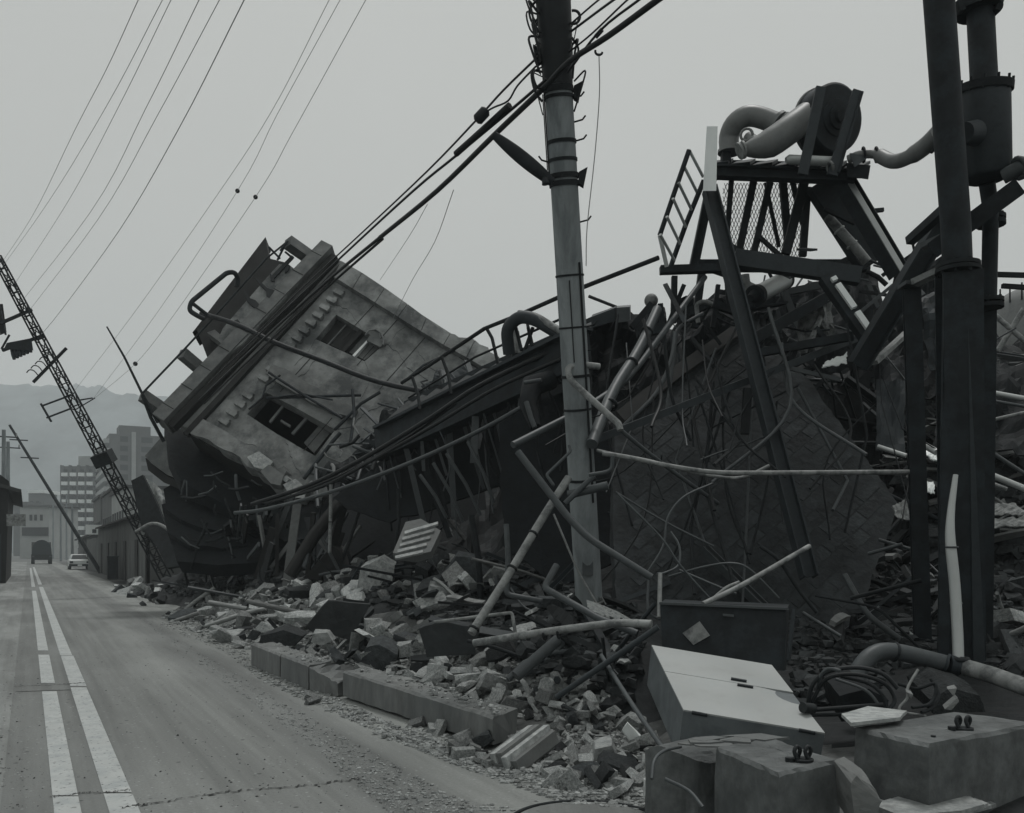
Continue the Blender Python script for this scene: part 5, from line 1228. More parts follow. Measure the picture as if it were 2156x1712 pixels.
beam((2110, 602, 10.5), (2170, 606, 10.5), .05, .05, 'rust', 'lower dark rail before the pale tank', kind='b', nm='rail', cat='rail')
# leaning white pipe and its tee
wp = thing('white_pipe', P(2018, 1395, 7.0), 'bent white pipe standing up in front of the tall column', 'pipe')
b = MB(); b.tube(smooth_path(pp((2012, 1000, 7.3), (2002, 1080, 7.25), (2001, 1140, 7.2), (2010, 1230, 7.15), (2016, 1330, 7.1), (2018, 1392, 7.05)), 4), [.02 + .022 * min(1, k / 9) for k in range(21)], 14); b.build('pipe', M['alu'], wp)
for x, y in ((2004, 1152), (2013, 1270)):
    b = MB(); b.torus(P(x, y, 7.18), (0, 0, 1), .043, .008, 16, 6); b.build('joint_ring', M['pipedk'], wp)
b = MB(); b.torus(P(2018, 1388, 7.05), (0, 0, 1), .065, .022, 18, 8); b.build('collar', M['black'], wp)
hp = thing('bent_main', P(1900, 1400, 7.0), 'thick grey main pipe lying bent over the right-hand foundation block', 'pipe')
b = MB(); b.tube(smooth_path(pp((1800, 1440, 6.9), (1812, 1405, 6.95), (1840, 1377, 7.0), (1885, 1372, 7.05), (1990, 1397, 7.05)), 4), .068, 18); b.build('pipe', M['pipedk'], hp)
b = MB(); b.tube(pp((2022, 1402, 7.05), (2090, 1422, 6.8), (2200, 1462, 6.4)), .066, 18); b.build('pipe', M['pipe'], hp)
for q0, q1, r_ in (((1990, 1397, 7.06), (1996, 1399, 7.05), .085), ((2016, 1402, 7.05), (2023, 1404, 7.04), .085), ((1996, 1399, 7.05), (2018, 1403, 7.05), .078)):
    b = MB(); b.cyl(P(*q0), P(*q1), r_, 20); b.build('flange', M['steel'], hp)
b = MB(); b.torus(P(1884, 1373, 7.05), (1, .1, -.2), .07, .012, 18, 6); b.build('weld', M['steel'], hp)
# pale tank dome far right
tk = thing('storage_tank', P(2150, 700, 26), 'pale round storage tank standing beyond the wreckage at the right', 'tank')
c = P(2215, 760, 27); b = MB(); b.tube([c + Vector((0, 0, 0)), c + Vector((0, 0, 1.6)), c + Vector((0, 0, 2.05)), c + Vector((0, 0, 2.35)), c + Vector((0, 0, 2.45))], [1.75, 1.75, 1.35, .7, .02], 36); b.build('shell', M['duct'], tk)
b = MB(); b.cyl(c + Vector((0, 0, -4)), c + Vector((0, 0, 0)), 1.75, 36); b.build('skirt', M['pipedk'], tk)
for k in range(10):
    a_ = -math.pi * .95 + k * .21; p = c + Vector((1.75 * math.cos(a_), 1.75 * math.sin(a_), 1.6)); b = MB(); b.tube([p, p + Vector((0, 0, .5))], .025, 5); b.build('rail_post', M['rust'], tk)

# ------------------------------------------------------------------ dark brick slab
BP = Pl(P(1310, 860, 12.6), P(1540, 692, 13.6), P(1850, 1100, 11.6))
bs = thing('brick_slab', P(1500, 1180, 12.0), 'huge dark fallen brick wall slab behind the crossing pipes', 'wall')
slab_out = rough_edge([(1296, 872), (1420, 776), (1545, 690), (1640, 746), (1700, 796), (1892, 1062), (1796, 1330), (1600, 1345), (1300, 1330), (1290, 1100), (1296, 872)], 2.0, 16, 77)[:-1]
def inside(x, y, poly):
    c_ = False; j = len(poly) - 1
    for i in range(len(poly)):
        if (poly[i][1] > y) != (poly[j][1] > y) and x < (poly[j][0] - poly[i][0]) * (y - poly[i][1]) / (poly[j][1] - poly[i][1]) + poly[i][0]: c_ = not c_
        j = i
    return c_
M['brickdk'] = mat('sooty_brick', 0.034, 0.7, 3.0, cool=0.4, rand=0.10, bump=0.9, bscale=14, stain=.5, sv=.5)
M['mortar'] = mat('sooty_mortar', 0.031, 0.7, 3.0, cool=0.4, bump=0.9, bscale=9, stain=.5, sv=.5)
b = MB(); slab(b, [slab_out], -.34, -.02, BP); b.build('wall_core', M['mortar'], bs)
be = (BP.hit(1545, 690) - BP.hit(1296, 872)).normalized(); bf = BP.n.cross(be).normalized(); bo = BP.hit(1560, 960)
BW, BH = .40, .19; bme = None; rest = MB(); cand = []
def px_of(p): return (CX + p.x / p.y * FPX, HY - (p.z - CAMH) / p.y * FPX)
for j in range(-20, 21):
    for i in range(-12, 13):
        c = bo + be * ((i + (.5 if j % 2 else 0)) * BW) + bf * (j * BH)
        q = [c + be * sx * BW * .48 + bf * sy * BH * .46 for sx, sy in ((-1, -1), (1, -1), (1, 1), (-1, 1))]
        if all(inside(*px_of(v), slab_out) for v in q) and rnd.random() > .16: cand.append((c, -.006 + rnd.gauss(0, .0018)))
hx, hy = BW * .48, BH * .46
bme = bpy.data.meshes.new('brick')
bx_ = [(-hx, -hy, -.03), (hx, -hy, -.03), (hx, hy, -.03), (-hx, hy, -.03), (-hx * .98, -hy * .97, -.010), (hx * .98, -hy * .96, -.009), (hx * .975, hy * .97, -.011), (-hx * .98, hy * .965, -.010)]
bme.from_pydata(bx_, [], [(3, 2, 1, 0), (4, 5, 6, 7), (0, 1, 5, 4), (1, 2, 6, 5), (2, 3, 7, 6), (3, 0, 4, 7)]); bme.materials.append(M['brickdk'])
rot = Matrix((be, bf, be.cross(bf))).transposed()
if rot.col[2].dot(BP.n) < 0: rot = Matrix((-be, bf, (-be).cross(bf))).transposed()
rnd.shuffle(cand); print('bricks', len(cand))
rest = MB()
for c, dz in cand[300:]:
    rest.add([c + BP.n * dz + rot @ Vector(v) for v in bx_], [(3, 2, 1, 0), (4, 5, 6, 7), (0, 1, 5, 4), (1, 2, 6, 5), (2, 3, 7, 6), (3, 0, 4, 7)])
if rest.v: rest.build('bricks', M['brickdk'], bs, kind='stuff')
for c, dz in cand[:300]:
    o = bpy.data.objects.new('brick', bme); COL.objects.link(o); o.parent = bs
    o.location = c + BP.n * dz - PLOC[bs.name]; o.rotation_euler = (rot @ Matrix.Rotation(rnd.gauss(0, .004), 3, 'X') @ Matrix.Rotation(rnd.gauss(0, .02), 3, 'Z')).to_euler()
# coping ledge along its upper edge
b = MB(); slab(b, [[(1298, 866), (1420, 770), (1545, 684), (1560, 702), (1436, 790), (1316, 886)]], -.30, .06, BP); b.build('coping', M['facade_dk'], bs)

# ------------------------------------------------------------------ loose pipes, bars and wires
def pipe(q, d0, d1, r, m_, label, rc=.12, cat='pipe', nm='loose_pipe', rings=(), n=10, curve=False):
    pts = pth(q, d0, d1); path = smooth_path(pts, 5) if curve else (round_path(pts, rc, 4) if len(q) > 2 else pts)
    if not rings:
        b = MB(); b.tube(path, r, n); return b.build(nm, M[m_], label=label, cat=cat)
    o = thing(nm, min(pts, key=lambda v: v.z), label, cat)
    b = MB(); b.tube(path, r, n); b.build('tube', M[m_], o)
    for t in rings:
        a_, c_ = pts[0], pts[-1]; p = a_.lerp(c_, t); b = MB(); b.torus(p, c_ - a_, r * 1.05, r * .35, 12, 5); b.build('joint_ring', M['rust'], o)
    return o
pipe([(1080, 937), (1240, 856), (1322, 800), (1484, 584)], 9.4, 12.2, .038, 'pipedk', 'long pipe passing behind the pole and rising to the tower', .4)
pipe([(1262, 772), (1230, 768), (1194, 772), (1200, 800), (1303, 893), (1306, 906)], 9.6, 9.2, .035, 'pipe', 'pale handle-shaped bent pipe hooked round the utility pole', .14)
pipe([(1246, 935), (1290, 820), (1345, 740), (1384, 652)], 9.6, 11.8, .065, 'pipedk', 'stout ringed pipe rising beside the utility pole', .5, rings=(.25, .55, .8), n=14)
pipe([(1090, 951), (1200, 1094), (1240, 1134), (1372, 1216)], 8.8, 8.4, .035, 'pipedk', 'kinked pipe bent down across the foot of the pole', .2)
pipe([(1198, 938), (1202, 950), (1150, 1000), (1166, 1022)], 9.2, 9.0, .016, 'pipedk', 'thin zigzag rod just left of the pole', .03, nm='bent_rod', cat='rod')
pipe([(992, 1334), (1070, 1212), (1150, 1078), (1197, 1006)], 8.6, 9.4, .042, 'pipe', 'pale long pipe leaning steeply up to the utility pole', .3, rings=(.03, .40, .62), n=14)
pipe([(998, 1354), (1150, 1330), (1300, 1311), (1372, 1314)], 8.3, 7.6, .036, 'pipe', 'pale pipe lying almost level below the pole foot', .3, rings=(.42, .5), n=14)
pipe([(1066, 1104), (1070, 1180), (1066, 1252), (1142, 1266)], 9.4, 9.2, .030, 'pipedk', 'upright grey pipe with a bent foot left of the steep pale pipe', .06)
pipe([(914, 1310), (1078, 1290), (1086, 1338)], 9.2, 8.8, .018, 'pipe', 'thin pale rod bent at its right end above the rubble', .03, nm='bent_rod', cat='rod')
pipe([(1172, 1190), (1146, 1238), (1260, 1302), (1342, 1334)], 8.6, 8.0, .034, 'pipedk', 'elbowed grey pipe lying behind the level pale pipe', .05)
pipe([(1172, 1468), (1300, 1380), (1386, 1320)], 7.4, 7.2, .026, 'steel2', 'dark bar sloping up right over the near rubble', .2, nm='loose_bar', cat='bar')
pipe([(1266, 1380), (1330, 1482), (1396, 1576)], 7.6, 6.0, .018, 'pipedk', 'thin rod sloping down right beside the white cabinet', .3, nm='loose_rod', cat='rod')
pipe([(1086, 1424), (1176, 1346)], 8.2, 8.4, .055, 'pipedk', 'thick smooth pipe stub sticking out of the near rubble', n=16)
pipe([(1388, 1300), (1390, 1208)], 7.8, 8.0, .020, 'pipe', 'short upright pale rod above the white cabinet', nm='loose_rod', cat='rod')
pipe([(1480, 1272), (1560, 1234), (1704, 1150)], 7.8, 8.6, .024, 'pipe', 'pale bar sloping up right above the dark cabinet', .4, nm='loose_bar', cat='bar')
pipe([(1500, 1262), (1530, 1236), (1556, 1226)], 8.0, 8.1, .016, 'pipe', 'short pale rod beside the sloping bar', .1, nm='loose_rod', cat='rod')
pipe([(1268, 955), (1320, 962), (1400, 980), (1500, 996), (1620, 996), (1914, 994)], 9.4, 9.0, .026, 'pipe', 'long thin pale pipe running level to the narrow stanchion', .5, rings=(.2, .34))
pipe([(1256, 948), (1300, 958), (1360, 968), (1480, 1000), (1560, 1010), (1620, 980)], 9.6, 9.4, .018, 'pipe', 'second thin pale pipe sagging under the level one', .4, nm='loose_rod', cat='rod')
pipe([(1300, 900), (1360, 950), (1440, 1010), (1512, 1060)], 9.8, 10.4, .024, 'pipedk', 'dark rod slanting down right before the brick slab', .3, nm='loose_rod', cat='rod')
pipe([(1404, 866), (1420, 740), (1424, 690), (1480, 660)], 11.2, 11.8, .024, 'pipedk', 'thin bent rod rising over the edge of the brick slab', .2, nm='loose_rod', cat='rod')
pipe([(1310, 900), (1380, 830), (1412, 760), (1422, 700)], 10.6, 11.2, .026, 'pipedk', 'curved grey conduit climbing beside the stout ringed pipe', nm='conduit', cat='conduit', curve=True)
pipe([(1440, 880), (1500, 830), (1580, 770)], 12.0, 12.4, .012, 'rust', 'thin cable lying over the brick slab', .3, nm='thin_cable', cat='cable')
pipe([(1436, 700), (1450, 800), (1460, 940)], 11.6, 11.4, .012, 'rust', 'thin cable hanging straight down the brick slab', .3, nm='thin_cable', cat='cable')
pipe([(1250, 1002), (1190, 1060)], 9.2, 9.2, .03, 'pipedk', 'pale bracket bolted low on the utility pole', nm='bracket', cat='bracket')
pipe([(1196, 1042), (1280, 1022)], 9.3, 9.2, .045, 'pipedk', 'grey pipe stub across the lower pole', n=12)
pipe([(1296, 1036), (1400, 1100), (1502, 1150)], 9.8, 9.6, .012, 'pipedk', 'thin wire slanting right from the pole foot', .4, nm='thin_wire', cat='wire')
pipe([(1680, 812), (1600, 850), (1500, 900)], 11.4, 11.0, .012, 'rust', 'thin cable trailing over the middle of the brick slab', .3, nm='thin_cable', cat='cable')
for k, (q, r_, lb) in enumerate((([(1500, 1018), (1440, 1046), (1406, 1090), (1396, 1150), (1360, 1210)], .011, 'thin wire curving down before the brick slab'), ([(1412, 1120), (1430, 1150), (1428, 1190), (1400, 1206), (1384, 1208)], .012, 'wire loop hanging at the head of the upright rod'),
                                  ([(1408, 1214), (1480, 1194), (1540, 1186), (1580, 1200), (1640, 1260)], .013, 'long wire arching over the dark cabinet'), ([(1366, 1210), (1364, 1280), (1380, 1300), (1410, 1306)], .014, 'hooked wire left of the dark cabinet'), ([(1430, 1200), (1500, 1230), (1550, 1250)], .012, 'wire lying along the top of the dark cabinet'),
                                  ([(1600, 1150), (1640, 1180), (1680, 1240), (1720, 1290)], .02, 'dark bent bar right of the dark cabinet'), ([(1300, 1040), (1390, 1130), (1440, 1200), (1560, 1330)], .012, 'wire dropping behind the upright rod'), ([(1240, 1000), (1284, 990), (1290, 960)], .02, 'short bent wire on the lower pole'))):
    pipe(q, 9.0 - .1 * k, 8.6 - .05 * k, r_, 'pipedk' if k != 5 else 'rust', lb, nm='bent_wire', cat='wire', curve=True, n=6)
# sagging bundle from the tower down to the tipped building
pipe([(494, 1080), (560, 1072), (700, 1035), (860, 976), (1000, 912), (1112, 850)], 16.5, 13.2, .034, 'pipedk', 'pale sagging pipe sweeping from under the tipped building to the hopper', nm='sagging_pipe', curve=True)
pipe([(530, 1062), (650, 1022), (760, 968), (900, 884), (1010, 812), (1180, 730)], 17, 13.6, .040, 'cable', 'upper dark cable of the sagging bundle under the tipped building', nm='sagging_cable', cat='cable', curve=True)
pipe([(560, 1060), (680, 1024), (790, 966), (920, 892), (1040, 820), (1190, 752)], 16.8, 13.4, .030, 'cable', 'lower dark cable of the sagging bundle under the tipped building', nm='sagging_cable', cat='cable', curve=True)
pipe([(600, 1050), (740, 990), (860, 920), (960, 850)], 16.9, 14.6, .022, 'cable', 'thinnest dark cable of the sagging bundle', nm='sagging_cable', cat='cable', curve=True)
pipe([(697, 1020), (696, 1080), (694, 1164)], 15.5, 15.5, .030, 'pipe', 'slim pale post standing in the shade right of the tipped building', nm='slim_post', cat='post', rings=(.55,))
pipe([(610, 1212), (660, 1130), (716, 1060)], 17, 17.4, .13, 'facade_dk', 'dark slanting beam propped in the shade behind the slim post', nm='propped_beam', cat='beam', n=4)
pipe([(362, 1312), (400, 1274), (452, 1238)], 22, 22.5, .05, 'wood', 'pale wooden pole lying on the far rubble', .3, nm='wooden_pole', cat='pole')
pipe([(640, 1150), (648, 1170), (640, 1195)], 17.2, 17.0, .05, 'pipedk', 'small bent grey pipe end in the shaded rubble', .1)
# pale pipes and boards in the right-hand debris
RL = (((2060, 822), (2170, 842), 11.5, .035, 'alu', 'topmost pale pipe lying behind the filter column'), ((2056, 838), (2170, 858), 11.4, .02, 'pipedk', 'thin grey pipe just under the topmost pale pipe'), ((2064, 890), (2170, 866), 11.0, .022, 'pipe', 'pale strut sloping up right behind the filter column'),
      ((2060, 934), (2170, 1006), 10.4, .022, 'pipedk', 'grey pipe sloping down right behind the filter column'), ((2062, 990), (2170, 1034), 10.2, .036, 'alu', 'brightest pale pipe sloping down right behind the filter column'), ((2062, 1008), (2120, 1030), 10.1, .022, 'pipe', 'short pale pipe under the brightest one'),
      ((1848, 940), (1908, 960), 10.6, .028, 'alu', 'short pale pipe left of the narrow stanchion'), ((1936, 932), (1972, 952), 10.4, .04, 'alu', 'bright pipe end between the stanchion and the tall column'), ((2090, 660), (2160, 720), 20, .06, 'pipe', 'pale strut crossing before the storage tank'), ((2100, 740), (2156, 650), 20, .06, 'pipe', 'second pale strut crossing before the storage tank'),
      ((1850, 1136), (1930, 1160), 9.8, .018, 'pipedk', 'thin pale stick lying at the foot of the brick slab'), ((1828, 1166), (1900, 1146), 9.8, .02, 'pipedk', 'thin stick crossing another at the foot of the brick slab'), ((1790, 1260), (1940, 1222), 9.2, .022, 'rust', 'dark stick lying left of the narrow stanchion'), ((1690, 1290), (1770, 1340), 8.4, .018, 'pipedk', 'thin grey rod right of the dark cabinet'), ((2120, 1340), (2170, 1318), 8.6, .03, 'pipe', 'pale angled rod at the right edge by the ridged sheets'))
for (a_, b_, d_, r_, m_, lb) in RL:
    pipe([a_, b_], d_, d_ - .2, r_, m_, lb, n=8)
crumple('corrugated_sheet', [(1846, 800), (1906, 802), (1904, 955), (1844, 950)], [11.2, 11.2, 10.8, 10.8], .06, 'steel2', 'grey corrugated sheet standing behind the narrow stanchion', 13)
crumple('torn_sheet', [(1876, 1068), (1908, 1052), (1918, 1098), (1890, 1092)], [10.6, 10.6, 10.4, 10.4], .03, 'pipe', 'white torn board at the lower right of the brick slab', 15)
crumple('torn_sheet', [(2090, 1062), (2140, 1062), (2160, 1084), (2094, 1086)], [10.2, 10.2, 10, 10], .03, 'pipe', 'white torn board behind the filter column, higher of two', 17)
crumple('torn_sheet', [(2074, 1098), (2160, 1086), (2165, 1108), (2080, 1112)], [10, 10, 9.8, 9.8], .05, 'pipe', 'white torn board behind the filter column, lower of two', 19)
crumple('torn_sheet', [(1938, 950), (1972, 952), (1974, 972), (1960, 968)], [10.6, 10.6, 10.4, 10.4], .02, 'white', 'white scrap between the stanchion and the tall column', 21)
crumple('torn_sheet', [(1950, 1016), (1966, 1016), (1966, 1040), (1948, 1038)], [10.6, 10.6, 10.4, 10.4], .01, 'white', 'small white square scrap behind the tall column', 23)
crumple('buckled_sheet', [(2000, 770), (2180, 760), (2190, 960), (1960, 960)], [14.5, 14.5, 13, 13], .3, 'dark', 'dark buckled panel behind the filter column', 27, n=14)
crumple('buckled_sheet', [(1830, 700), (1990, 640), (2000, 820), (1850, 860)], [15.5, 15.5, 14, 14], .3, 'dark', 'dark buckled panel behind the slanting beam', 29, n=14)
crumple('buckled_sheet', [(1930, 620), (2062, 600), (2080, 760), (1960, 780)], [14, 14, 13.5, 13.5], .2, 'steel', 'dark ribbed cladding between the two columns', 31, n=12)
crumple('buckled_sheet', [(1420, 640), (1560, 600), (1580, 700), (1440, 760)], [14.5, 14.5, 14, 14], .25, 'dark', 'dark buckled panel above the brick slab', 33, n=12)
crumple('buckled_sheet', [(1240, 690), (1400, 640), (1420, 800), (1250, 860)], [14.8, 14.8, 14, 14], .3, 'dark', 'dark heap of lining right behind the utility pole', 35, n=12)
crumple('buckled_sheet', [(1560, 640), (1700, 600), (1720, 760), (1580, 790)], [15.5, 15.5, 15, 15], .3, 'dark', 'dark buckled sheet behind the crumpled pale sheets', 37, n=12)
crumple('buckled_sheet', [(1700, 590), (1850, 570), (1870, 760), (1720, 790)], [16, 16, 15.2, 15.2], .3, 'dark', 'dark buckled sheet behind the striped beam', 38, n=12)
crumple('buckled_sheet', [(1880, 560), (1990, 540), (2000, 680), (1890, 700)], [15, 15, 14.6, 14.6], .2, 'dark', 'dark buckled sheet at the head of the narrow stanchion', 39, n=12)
# machinery clutter on the skyline right of the pole
ck = thing('plant_boxes', P(1270, 680, 13.6), 'grey steel boxes on the skyline right of the utility pole', 'box')
b = MB(); b.hexa(pp((1246, 690, 13.6), (1296, 676, 13.6), (1300, 670, 14.4), (1250, 684, 14.4), (1244, 668, 13.6), (1296, 648, 13.6), (1300, 644, 14.4), (1248, 662, 14.4))); b.build('box', M['steel2'], ck)
b = MB(); b.hexa(pp((1298, 680, 13.4), (1326, 676, 13.4), (1328, 672, 14.2), (1300, 676, 14.2), (1298, 648, 13.4), (1326, 646, 13.4), (1328, 642, 14.2), (1300, 644, 14.2))); b.build('box', M['pipedk'], ck)
fb = thing('float_lamp', P(1376, 660, 12.8), 'round pale lamp globe on the skyline left of the tower foot', 'lamp')
c = P(1371, 633, 12.8); b = MB(); b.tube([c + Vector((0, 0, .10 * math.cos(R(k)))) for k in range(0, 181, 20)], [max(.003, .10 * math.sin(R(k))) for k in range(0, 181, 20)], 14); b.build('globe', M['pipe'], fb)
b = MB(); b.tube([c - Vector((0, 0, .09)), c - Vector((.03, 0, .35))], .05, 10); b.build('stem', M['steel'], fb)
for k, (x0, y0, x1, y1, w_, lb) in enumerate(((1330, 690, 1372, 640, .09, 'dark bar leaning on the lamp globe'), (1340, 700, 1400, 690, .14, 'dark block lying under the lamp globe'), (1390, 640, 1398, 720, .07, 'short dark post right of the lamp globe'), (1440, 600, 1400, 700, .06, 'dark strut below the ladder'), (1478, 570, 1462, 690, .10, 'dark post below the left tower leg'), (1500, 640, 1560, 660, .10, 'dark beam stub left of the motor'), (1512, 600, 1500, 690, .06, 'dark strut left of the motor'), (1420, 582, 1418, 680, .08, 'dark post hanging under the ladder'), (1445, 660, 1490, 640, .12, 'dark block in the joint below the ladder'))):
    beam((x0, y0, 12.6), (x1, y1, 12.6), w_, w_, 'steel', lb, kind='b', nm='scrap_bar', cat='bar')
pipe([(1470, 680), (1466, 640), (1482, 634), (1500, 640)], 12.0, 12.0, .03, 'pipe', 'small pale crooked pipe left of the tower leg', .06)

# thin cables draped over the slab and off the tower
for k in range(34):
    x0, y0 = rnd.uniform(1300, 1900), rnd.uniform(640, 860); d0 = rnd.uniform(10.6, 11.8); x1 = x0 + rnd.gauss(0, 130); y1 = min(1290, y0 + rnd.uniform(160, 460)); d1 = rnd.uniform(9.6, 10.6)
    a_, c_ = P(x0, y0, d0), P(x1, y1, d1); m_ = a_.lerp(c_, .5) + Vector((rnd.gauss(0, .25), 0, -abs(rnd.gauss(0, .2))))
    b = MB(); b.tube(smooth_path([a_, m_, c_], 6) if k % 3 else [a_, m_, c_], rnd.choice((.008, .011, .016, .022)), 5)
    b.build('draped_cable', M[('rust', 'pipedk', 'rust', 'cable')[k % 4]], label='thin dark cable or rod trailing down over the brick slab from the tower', cat='cable', group='cables trailing over the brick slab')
for k in range(30):
    x0, y0 = rnd.uniform(1400, 1900), rnd.uniform(520, 720); d0 = rnd.uniform(11.6, 13.6); L_ = rnd.uniform(30, 130); an = rnd.uniform(-1.3, 1.3)
    b = MB(); b.bar(P(x0, y0, d0), P(x0 + L_ * math.cos(an), y0 + L_ * math.sin(an) * .8 + 10, d0 + rnd.uniform(-.5, .5)), rnd.uniform(.03, .10), rnd.uniform(.02, .06), up=(0, 1, 0)) if k % 2 else b.tube([P(x0, y0, d0), P(x0 + L_ * .5, y0 + 12, d0), P(x0 + L_ * math.cos(an), y0 + L_ * math.sin(an) * .8 + 10, d0)], rnd.choice((.014, .02, .035)), 6)
    b.build('tower_scrap', M[('steel', 'rust', 'pipedk')[k % 3]], label='bent scrap bar jammed in the wrecked framing under the machine tower', cat='bar', group='scrap bars under the machine tower')
# ------------------------------------------------------------------ concrete foundation blocks, lower right
def rough_block(name, top4, h, mt, label, cat='foundation block', bolts=None, seed=1, base=0.0, n=10, jit=.004, chip=.016):
    """broken block from its four top corners (front, right, back, left)"""
    r = random.Random(seed); o = thing(name, Vector((top4[0].x, top4[0].y, base)), label, cat)
    bm = bmesh.new(); lv = []
    for k, (fr, sc) in enumerate(((0, 1.0), (.035, 1.0), (.33, 1.0), (.66, 1.0), (1, 1.0))):
        row = []
        for e in range(4):
            p, q = top4[e], top4[(e + 1) % 4]
            for i in range(n):
                v = p.lerp(q, i / n); v.z = v.z - fr * (v.z - base)
                c = sum(top4, Vector()) / 4
                inset = (.02 if k == 0 else 0) + (chip * r.random() if k < 2 and r.random() < .22 else 0)
                v = v + (Vector((c.x, c.y, v.z)) - v).normalized() * inset
                v += Vector((r.uniform(-jit, jit), r.uniform(-jit, jit), r.uniform(-jit, jit) * (1 if k else .6)))
                row.append(bm.verts.new(v - PLOC[o.name]))
        lv.append(row)
    m_ = 4 * n
    for k in range(4):
        for i in range(m_): bm.faces.new((lv[k][i], lv[k][(i + 1) % m_], lv[k + 1][(i + 1) % m_], lv[k + 1][i]))
    c = sum((v.co for v in lv[0]), Vector()) / m_
    ring = lv[0]
    for f_ in (.66, .33):
        nr = [bm.verts.new(c.lerp(v.co, f_ / 1.0 if f_ == .66 else .33) + Vector((0, 0, r.uniform(-jit, jit)))) for v in lv[0]]
        for i in range(m_): bm.faces.new((ring[(i + 1) % m_], ring[i], nr[i], nr[(i + 1) % m_]))
        ring = nr
    bm.faces.new(ring)
    bmesh.ops.recalc_face_normals(bm, faces=bm.faces); me = bpy.data.meshes.new('body'); bm.to_mesh(me); bm.free(); me.materials.append(mt)
    ob = bpy.data.objects.new('body', me); COL.objects.link(ob); ob.parent = o
    return o
def anchor(o, x, y, h, s=.05):                     # a pair of anchor loops and a nut on a block's top
    p = GP(x, y, h)
    for dx in (-.028, .028):
        b = MB(); c = p + Vector((dx, 0, 0)); pts = [c + Vector((0, -.018, 0)), c + Vector((-.018, -.01, .05)), c + Vector((0, 0, .075)), c + Vector((.018, .01, .05)), c + Vector((0, .018, 0))]
        b.tube(smooth_path(pts, 3), .011, 7); b.build('anchor_loop', M['black'], o)
    b = MB(); b.tube([p + Vector((-.075, -.02, 0)), p + Vector((-.075, -.02, .022))], .022, 6); b.build('nut', M['black'], o)
    b = MB(); b.tube([p + Vector((0, 0, -.002)), p + Vector((0, 0, .012))], .055, 14); b.build('washer', M['rust'], o)
hA = .52
A_f, A_l, A_r = GP(1640, 1628, hA), GP(1504, 1572, hA), GP(1768, 1600, hA)
fA = rough_block('foundation_block', [A_f, A_r, A_l + (A_r - A_f) * .95, A_l], hA, M['found'], 'dark concrete foundation block with anchor loops, nearest the manhole cover', seed=4, base=-.01)
anchor(fA, 1690, 1602, hA)
for k in range(7):                                  # spalled layers on the back of its top
    x0 = 1420 + k * 22 + rnd.uniform(-6, 6); y0 = 1560 + rnd.uniform(-3, 6) + (k % 2) * 5
    c = GP(x0 + 30, y0, hA - .01); b = MB(); w_ = rnd.uniform(.10, .2)
    q = [c + Vector((math.cos(a_) * w_ * rnd.uniform(.5, 1.3), math.sin(a_) * w_ * .5 * rnd.uniform(.6, 1.3), 0)) for a_ in sorted(rnd.uniform(0, 6.28) for j in range(6))]
    b.prism(q, (0, 0, rnd.uniform(.008, .02))); b.build('spalled_layer', M['conc'], fA)
hB = .58
B_f, B_l, B_r = GP(1956, 1567, hB), GP(1797, 1532, hB), GP(2190, 1522, hB)
fB = rough_block('foundation_block', [B_f, B_r, B_l + (B_r - B_f) * .9, B_l], hB, M['found'], 'larger concrete foundation block with anchor loops at the right picture edge', seed=9, base=-.01)
anchor(fB, 2028, 1536, hB)
b = MB(); p = GP(1965, 1552, hB); b.tube([p, p + Vector((0, 0, .01))], .014, 8); b.build('nut', M['black'], fB)
def roughen(bm, cuts, amp, seed):
    """break up a hull's flat faces with chips and dents"""
    for _ in range(cuts): bmesh.ops.subdivide_edges(bm, edges=bm.edges, cuts=1, use_grid_fill=True)
    bmesh.ops.triangulate(bm, faces=bm.faces)
    sz = max((v.co.length for v in bm.verts), default=1)
    for v in bm.verts:
        n_ = mnoise.noise_vector(v.co * (5.0 / sz) + Vector((seed * 3.1, 0, 0))) * .5 + mnoise.noise_vector(v.co * (13.0 / sz) + Vector((0, seed * 1.7, 0))) * .5
        v.co += n_ * amp * sz * 1.3
    bmesh.ops.recalc_face_normals(bm, faces=bm.faces)
def hullobj(name, pts, mt, label=None, cat=None, group=None, parent=None):
    bm = bmesh.new()
    off = Vector((sum(p.x for p in pts) / len(pts), sum(p.y for p in pts) / len(pts), min(p.z for p in pts))) if parent is None else PLOC[parent.name]
    for p in pts: bm.verts.new(p - off)
    r_ = bmesh.ops.convex_hull(bm, input=bm.verts)
    bmesh.ops.delete(bm, geom=[v for v in bm.verts if not v.link_faces], context='VERTS')
    roughen(bm, 2, .020, len(pts))
    me = bpy.data.meshes.new(name); bm.to_mesh(me); bm.free(); me.materials.append(mt)
    o = bpy.data.objects.new(name, me); COL.objects.link(o)
    if parent is None: o.location = off; PLOC[o.name] = off
    else: o.parent = parent
    return tag(o, label, cat, group)
def chunk(q, d_, th, mt, label, rise=.25, cat='chunk', name='concrete_block', jit=.02, seed=0):
    """broken lump: visible outline at depth d_, running back th metres and up by rise"""
    r = random.Random(seed + int(q[0][0])); pts = []
    for x, y in q:
        f = P(x, y, d_)
        for bk in (0, .5, 1):
            pts.append(f + Vector((r.uniform(-jit, jit), th * bk + r.uniform(-jit, jit), th * bk * rise + r.uniform(-jit, jit))))
    return hullobj(name, pts, M[mt], label, cat)
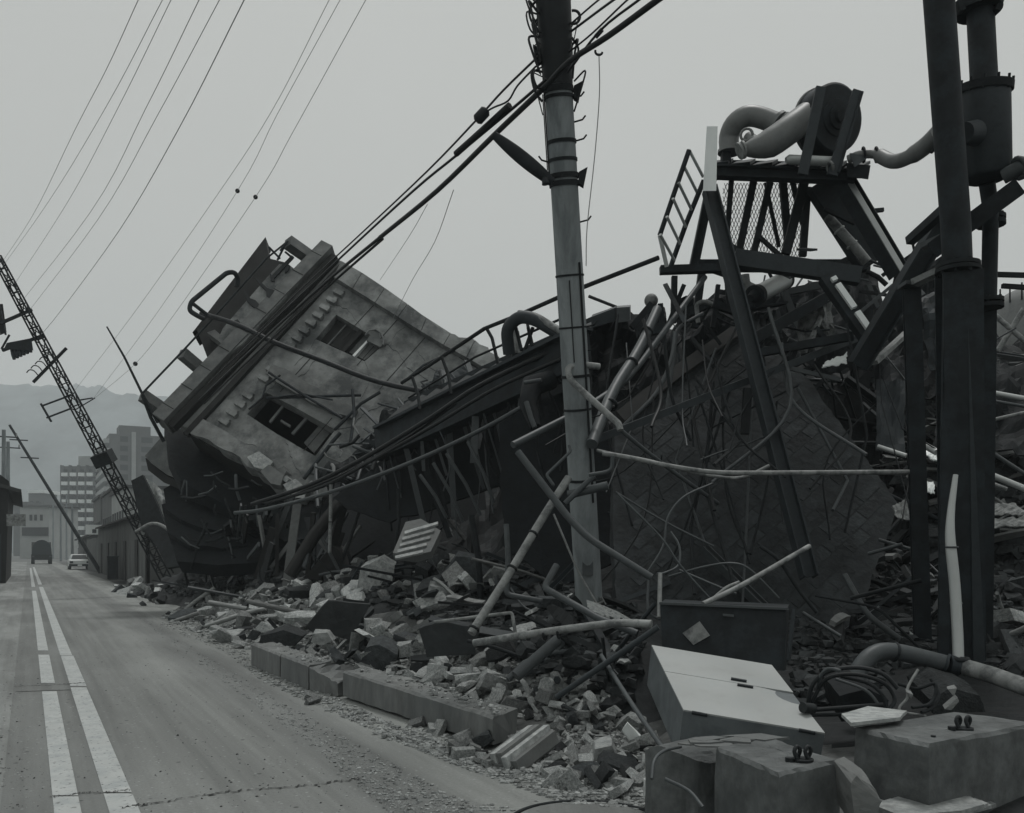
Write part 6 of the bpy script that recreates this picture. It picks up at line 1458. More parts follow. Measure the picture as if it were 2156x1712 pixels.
# round broken lump with a steel rim, left of the block
ro = thing('broken_footing', GP(1430, 1690, .0), 'dark broken round footing with a bent steel rim beside the near foundation block', 'footing')
pts = []
for k in range(14):
    a_ = k * 2 * math.pi / 14; c = GP(1440, 1640, .25); pts += [c + Vector((.22 * math.cos(a_), .20 * math.sin(a_) + .05, .16 + .05 * math.sin(a_ * 2))), c + Vector((.23 * math.cos(a_), .20 * math.sin(a_), -.26))]
hullobj('body', pts, M['found'], parent=ro)
b = MB(); b.tube(smooth_path(pp((1372, 1640, 4.75), (1378, 1600, 4.85), (1400, 1580, 4.95), (1434, 1572, 5.0)), 4), .010, 6); b.build('steel_rim', M['pipedk'], ro)
b = MB(); b.tube(smooth_path(pp((1400, 1640, 4.55), (1450, 1665, 4.5), (1480, 1700, 4.4)), 4), .010, 6); b.build('steel_rim', M['pipedk'], ro)
chunk([(1797, 1700), (1793, 1650), (1808, 1640), (1846, 1664), (1858, 1690), (1840, 1720), (1800, 1740)], 4.35, .2, 'conc', 'pale split chunk wedged between the two foundation blocks', jit=.015)
for k, (q, lb) in enumerate((([(1815, 1705), (1870, 1680), (1960, 1674), (2060, 1684), (2092, 1700), (2040, 1718), (1880, 1730)], 'large pale layered slab lying at the bottom right corner'), ([(1770, 1512), (1830, 1496), (1904, 1506), (1890, 1520), (1800, 1532)], 'pale plaster sheet lying on top of the right-hand foundation block'))):
    h_ = .17 if k == 0 else hB + .01
    o = thing('plaster_slab', GP(*q[0], h_), lb, 'slab')
    for L_ in range(4 if k == 0 else 2):
        qq = [GP(x + rnd.uniform(-9, 9), y + rnd.uniform(-3, 3), h_ + L_ * .022) for x, y in q]
        if k == 0: qq = [v.lerp(sum(qq, Vector()) / len(qq), .06 * L_) for v in qq]
        b = MB(); b.prism(qq, (0, 0, .02)); b.build('layer', M['plaster'], o)
    if k == 0:
        b = MB(); qq = [GP(x, y, .0) for x, y in [(1850, 1735), (1900, 1712), (2040, 1720), (2060, 1745)]]; b.prism(qq, (0, 0, .165)); b.build('underlying_rubble', M['rock'], o)

# ------------------------------------------------------------------ cabinets
TL, TR, BR, BL = P(1372, 1358, 7.0), P(1625, 1400, 6.75), P(1737, 1543, 5.6), P(1439, 1494, 5.85)
cn = (TR - TL).cross(BL - TL).normalized()
if cn.z < 0: cn = -cn
cb = thing('white_cabinet', Vector((BL.x, BL.y, 0.1)), 'white two-door steel cabinet lying on its back in the rubble', 'cabinet')
back = -cn * .34
b = MB(); b.hexa([v + back for v in (TL, TR, BR, BL)] + [v - cn * .012 for v in (TL, TR, BR, BL)]); b.build('body', M['cabside'], cb)
cu_ = (TR - TL).normalized()
ml, mr = TL.lerp(BL, .45), TR.lerp(BR, .45)
def inset(q, f): c = sum(q, Vector()) / 4; return [v.lerp(c, f) for v in q]
def door(q, dent=False):
    b = MB(); n = 14; vs2 = []
    for j in range(n + 1):
        for i in range(n + 1):
            p = q[0].lerp(q[1], i / n).lerp(q[3].lerp(q[2], i / n), j / n)
            if dent:
                dd = math.hypot((i / n - 1.0) * 1.4, (j / n - .10) * 1.0); p = p - cn * .03 * max(0, 1 - dd / .42) ** 1.5
            vs2.append(p)
    m_ = n + 1; k = len(vs2); low = [p - cn * .011 for p in vs2]
    fs = [(j * m_ + i, j * m_ + i + 1, (j + 1) * m_ + i + 1, (j + 1) * m_ + i) for j in range(n) for i in range(n)]
    rim = [i for i in range(m_)] + [j * m_ + n for j in range(1, m_)] + [n * m_ + i for i in range(n - 1, -1, -1)] + [j * m_ for j in range(n - 1, 0, -1)]
    b.add(vs2 + low, fs + [tuple(k + i for i in reversed(f)) for f in fs] + [(rim[i], rim[(i + 1) % len(rim)], k + rim[(i + 1) % len(rim)], k + rim[i]) for i in range(len(rim))])
    return b.build('door', M['cabwhite'], cb)
for t_ in (.12, .88):
    for a_, b_ in ((TL, TR), (BL, BR)):
        c = a_.lerp(b_, t_) - cn * .012; b = MB(); b.cyl(c - cu_ * .05, c + cu_ * .05, .013, 8); b.build('hinge', M['steel'], cb)
d1 = door([TL, TR, mr - (BR - TR).normalized() * .004, ml - (BL - TL).normalized() * .004]); d2 = door([ml + (BL - TL).normalized() * .004, mr + (BR - TR).normalized() * .004, BR, BL], True)
cu = (TR - TL).normalized(); cv = (BL - TL).normalized()
for dr_, f_ in ((d1, -.05), (d2, .05)):
    c = ml.lerp(mr, .60 if f_ < 0 else .62) + cv * f_; b = MB(); b.bar(c - cu * .055 + cn * .008, c + cu * .055 + cn * .008, .02, .014, up=cn); b.build('handle', M['steel'], dr_)
b = MB(); b.tube([P(1690, 1490, 5.85), P(1712, 1492, 5.9)], .035, 14); b.build('black_stopper', M['black'], label='black round pipe end resting on the dented corner of the white cabinet', cat='pipe end')
dk = thing('dark_cabinet', P(1530, 1400, 7.6), 'dark upright cabinet bearing a pale square sheet behind the white cabinet', 'cabinet')
q0 = pp((1396, 1412, 7.7), (1652, 1412, 7.5), (1655, 1410, 8.3), (1400, 1410, 8.5)); q1 = pp((1390, 1270, 7.8), (1656, 1282, 7.6), (1662, 1272, 8.4), (1400, 1262, 8.6))
b = MB(); b.hexa(q0 + q1); b.build('body', M['steel'], dk)
b = MB(); b.bar(P(1388, 1270, 7.78), P(1660, 1282, 7.58), .03, .02); b.build('top_edge', M['pipedk'], dk)
DP = Pl(q0[0], q0[1], q1[0])
b = MB(); slab(b, [[(1437, 1333), (1473, 1308), (1495, 1338), (1460, 1358)]], .004, .012, DP); b.build('paper_sheet', M['pipe'], dk)
b = MB(); slab(b, [[(1522, 1292), (1545, 1294), (1545, 1299), (1522, 1297)]], .004, .012, DP); b.build('name_plate', M['pipedk'], dk)
b = MB(); b.bar(P(1660, 1390, 7.45), P(1672, 1282, 7.5), .03, .02); b.build('door_edge', M['steel2'], dk)

# coiled cables and hoses on the right-hand block
for k, (q, r_, m_, lb) in enumerate((([(1700, 1490), (1712, 1440), (1750, 1412), (1810, 1406), (1860, 1420), (1890, 1450)], .016, 'black', 'outermost black hose looping over the right-hand block'), ([(1708, 1480), (1740, 1430), (1800, 1420), (1860, 1438), (1884, 1472), (1870, 1496)], .014, 'black', 'second black hose of the loop on the right-hand block'),
                                     ([(1720, 1450), (1730, 1420), (1746, 1408), (1770, 1412)], .012, 'pipedk', 'grey bent strap at the left of the hose loop'), ([(1770, 1424), (1830, 1440), (1862, 1470), (1866, 1500)], .013, 'rust', 'dark hose bending down at the right of the loop'), ([(1760, 1430), (1820, 1452), (1848, 1482), (1850, 1500)], .011, 'pipedk', 'inner grey hose of the loop'), ([(1700, 1496), (1780, 1490), (1860, 1484)], .016, 'black', 'straight black hose under the loop'), ([(1700, 1506), (1770, 1504), (1830, 1492)], .013, 'rust', 'lower straight dark hose under the loop'),
                                     ([(1933, 1410), (1912, 1446), (1910, 1470), (1894, 1496), (1950, 1508)], .010, 'pipe', 'pale kinked wire standing by the hose loop'), ([(1890, 1440), (1930, 1450), (1970, 1440), (1960, 1480), (1920, 1490)], .012, 'rust', 'dark wire tangle right of the pale kinked wire'), ([(1960, 1430), (1976, 1460), (1964, 1490), (1940, 1500)], .012, 'rust', 'dark wire hanging under the bent main'))):
    pipe(q, 6.2, 6.0, r_, m_, lb, nm='coiled_hose' if k < 7 else 'wire', cat='hose' if k < 7 else 'wire', curve=True, n=7)
chunk([(1770, 1470), (1830, 1452), (1870, 1480), (1860, 1510), (1780, 1516)], 6.3, .4, 'dark', 'dark machine housing inside the hose loop', name='machine_housing', cat='housing')
chunk([(1960, 1470), (2000, 1450), (2060, 1460), (2070, 1500), (1970, 1505)], 6.6, .4, 'rockdk', 'dark lump lying under the bent main')
for q, lb in (([(1996, 1452), (2014, 1448), (2008, 1466)], 'bright torn scrap under the pipe tee'), ([(1990, 1492), (2016, 1470), (2020, 1476), (2004, 1496)], 'lower bright scrap under the pipe tee'), ([(1910, 1458), (1922, 1462), (1918, 1472)], 'tiny bright scrap beside the kinked wire')):
    chunk(q, 6.1, .03, 'pipe', lb, rise=.6, name='bright_scrap', cat='scrap', jit=.004)

# ------------------------------------------------------------------ named larger pieces of rubble
chunk([(643, 1320), (690, 1265), (779, 1273), (735, 1349)], 12.6, .05, 'wooddk', 'large dark flat board propped among the rubble left of the kerb blocks', rise=.4, name='dark_board', cat='board', jit=.01)
chunk([(880, 1322), (930, 1308), (1012, 1322), (1000, 1378), (900, 1384)], 9.9, .06, 'wooddk', 'dark grained board lying under the steep pale pipe', rise=.5, name='dark_board', cat='board', jit=.01)
o = thing('ridged_slab', P(872, 1168, 13.6), 'pale ridged concrete slab standing in the shade of the walkway', 'slab')
RP = Pl(P(827, 1164, 13.4), P(928, 1117, 13.8), P(886, 1092, 14.2)); b = MB(); slab(b, [[(827, 1164), (854, 1099), (886, 1092), (928, 1117), (907, 1161), (872, 1170)]], -.12, 0, RP); b.build('body', M['conc'], o)
for k in range(5):
    y0 = 1104 + k * 13; b = MB(); xl = 852 - k * 5; slab(b, [[(xl, y0 + 14), (xl + 70 - k * 3, y0 - 6 + k * 2), (xl + 70 - k * 3, y0 - 1 + k * 2), (xl, y0 + 20)]], .003, .035, RP); b.build('ridge', M['plaster'], o)
BIG = [([(752, 1240), (760, 1196), (800, 1180), (828, 1196), (822, 1240), (790, 1246)], 13.2, .5, 'rock', 'large rough concrete lump below the hanging rods'),
       ([(640, 1215), (700, 1150), (716, 1158), (726, 1200), (690, 1222)], 15.4, .5, 'facade_dk', 'dark triangular slab leaning in the shade beside the slim post'),
       ([(758, 1404), (770, 1362), (800, 1356), (836, 1376), (832, 1410), (800, 1416)], 10.2, .4, 'rockdk', 'dark squared block with a pale top behind the kerb gap'),
       ([(1013, 1402), (1010, 1382), (1036, 1378), (1043, 1400)], 9.0, .15, 'plaster', 'small pale squared block beside the rod'),
       ([(1202, 1472), (1204, 1440), (1226, 1416), (1246, 1420), (1256, 1468)], 7.9, .3, 'rock', 'triangular concrete lump under the dark sloping bar'),
       ([(1247, 1608), (1256, 1580), (1290, 1568), (1300, 1592), (1276, 1618)], 6.4, .2, 'plaster', 'flat pale slab piece in the near brick heap'),
       ([(1314, 1540), (1320, 1524), (1350, 1550), (1348, 1574), (1330, 1570)], 6.6, .04, 'white', 'white curved shard standing in the near brick heap'),
       ([(1361, 1686), (1366, 1656), (1384, 1646), (1392, 1668), (1388, 1690)], 5.4, .12, 'plaster', 'white jagged chunk at the foot of the round footing'),
       ([(1010, 1228), (1040, 1196), (1078, 1208), (1060, 1232)], 11.6, .3, 'rock', 'pale pointed lump behind the steep pale pipe'),
       ([(930, 1216), (960, 1170), (1010, 1176), (1004, 1226), (950, 1236)], 12.6, .4, 'rockdk', 'dark lump right of the ridged slab'),
       ([(540, 1366), (552, 1340), (596, 1326), (640, 1340), (620, 1360)], 12.6, .3, 'rockdk', 'dark lump resting on the further kerb block'),
       ([(652, 1352), (660, 1334), (690, 1332), (700, 1350), (680, 1360)], 11.4, .2, 'plaster', 'pale squared block lying on the further kerb block'),
       ([(364, 1196), (362, 1166), (386, 1160), (400, 1164), (398, 1190)], 21.0, .3, 'plaster', 'pale square block in the dark below the tipped building')]
for k, (q, d_, th, m_, lb) in enumerate(BIG):
    xl, yl = max(q, key=lambda v: v[1])
    if 'further kerb block' not in lb and 'round footing' not in lb: d_ = min(on_heap(xl, yl - 4).y, d_ * 1.35)
    chunk(q, d_, th, m_, lb, seed=k, rise=.18)
# two level boards reaching over the far rubble
for q, d0, lb in (([(520, 1266), (640, 1292)], 17.0, 'pale board end pointing right over the far rubble'), ([(400, 1330), (520, 1290), (560, 1282)], 18.5, 'long pale lath lying along the far rubble'), ([(340, 1318), (420, 1290)], 20.5, 'short pale lath at the street side of the far rubble'), ([(440, 1268), (520, 1282)], 19.0, 'pale lath crossing the far rubble')):
    pipe(q, d0, d0 - .4, .05, 'wood', lb, nm='lath', cat='lath', n=4)
# bent dark plates at the foot of the lattice pole
o = thing('bent_plate', P(320, 1180, 27), 'dark bent steel plates at the foot of the lattice pole', 'plate')
for q, d_ in (([(276, 1012), (300, 1000), (330, 1060), (352, 1116), (330, 1130), (300, 1120)], 27.5), ([(296, 1108), (330, 1098), (360, 1126), (378, 1192), (352, 1196), (330, 1150)], 26.5)):
    pl = Pl(P(*q[0], d_ + .8), P(*q[2], d_), P(*q[-1], d_)); b = MB(); slab(b, [q], -.08, 0, pl); b.build('plate', M['rust'], o)
b = MB(); b.tube(smooth_path(pp((286, 1120, 26.8), (320, 1102, 26.6), (350, 1112, 26.4), (372, 1140, 26.2)), 4), .05, 6); b.build('pale_rim', M['pipe'], o)
crumple('torn_wall', [(300, 1000), (352, 1040), (368, 1130), (322, 1110)], [29, 29, 28.6, 28.6], .2, 'plaster', 'pale torn wall piece behind the bent plates', 41)

# fluted fragment of moulding at the end of the near kerb block
fl_ = thing('fluted_fragment', GP(1060, 1612), 'long pale fluted fragment of moulding lying at the end of the near kerb block', 'fragment')
fa, fb = GP(1024, 1606, .03), P(1112, 1540, 7.05)
for k in range(5):
    off = Vector((.05 * k, -.035 * k, .035 - .012 * abs(k - 2) * 2)); b = MB(); e0, e1 = rnd.uniform(-.03, .05), rnd.uniform(-.06, .03)
    u_ = (fb - fa).normalized(); b.bar(fa + off + u_ * e0, fb + off + u_ * e1, .052, .10 + .02 * (k % 2), up=(0, .3, 1)); b.build('flute', M['plaster'] if k % 2 else M['conc'], fl_)
b = MB(); b.bar(fa + Vector((.1, -.05, -.05)), fb + Vector((.1, -.07, -.06)), .24, .10); b.build('backing', M['conc'], fl_)
# ------------------------------------------------------------------ loose rubble: individuals, then what nobody could count
def rock_mesh(seed, flat=1.0, brick=False, mt=None, rough=2):
    r = random.Random(seed); bm = bmesh.new()
    if brick:
        for sx in (-1, 1):
            for sy in (-1, 1):
                for sz in (-1, 1):
                    for _ in range(2): bm.verts.new((sx * (.5 - r.random() * .06), sy * (.26 - r.random() * .04), sz * (.17 - r.random() * .03)))
    else:
        sk, tp = r.uniform(-.2, .2), r.uniform(.6, 1.0)
        for sx in (-1, 1):
            for sy in (-1, 1):
                for sz in (-1, 1):
                    if r.random() < .16:          # a corner knocked off
                        for ax in range(3):
                            c_ = [sx * .5, sy * .36, sz * .5 * flat]; c_[ax] *= r.uniform(.1, .6); bm.verts.new(c_)
                    else:
                        kk = tp if sz > 0 else 1.0
                        bm.verts.new((sx * .5 * kk * r.uniform(.8, 1.05) + sk * sz * .5, sy * .36 * kk * r.uniform(.75, 1.1), sz * .5 * flat * r.uniform(.7, 1.15)))
    bmesh.ops.convex_hull(bm, input=bm.verts)
    bmesh.ops.delete(bm, geom=[v for v in bm.verts if not v.link_faces], context='VERTS')
    if rough: roughen(bm, rough, .018 if not brick else .014, seed)
    bmesh.ops.recalc_face_normals(bm, faces=bm.faces)
    me = bpy.data.meshes.new('rubble'); bm.to_mesh(me); bm.free()
    if mt: me.materials.append(mt)
    return me
KINDS = {'concrete_chunk': ([rock_mesh(k, .5, mt=M['rock']) for k in range(14)], 'angular grey concrete chunk', 'chunk'),
         'loose_brick': ([rock_mesh(40 + k, brick=True, mt=M['rock']) for k in range(4)], 'loose squared brick', 'brick'),
         'plaster_scrap': ([rock_mesh(60 + k, .2, mt=M['plaster']) for k in range(6)], 'flat pale plaster scrap', 'scrap'),
         'shade_dark_chunk': ([rock_mesh(80 + k, .5, mt=M['rockdk']) for k in range(8)], 'shade-darkened concrete chunk', 'chunk')}  # last kind carries the wreck's inner shade as a dark tone
def in_region(poly):
    xs = [p[0] for p in poly]; ys = [p[1] for p in poly]
    for _ in range(200):
        x, y = rnd.uniform(min(xs), max(xs)), rnd.uniform(min(ys), max(ys))
        if inside(x, y, poly): return x, y
    return xs[0], ys[0]
REG = [  # outline, number, size range in metres, kind weights (chunk, brick, plaster, shade-dark), where
    ([(850, 1520), (960, 1556), (1040, 1590), (1130, 1540), (1250, 1500), (1360, 1540), (1390, 1640), (1380, 1690), (1240, 1680), (1120, 1640), (1000, 1610), (880, 1560)], 150, (.07, .2), (4, 3, 2, 2), 'in the near heap between the kerb block and the round footing'),
    ([(740, 1400), (900, 1350), (1060, 1380), (1180, 1440), (1300, 1480), (1330, 1540), (1180, 1530), (1060, 1500), (900, 1460), (780, 1420)], 170, (.10, .34), (5, 2, 2, 2), 'in the heap just behind the near kerb block'),
    ([(530, 1350), (640, 1320), (760, 1330), (900, 1330), (900, 1380), (760, 1400), (640, 1390), (540, 1370)], 90, (.14, .42), (5, 1, 2, 2), 'in the heap just behind the further kerb block'),
    ([(330, 1300), (440, 1260), (560, 1240), (700, 1220), (780, 1250), (640, 1310), (520, 1370), (430, 1340)], 120, (.15, .55), (5, 1, 2, 2), 'on the far rubble slope below the tipped building'),
    ([(620, 1210), (800, 1180), (1000, 1190), (1060, 1250), (900, 1290), (760, 1250)], 54, (.18, .55), (5, 0, 1, 4), 'in the shaded rubble under the walkway'),
    ([(1080, 1260), (1300, 1290), (1360, 1420), (1290, 1470), (1160, 1420), (1060, 1340)], 40, (.1, .32), (3, 0, 1, 4), 'in the rubble round the foot of the utility pole'),
    ([(1700, 1160), (1900, 1180), (1980, 1300), (1900, 1360), (1740, 1330)], 22, (.1, .32), (0, 0, 1, 8), 'in the dark rubble left of the tall column'),
    ([(2070, 1180), (2156, 1180), (2156, 1420), (2090, 1400)], 20, (.1, .35), (1, 0, 0, 5), 'in the rubble at the right picture edge'),
    ([(560, 1430), (700, 1490), (860, 1560), (820, 1560), (640, 1480), (540, 1420)], 20, (.04, .10), (4, 1, 2, 0), 'on the asphalt along the street side of the kerb blocks'),
    ([(236, 1240), (290, 1226), (350, 1236), (340, 1290), (280, 1276)], 26, (.2, .6), (2, 0, 1, 5), 'at the far tip of the rubble by the street cabinet')]
placed = 0
for poly, cnt, (s0, s1), wts, where in REG:
    for _ in range(cnt):
        x, y = in_region(poly); p = on_heap(x, y); kd = rnd.choices(list(KINDS), wts)[0]
        ms, lb, ct_ = KINDS[kd]; me = rnd.choice(ms); o = bpy.data.objects.new(kd, me); COL.objects.link(o)
        s = s0 + (s1 - s0) * rnd.random() ** 2.2
        if kd == 'loose_brick': s = rnd.uniform(.14, .2)
        if kd == 'plaster_scrap': s *= 1.25
        o.scale = (s * rnd.uniform(.8, 1.6), s * rnd.uniform(.6, 1.15), s * rnd.uniform(.4, 1.15)) if kd != 'loose_brick' else (s, s, s); o.rotation_euler = (rnd.gauss(0, .5), rnd.gauss(0, .5), rnd.uniform(0, 6.28))
        o.location = (p.x, p.y, max(p.z, 0) + s * (.10 if kd == 'plaster_scrap' else .2) + (rnd.random() ** 2 * .10 if p.z > .06 else 0)); tag(o, lb + ' ' + where, ct_, kd.replace('_', ' ') + 's ' + where); placed += 1
# splintered boards and rods strewn through the heap
bdm = []
for k in range(6):
    r = random.Random(k); b = MB(); n_ = 5; prof = []
    L_, w_, h_ = 1.0, .5, .5
    vs2 = []
    for i in range(n_ + 1):
        t = i / n_ - .5; ww = w_ * (1 if 0 < i < n_ else r.uniform(.2, .8)); z = .08 * math.sin(t * 3 + k)
        vs2 += [Vector((t, -ww * .1, z - .03)), Vector((t, ww * .1, z - .03)), Vector((t, ww * .1, z + .03)), Vector((t, -ww * .1, z + .03))]
    b.add(vs2, [(i * 4 + j, i * 4 + (j + 1) % 4, (i + 1) * 4 + (j + 1) % 4, (i + 1) * 4 + j) for i in range(n_) for j in range(4)] + [(0, 3, 2, 1), (n_ * 4, n_ * 4 + 1, n_ * 4 + 2, n_ * 4 + 3)])
    me = bpy.data.meshes.new('board'); me.from_pydata([tuple(v) for v in b.v], [], b.f)
    bm = bmesh.new(); bm.from_mesh(me); bmesh.ops.recalc_face_normals(bm, faces=bm.faces); bm.to_mesh(me); bm.free(); me.materials.append(M['wood'] if k < 3 else M['wooddk']); bdm.append(me)
BREG = [([(340, 1310), (520, 1230), (760, 1220), (1000, 1280), (1060, 1400), (760, 1390), (560, 1370)], 34, (.4, 1.1), (0, 6), 'splintered_board', 'short splintered board lying in the street-side rubble', 'board', 'splintered boards in the street-side rubble'),
        ([(640, 1180), (860, 1130), (1100, 1180), (1300, 1290), (1280, 1400), (1000, 1300), (700, 1230)], 26, (.5, 1.6), (3, 6), 'dark_timber', 'dark splintered timber lying in the shade under the walkway', 'timber', 'dark timbers under the walkway'),
        ([(1680, 1140), (1900, 1100), (1990, 1200), (1980, 1380), (1720, 1360), (1660, 1250)], 40, (.4, 1.5), (2, 6), 'dark_timber', 'dark splintered timber lying between the brick slab and the tall column', 'timber', 'dark timbers by the tall column'),
        ([(1820, 700), (2156, 760), (2156, 1180), (2060, 1180), (1960, 1000), (1840, 960)], 46, (.6, 2.4), (1, 6), 'heaped_timber', 'dark timber piled on the high wreckage behind the columns', 'timber', 'timbers on the high wreckage behind the columns'),
        ([(1340, 1180), (1680, 1200), (1700, 1290), (1380, 1290)], 16, (.4, 1.2), (3, 6), 'dark_timber', 'dark splintered timber lying below the brick slab', 'timber', 'dark timbers below the brick slab')]
for poly, cnt, (s0, s1), (k0, k1), nm, lb, ct_, gr in BREG:
    for _ in range(cnt):
        x, y = in_region(poly); p = on_heap(x, y); me = bdm[rnd.randrange(k0, k1)]; o = bpy.data.objects.new(nm, me); COL.objects.link(o)
        s = rnd.uniform(s0, s1); o.scale = (s, rnd.uniform(.6, 1.4), rnd.uniform(.5, 1.2)); o.rotation_euler = (rnd.gauss(0, .5), rnd.gauss(0, .30), rnd.uniform(0, 3.14))
        o.location = (p.x, p.y, max(p.z, 0) + .07 + .10 * rnd.random()); tag(o, lb, ct_, gr)
# bars and pipes standing and leaning out of the wreckage
def tangle(poly, cnt, L0, L1, nm, lb, ct_, gr, up=(0.0, 1.0), mats=('rust', 'steel', 'pipedk'), seed=3):
    r = random.Random(seed)
    for _ in range(cnt):
        xs = [p[0] for p in poly]; ys = [p[1] for p in poly]
        while True:
            x, y = r.uniform(min(xs), max(xs)), r.uniform(min(ys), max(ys))
            if inside(x, y, poly): break
        p = on_heap(x, y); p.z -= .05; L_ = r.uniform(L0, L1); el = r.uniform(*up); az = r.uniform(0, 6.283)
        dv = Vector((math.cos(az) * math.cos(el), math.sin(az) * math.cos(el) * .5, math.sin(el))); q = p + dv * L_ * .55; k = q + (dv + Vector((r.gauss(0, .35), r.gauss(0, .2), r.gauss(-.1, .3)))).normalized() * L_ * .45
        k.z = max(k.z, .03); ty = r.random(); b = MB()
        if ty < .45: b.tube(round_path([p, q, k], .12, 3), r.choice((.012, .016, .022, .035)), 6)
        elif ty < .7: b.bar(p, k, r.uniform(.03, .09), r.uniform(.015, .05), up=Vector((r.gauss(0, 1), r.gauss(0, 1), .5)))
        elif ty < .88: b.angle(p, k, r.uniform(.04, .08), up=Vector((r.gauss(0, 1), r.gauss(0, 1), .5)))
        else: b.ibeam(p, k, .10, .12, .014, up=Vector((r.gauss(0, 1), r.gauss(0, 1), .5)))
        b.build(nm, M[r.choice(mats)], label=lb, cat=ct_, group=gr)
tangle([(640, 1190), (760, 1130), (1000, 1130), (1200, 1200), (1280, 1300), (1000, 1290), (740, 1240)], 42, .5, 1.9, 'twisted_bar', 'dark twisted bar sticking out of the rubble under the walkway', 'bar', 'twisted bars under the walkway', (0, .9), mats=('rust', 'pipedk', 'pipedk', 'wood', 'steel2'), seed=11)
tangle([(1330, 1190), (1700, 1180), (1900, 1120), (1990, 1250), (1960, 1380), (1720, 1330), (1480, 1270), (1380, 1250)], 46, .5, 1.8, 'twisted_bar', 'dark twisted bar sticking out of the rubble before the brick slab', 'bar', 'twisted bars before the brick slab', (0, .7), seed=12)
tangle([(1380, 700), (1560, 690), (1760, 740), (1900, 900), (1800, 930), (1600, 860), (1400, 820)], 44, .8, 2.6, 'wrecked_bar', 'dark bar jutting from the wreckage behind the brick slab', 'bar', 'bars jutting behind the brick slab', (.1, 1.2), seed=13)
tangle([(1880, 700), (2156, 740), (2156, 1150), (1960, 1150), (1880, 900)], 60, .8, 2.8, 'wrecked_pipe', 'bar or pipe lying on the wreckage behind the two columns', 'pipe', 'pipes and bars behind the columns', (-.1, .6), mats=('rust', 'steel', 'pipedk', 'pipe', 'rust'), seed=14)
tangle([(2066, 1160), (2156, 1160), (2156, 1430), (2080, 1420)], 14, .4, 1.2, 'wrecked_pipe', 'bar or pipe lying low at the right picture edge', 'pipe', 'pipes low at the right edge', (-.1, .4), mats=('rust', 'pipedk', 'pipe'), seed=15)
tangle([(380, 1230), (560, 1170), (660, 1180), (620, 1230), (460, 1270)], 24, .6, 2.0, 'twisted_bar', 'dark twisted bar sticking out of the far rubble below the tipped building', 'bar', 'twisted bars below the tipped building', (0, .9), seed=16)
tangle([(960, 1290), (1200, 1300), (1340, 1420), (1280, 1470), (1100, 1420)], 18, .3, 1.1, 'twisted_rod', 'thin twisted rod sticking out of the near rubble', 'rod', 'twisted rods in the near rubble', (0, .6), seed=17)
# torn strips and wires hanging from the walkway girder
for k in range(46):
    t = rnd.random(); a_ = P(800, 968, 17.4).lerp(P(1232, 776, 13.0), t) + Vector((rnd.uniform(-.1, .1), rnd.uniform(-.1, .6), 0)); L_ = rnd.uniform(.4, 2.0)
    m_ = a_ + Vector((rnd.uniform(-.1, .3), rnd.uniform(-.2, .2), -L_ * .5)); e_ = m_ + Vector((rnd.uniform(-.2, .4), rnd.uniform(-.3, .2), -L_ * .5))
    b = MB()
    if k % 3: b.tube(smooth_path([a_, m_, e_], 3), rnd.choice((.01, .015, .022)), 5)
    else: b.bar(a_, e_, rnd.uniform(.04, .12), .015, up=(0, 1, 0))
    b.build('hanging_strip', M['rust'] if k % 2 else M['pipedk'], label='torn strip or wire hanging from the underside of the walkway girder', cat='strip', group='torn strips under the walkway girder')
# timbers and laths leaning up into the dark beneath the tipped building
for k in range(54):
    x0 = rnd.uniform(370, 720); p0 = on_heap(x0, rnd.uniform(1180, 1235)); p0.z -= .04; d_ = min(p0.y, 21.5) + rnd.uniform(-.4, .3)
    p1 = P(x0 + rnd.gauss(25, 45), rnd.uniform(1040, 1150), d_); L_ = (p1 - p0).length; b = MB()
    if L_ > 4.2: p1 = p0.lerp(p1, 4.2 / L_)
    if k % 3 == 0: b.tube([p0, p0.lerp(p1, .55) + Vector((rnd.gauss(0, .12), 0, rnd.gauss(0, .1))), p1], rnd.choice((.025, .04)), 6)
    else: b.bar(p0, p1, rnd.uniform(.06, .22), rnd.uniform(.03, .07), up=(rnd.gauss(0, 1), 1, rnd.gauss(0, .5)))
    b.build('leaning_timber', M[('rust', 'wooddk', 'facade_dk', 'wooddk', 'pipedk', 'conc' if k % 2 else 'wooddk')[k % 6]], label='timber or bar leaning up into the dark beneath the tipped building', cat='timber', group='timbers leaning beneath the tipped building')
# crumpled cladding sheets thrown over the high wreckage
CS = ['highest', 'second highest', 'third highest', 'fourth highest', 'fifth highest', 'lowest']
SH = [(1960, 820, 120, 17.5), (2110, 800, 110, 18), (1900, 880, 110, 16.5), (2110, 880, 120, 15.5), (2000, 1010, 130, 14), (1820, 1040, 100, 13.6)]
for k, (x, y, s_, d_) in enumerate(SH):
    j = lambda v: v * rnd.uniform(.6, 1.3)
    crumple('cladding_sheet', [(x - j(s_) * .5, y - j(30)), (x + j(s_) * .5, y - j(40)), (x + j(s_) * .6, y + j(40)), (x - j(s_) * .5, y + j(45))], [d_ + .5, d_ + .4, d_ - .5, d_ - .4], .22, 'steel' if k % 2 else 'dark', CS[k] + ' crumpled cladding sheet on the wreckage behind the columns', 50 + k, n=12)

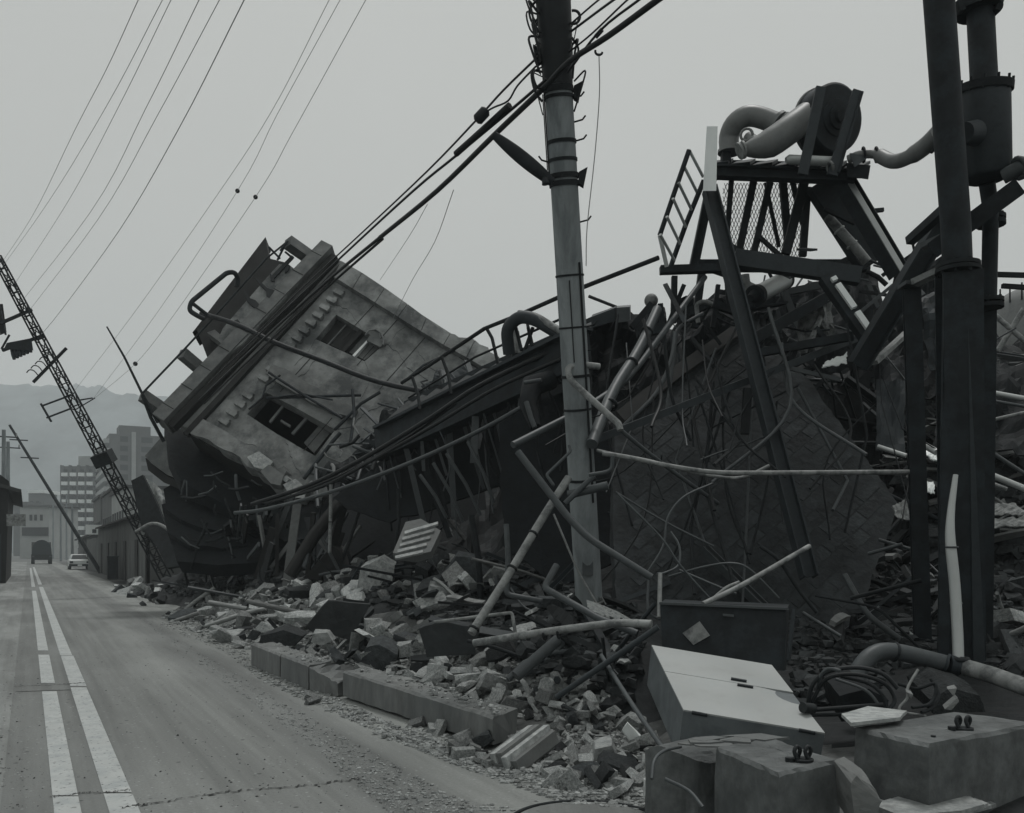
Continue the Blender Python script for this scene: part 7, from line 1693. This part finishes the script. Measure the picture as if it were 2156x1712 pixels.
def scatter_mass(name, regions, mt, seed, kind='stuff'):
    r = random.Random(seed); V, Fc = [], []
    base = []
    for k in range(8):
        me = rock_mesh(200 + k, .42, rough=0); base.append(([v.co.copy() for v in me.vertices], [tuple(p.vertices) for p in me.polygons])); bpy.data.meshes.remove(me)
    for poly, cnt, s0, s1 in regions:
        for _ in range(cnt):
            xs = [p[0] for p in poly]; ys = [p[1] for p in poly]
            while True:
                x, y = r.uniform(min(xs), max(xs)), r.uniform(min(ys), max(ys))
                if inside(x, y, poly): break
            p = GP(x, y, .295) if name == 'kerb_crumbs' else (on_heap(x, y) if y < 1500 or x > 1000 else GP(x, y))
            vs2, fs = r.choice(base); s = s0 + (s1 - s0) * r.random() ** 3
            rm = Matrix.Rotation(r.uniform(0, 6.28), 3, 'Z') @ Matrix.Rotation(r.gauss(0, .5), 3, 'X'); b0 = len(V)
            V += [tuple(rm @ Vector((v.x * s, v.y * s, v.z * s)) + Vector((p.x, p.y, max(p.z, 0) + s * .15))) for v in vs2]
            Fc += [tuple(b0 + i for i in f) for f in fs]
    me = bpy.data.meshes.new(name); me.from_pydata(V, [], Fc); me.materials.append(mt)
    o = bpy.data.objects.new(name, me); COL.objects.link(o); tag(o, kind=kind); return o
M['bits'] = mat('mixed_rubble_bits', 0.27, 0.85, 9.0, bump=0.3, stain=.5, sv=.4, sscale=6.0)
M['bitsdk'] = mat('mixed_dark_bits', 0.04, 0.9, 6.0, bump=0.3, cool=.3)  # rubble bits darkened to hold the shade inside the wreckage
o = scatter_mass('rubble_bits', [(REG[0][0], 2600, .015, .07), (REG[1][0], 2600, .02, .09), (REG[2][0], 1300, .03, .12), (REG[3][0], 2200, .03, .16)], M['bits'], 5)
tag(o, 'fine mixed rubble bits strewn between the larger chunks', 'rubble')
o = scatter_mass('kerb_crumbs', [([(734, 1412), (790, 1408), (1080, 1494), (1050, 1506)], 260, .008, .05), ([(532, 1350), (560, 1346), (690, 1392), (650, 1396)], 160, .01, .06)], M['bits'], 9)
tag(o, 'pale crumbs lying on top of the kerb blocks', 'rubble')
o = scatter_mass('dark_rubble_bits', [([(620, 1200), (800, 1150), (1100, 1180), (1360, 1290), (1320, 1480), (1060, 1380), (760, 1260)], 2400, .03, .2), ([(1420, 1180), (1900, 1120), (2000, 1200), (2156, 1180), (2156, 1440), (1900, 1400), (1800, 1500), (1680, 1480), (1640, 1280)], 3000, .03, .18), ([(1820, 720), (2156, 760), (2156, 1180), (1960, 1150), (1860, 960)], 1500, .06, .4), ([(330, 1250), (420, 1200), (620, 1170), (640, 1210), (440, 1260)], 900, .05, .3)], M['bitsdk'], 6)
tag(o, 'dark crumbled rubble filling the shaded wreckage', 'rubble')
gpoly = [(330, 1316), (470, 1372), (560, 1440), (720, 1510), (880, 1580), (1060, 1650), (1200, 1700), (1380, 1712), (1380, 1660), (1180, 1640), (1000, 1600), (860, 1540), (700, 1466), (560, 1400), (470, 1340), (380, 1290)]
gfar = [(250, 1262), (330, 1316), (560, 1460), (760, 1570), (960, 1680), (1100, 1712), (820, 1712), (640, 1560), (420, 1400), (300, 1310)]
gleft = [(0, 1230), (40, 1240), (60, 1300), (60, 1712), (0, 1712)]
o = scatter_mass('gravel', [(gpoly, 6500, .008, .05), (gfar, 2600, .005, .03), (gleft, 300, .004, .016), ([(0, 1712), (0, 1300), (600, 1500), (900, 1712)], 220, .004, .014)], M['bits'], 7)
tag(o, 'loose gravel and grit spread over the street edge', 'gravel')

M['grit'] = mat('dark_road_grit', 0.045, 0.5, 9.0, bump=0.2)
o = scatter_mass('road_grit', [([(70, 1300), (300, 1300), (700, 1560), (1000, 1712), (0, 1712), (0, 1400)], 480, .005, .018)], M['grit'], 21)
tag(o, 'dark grit sprinkled over the asphalt', 'grit')
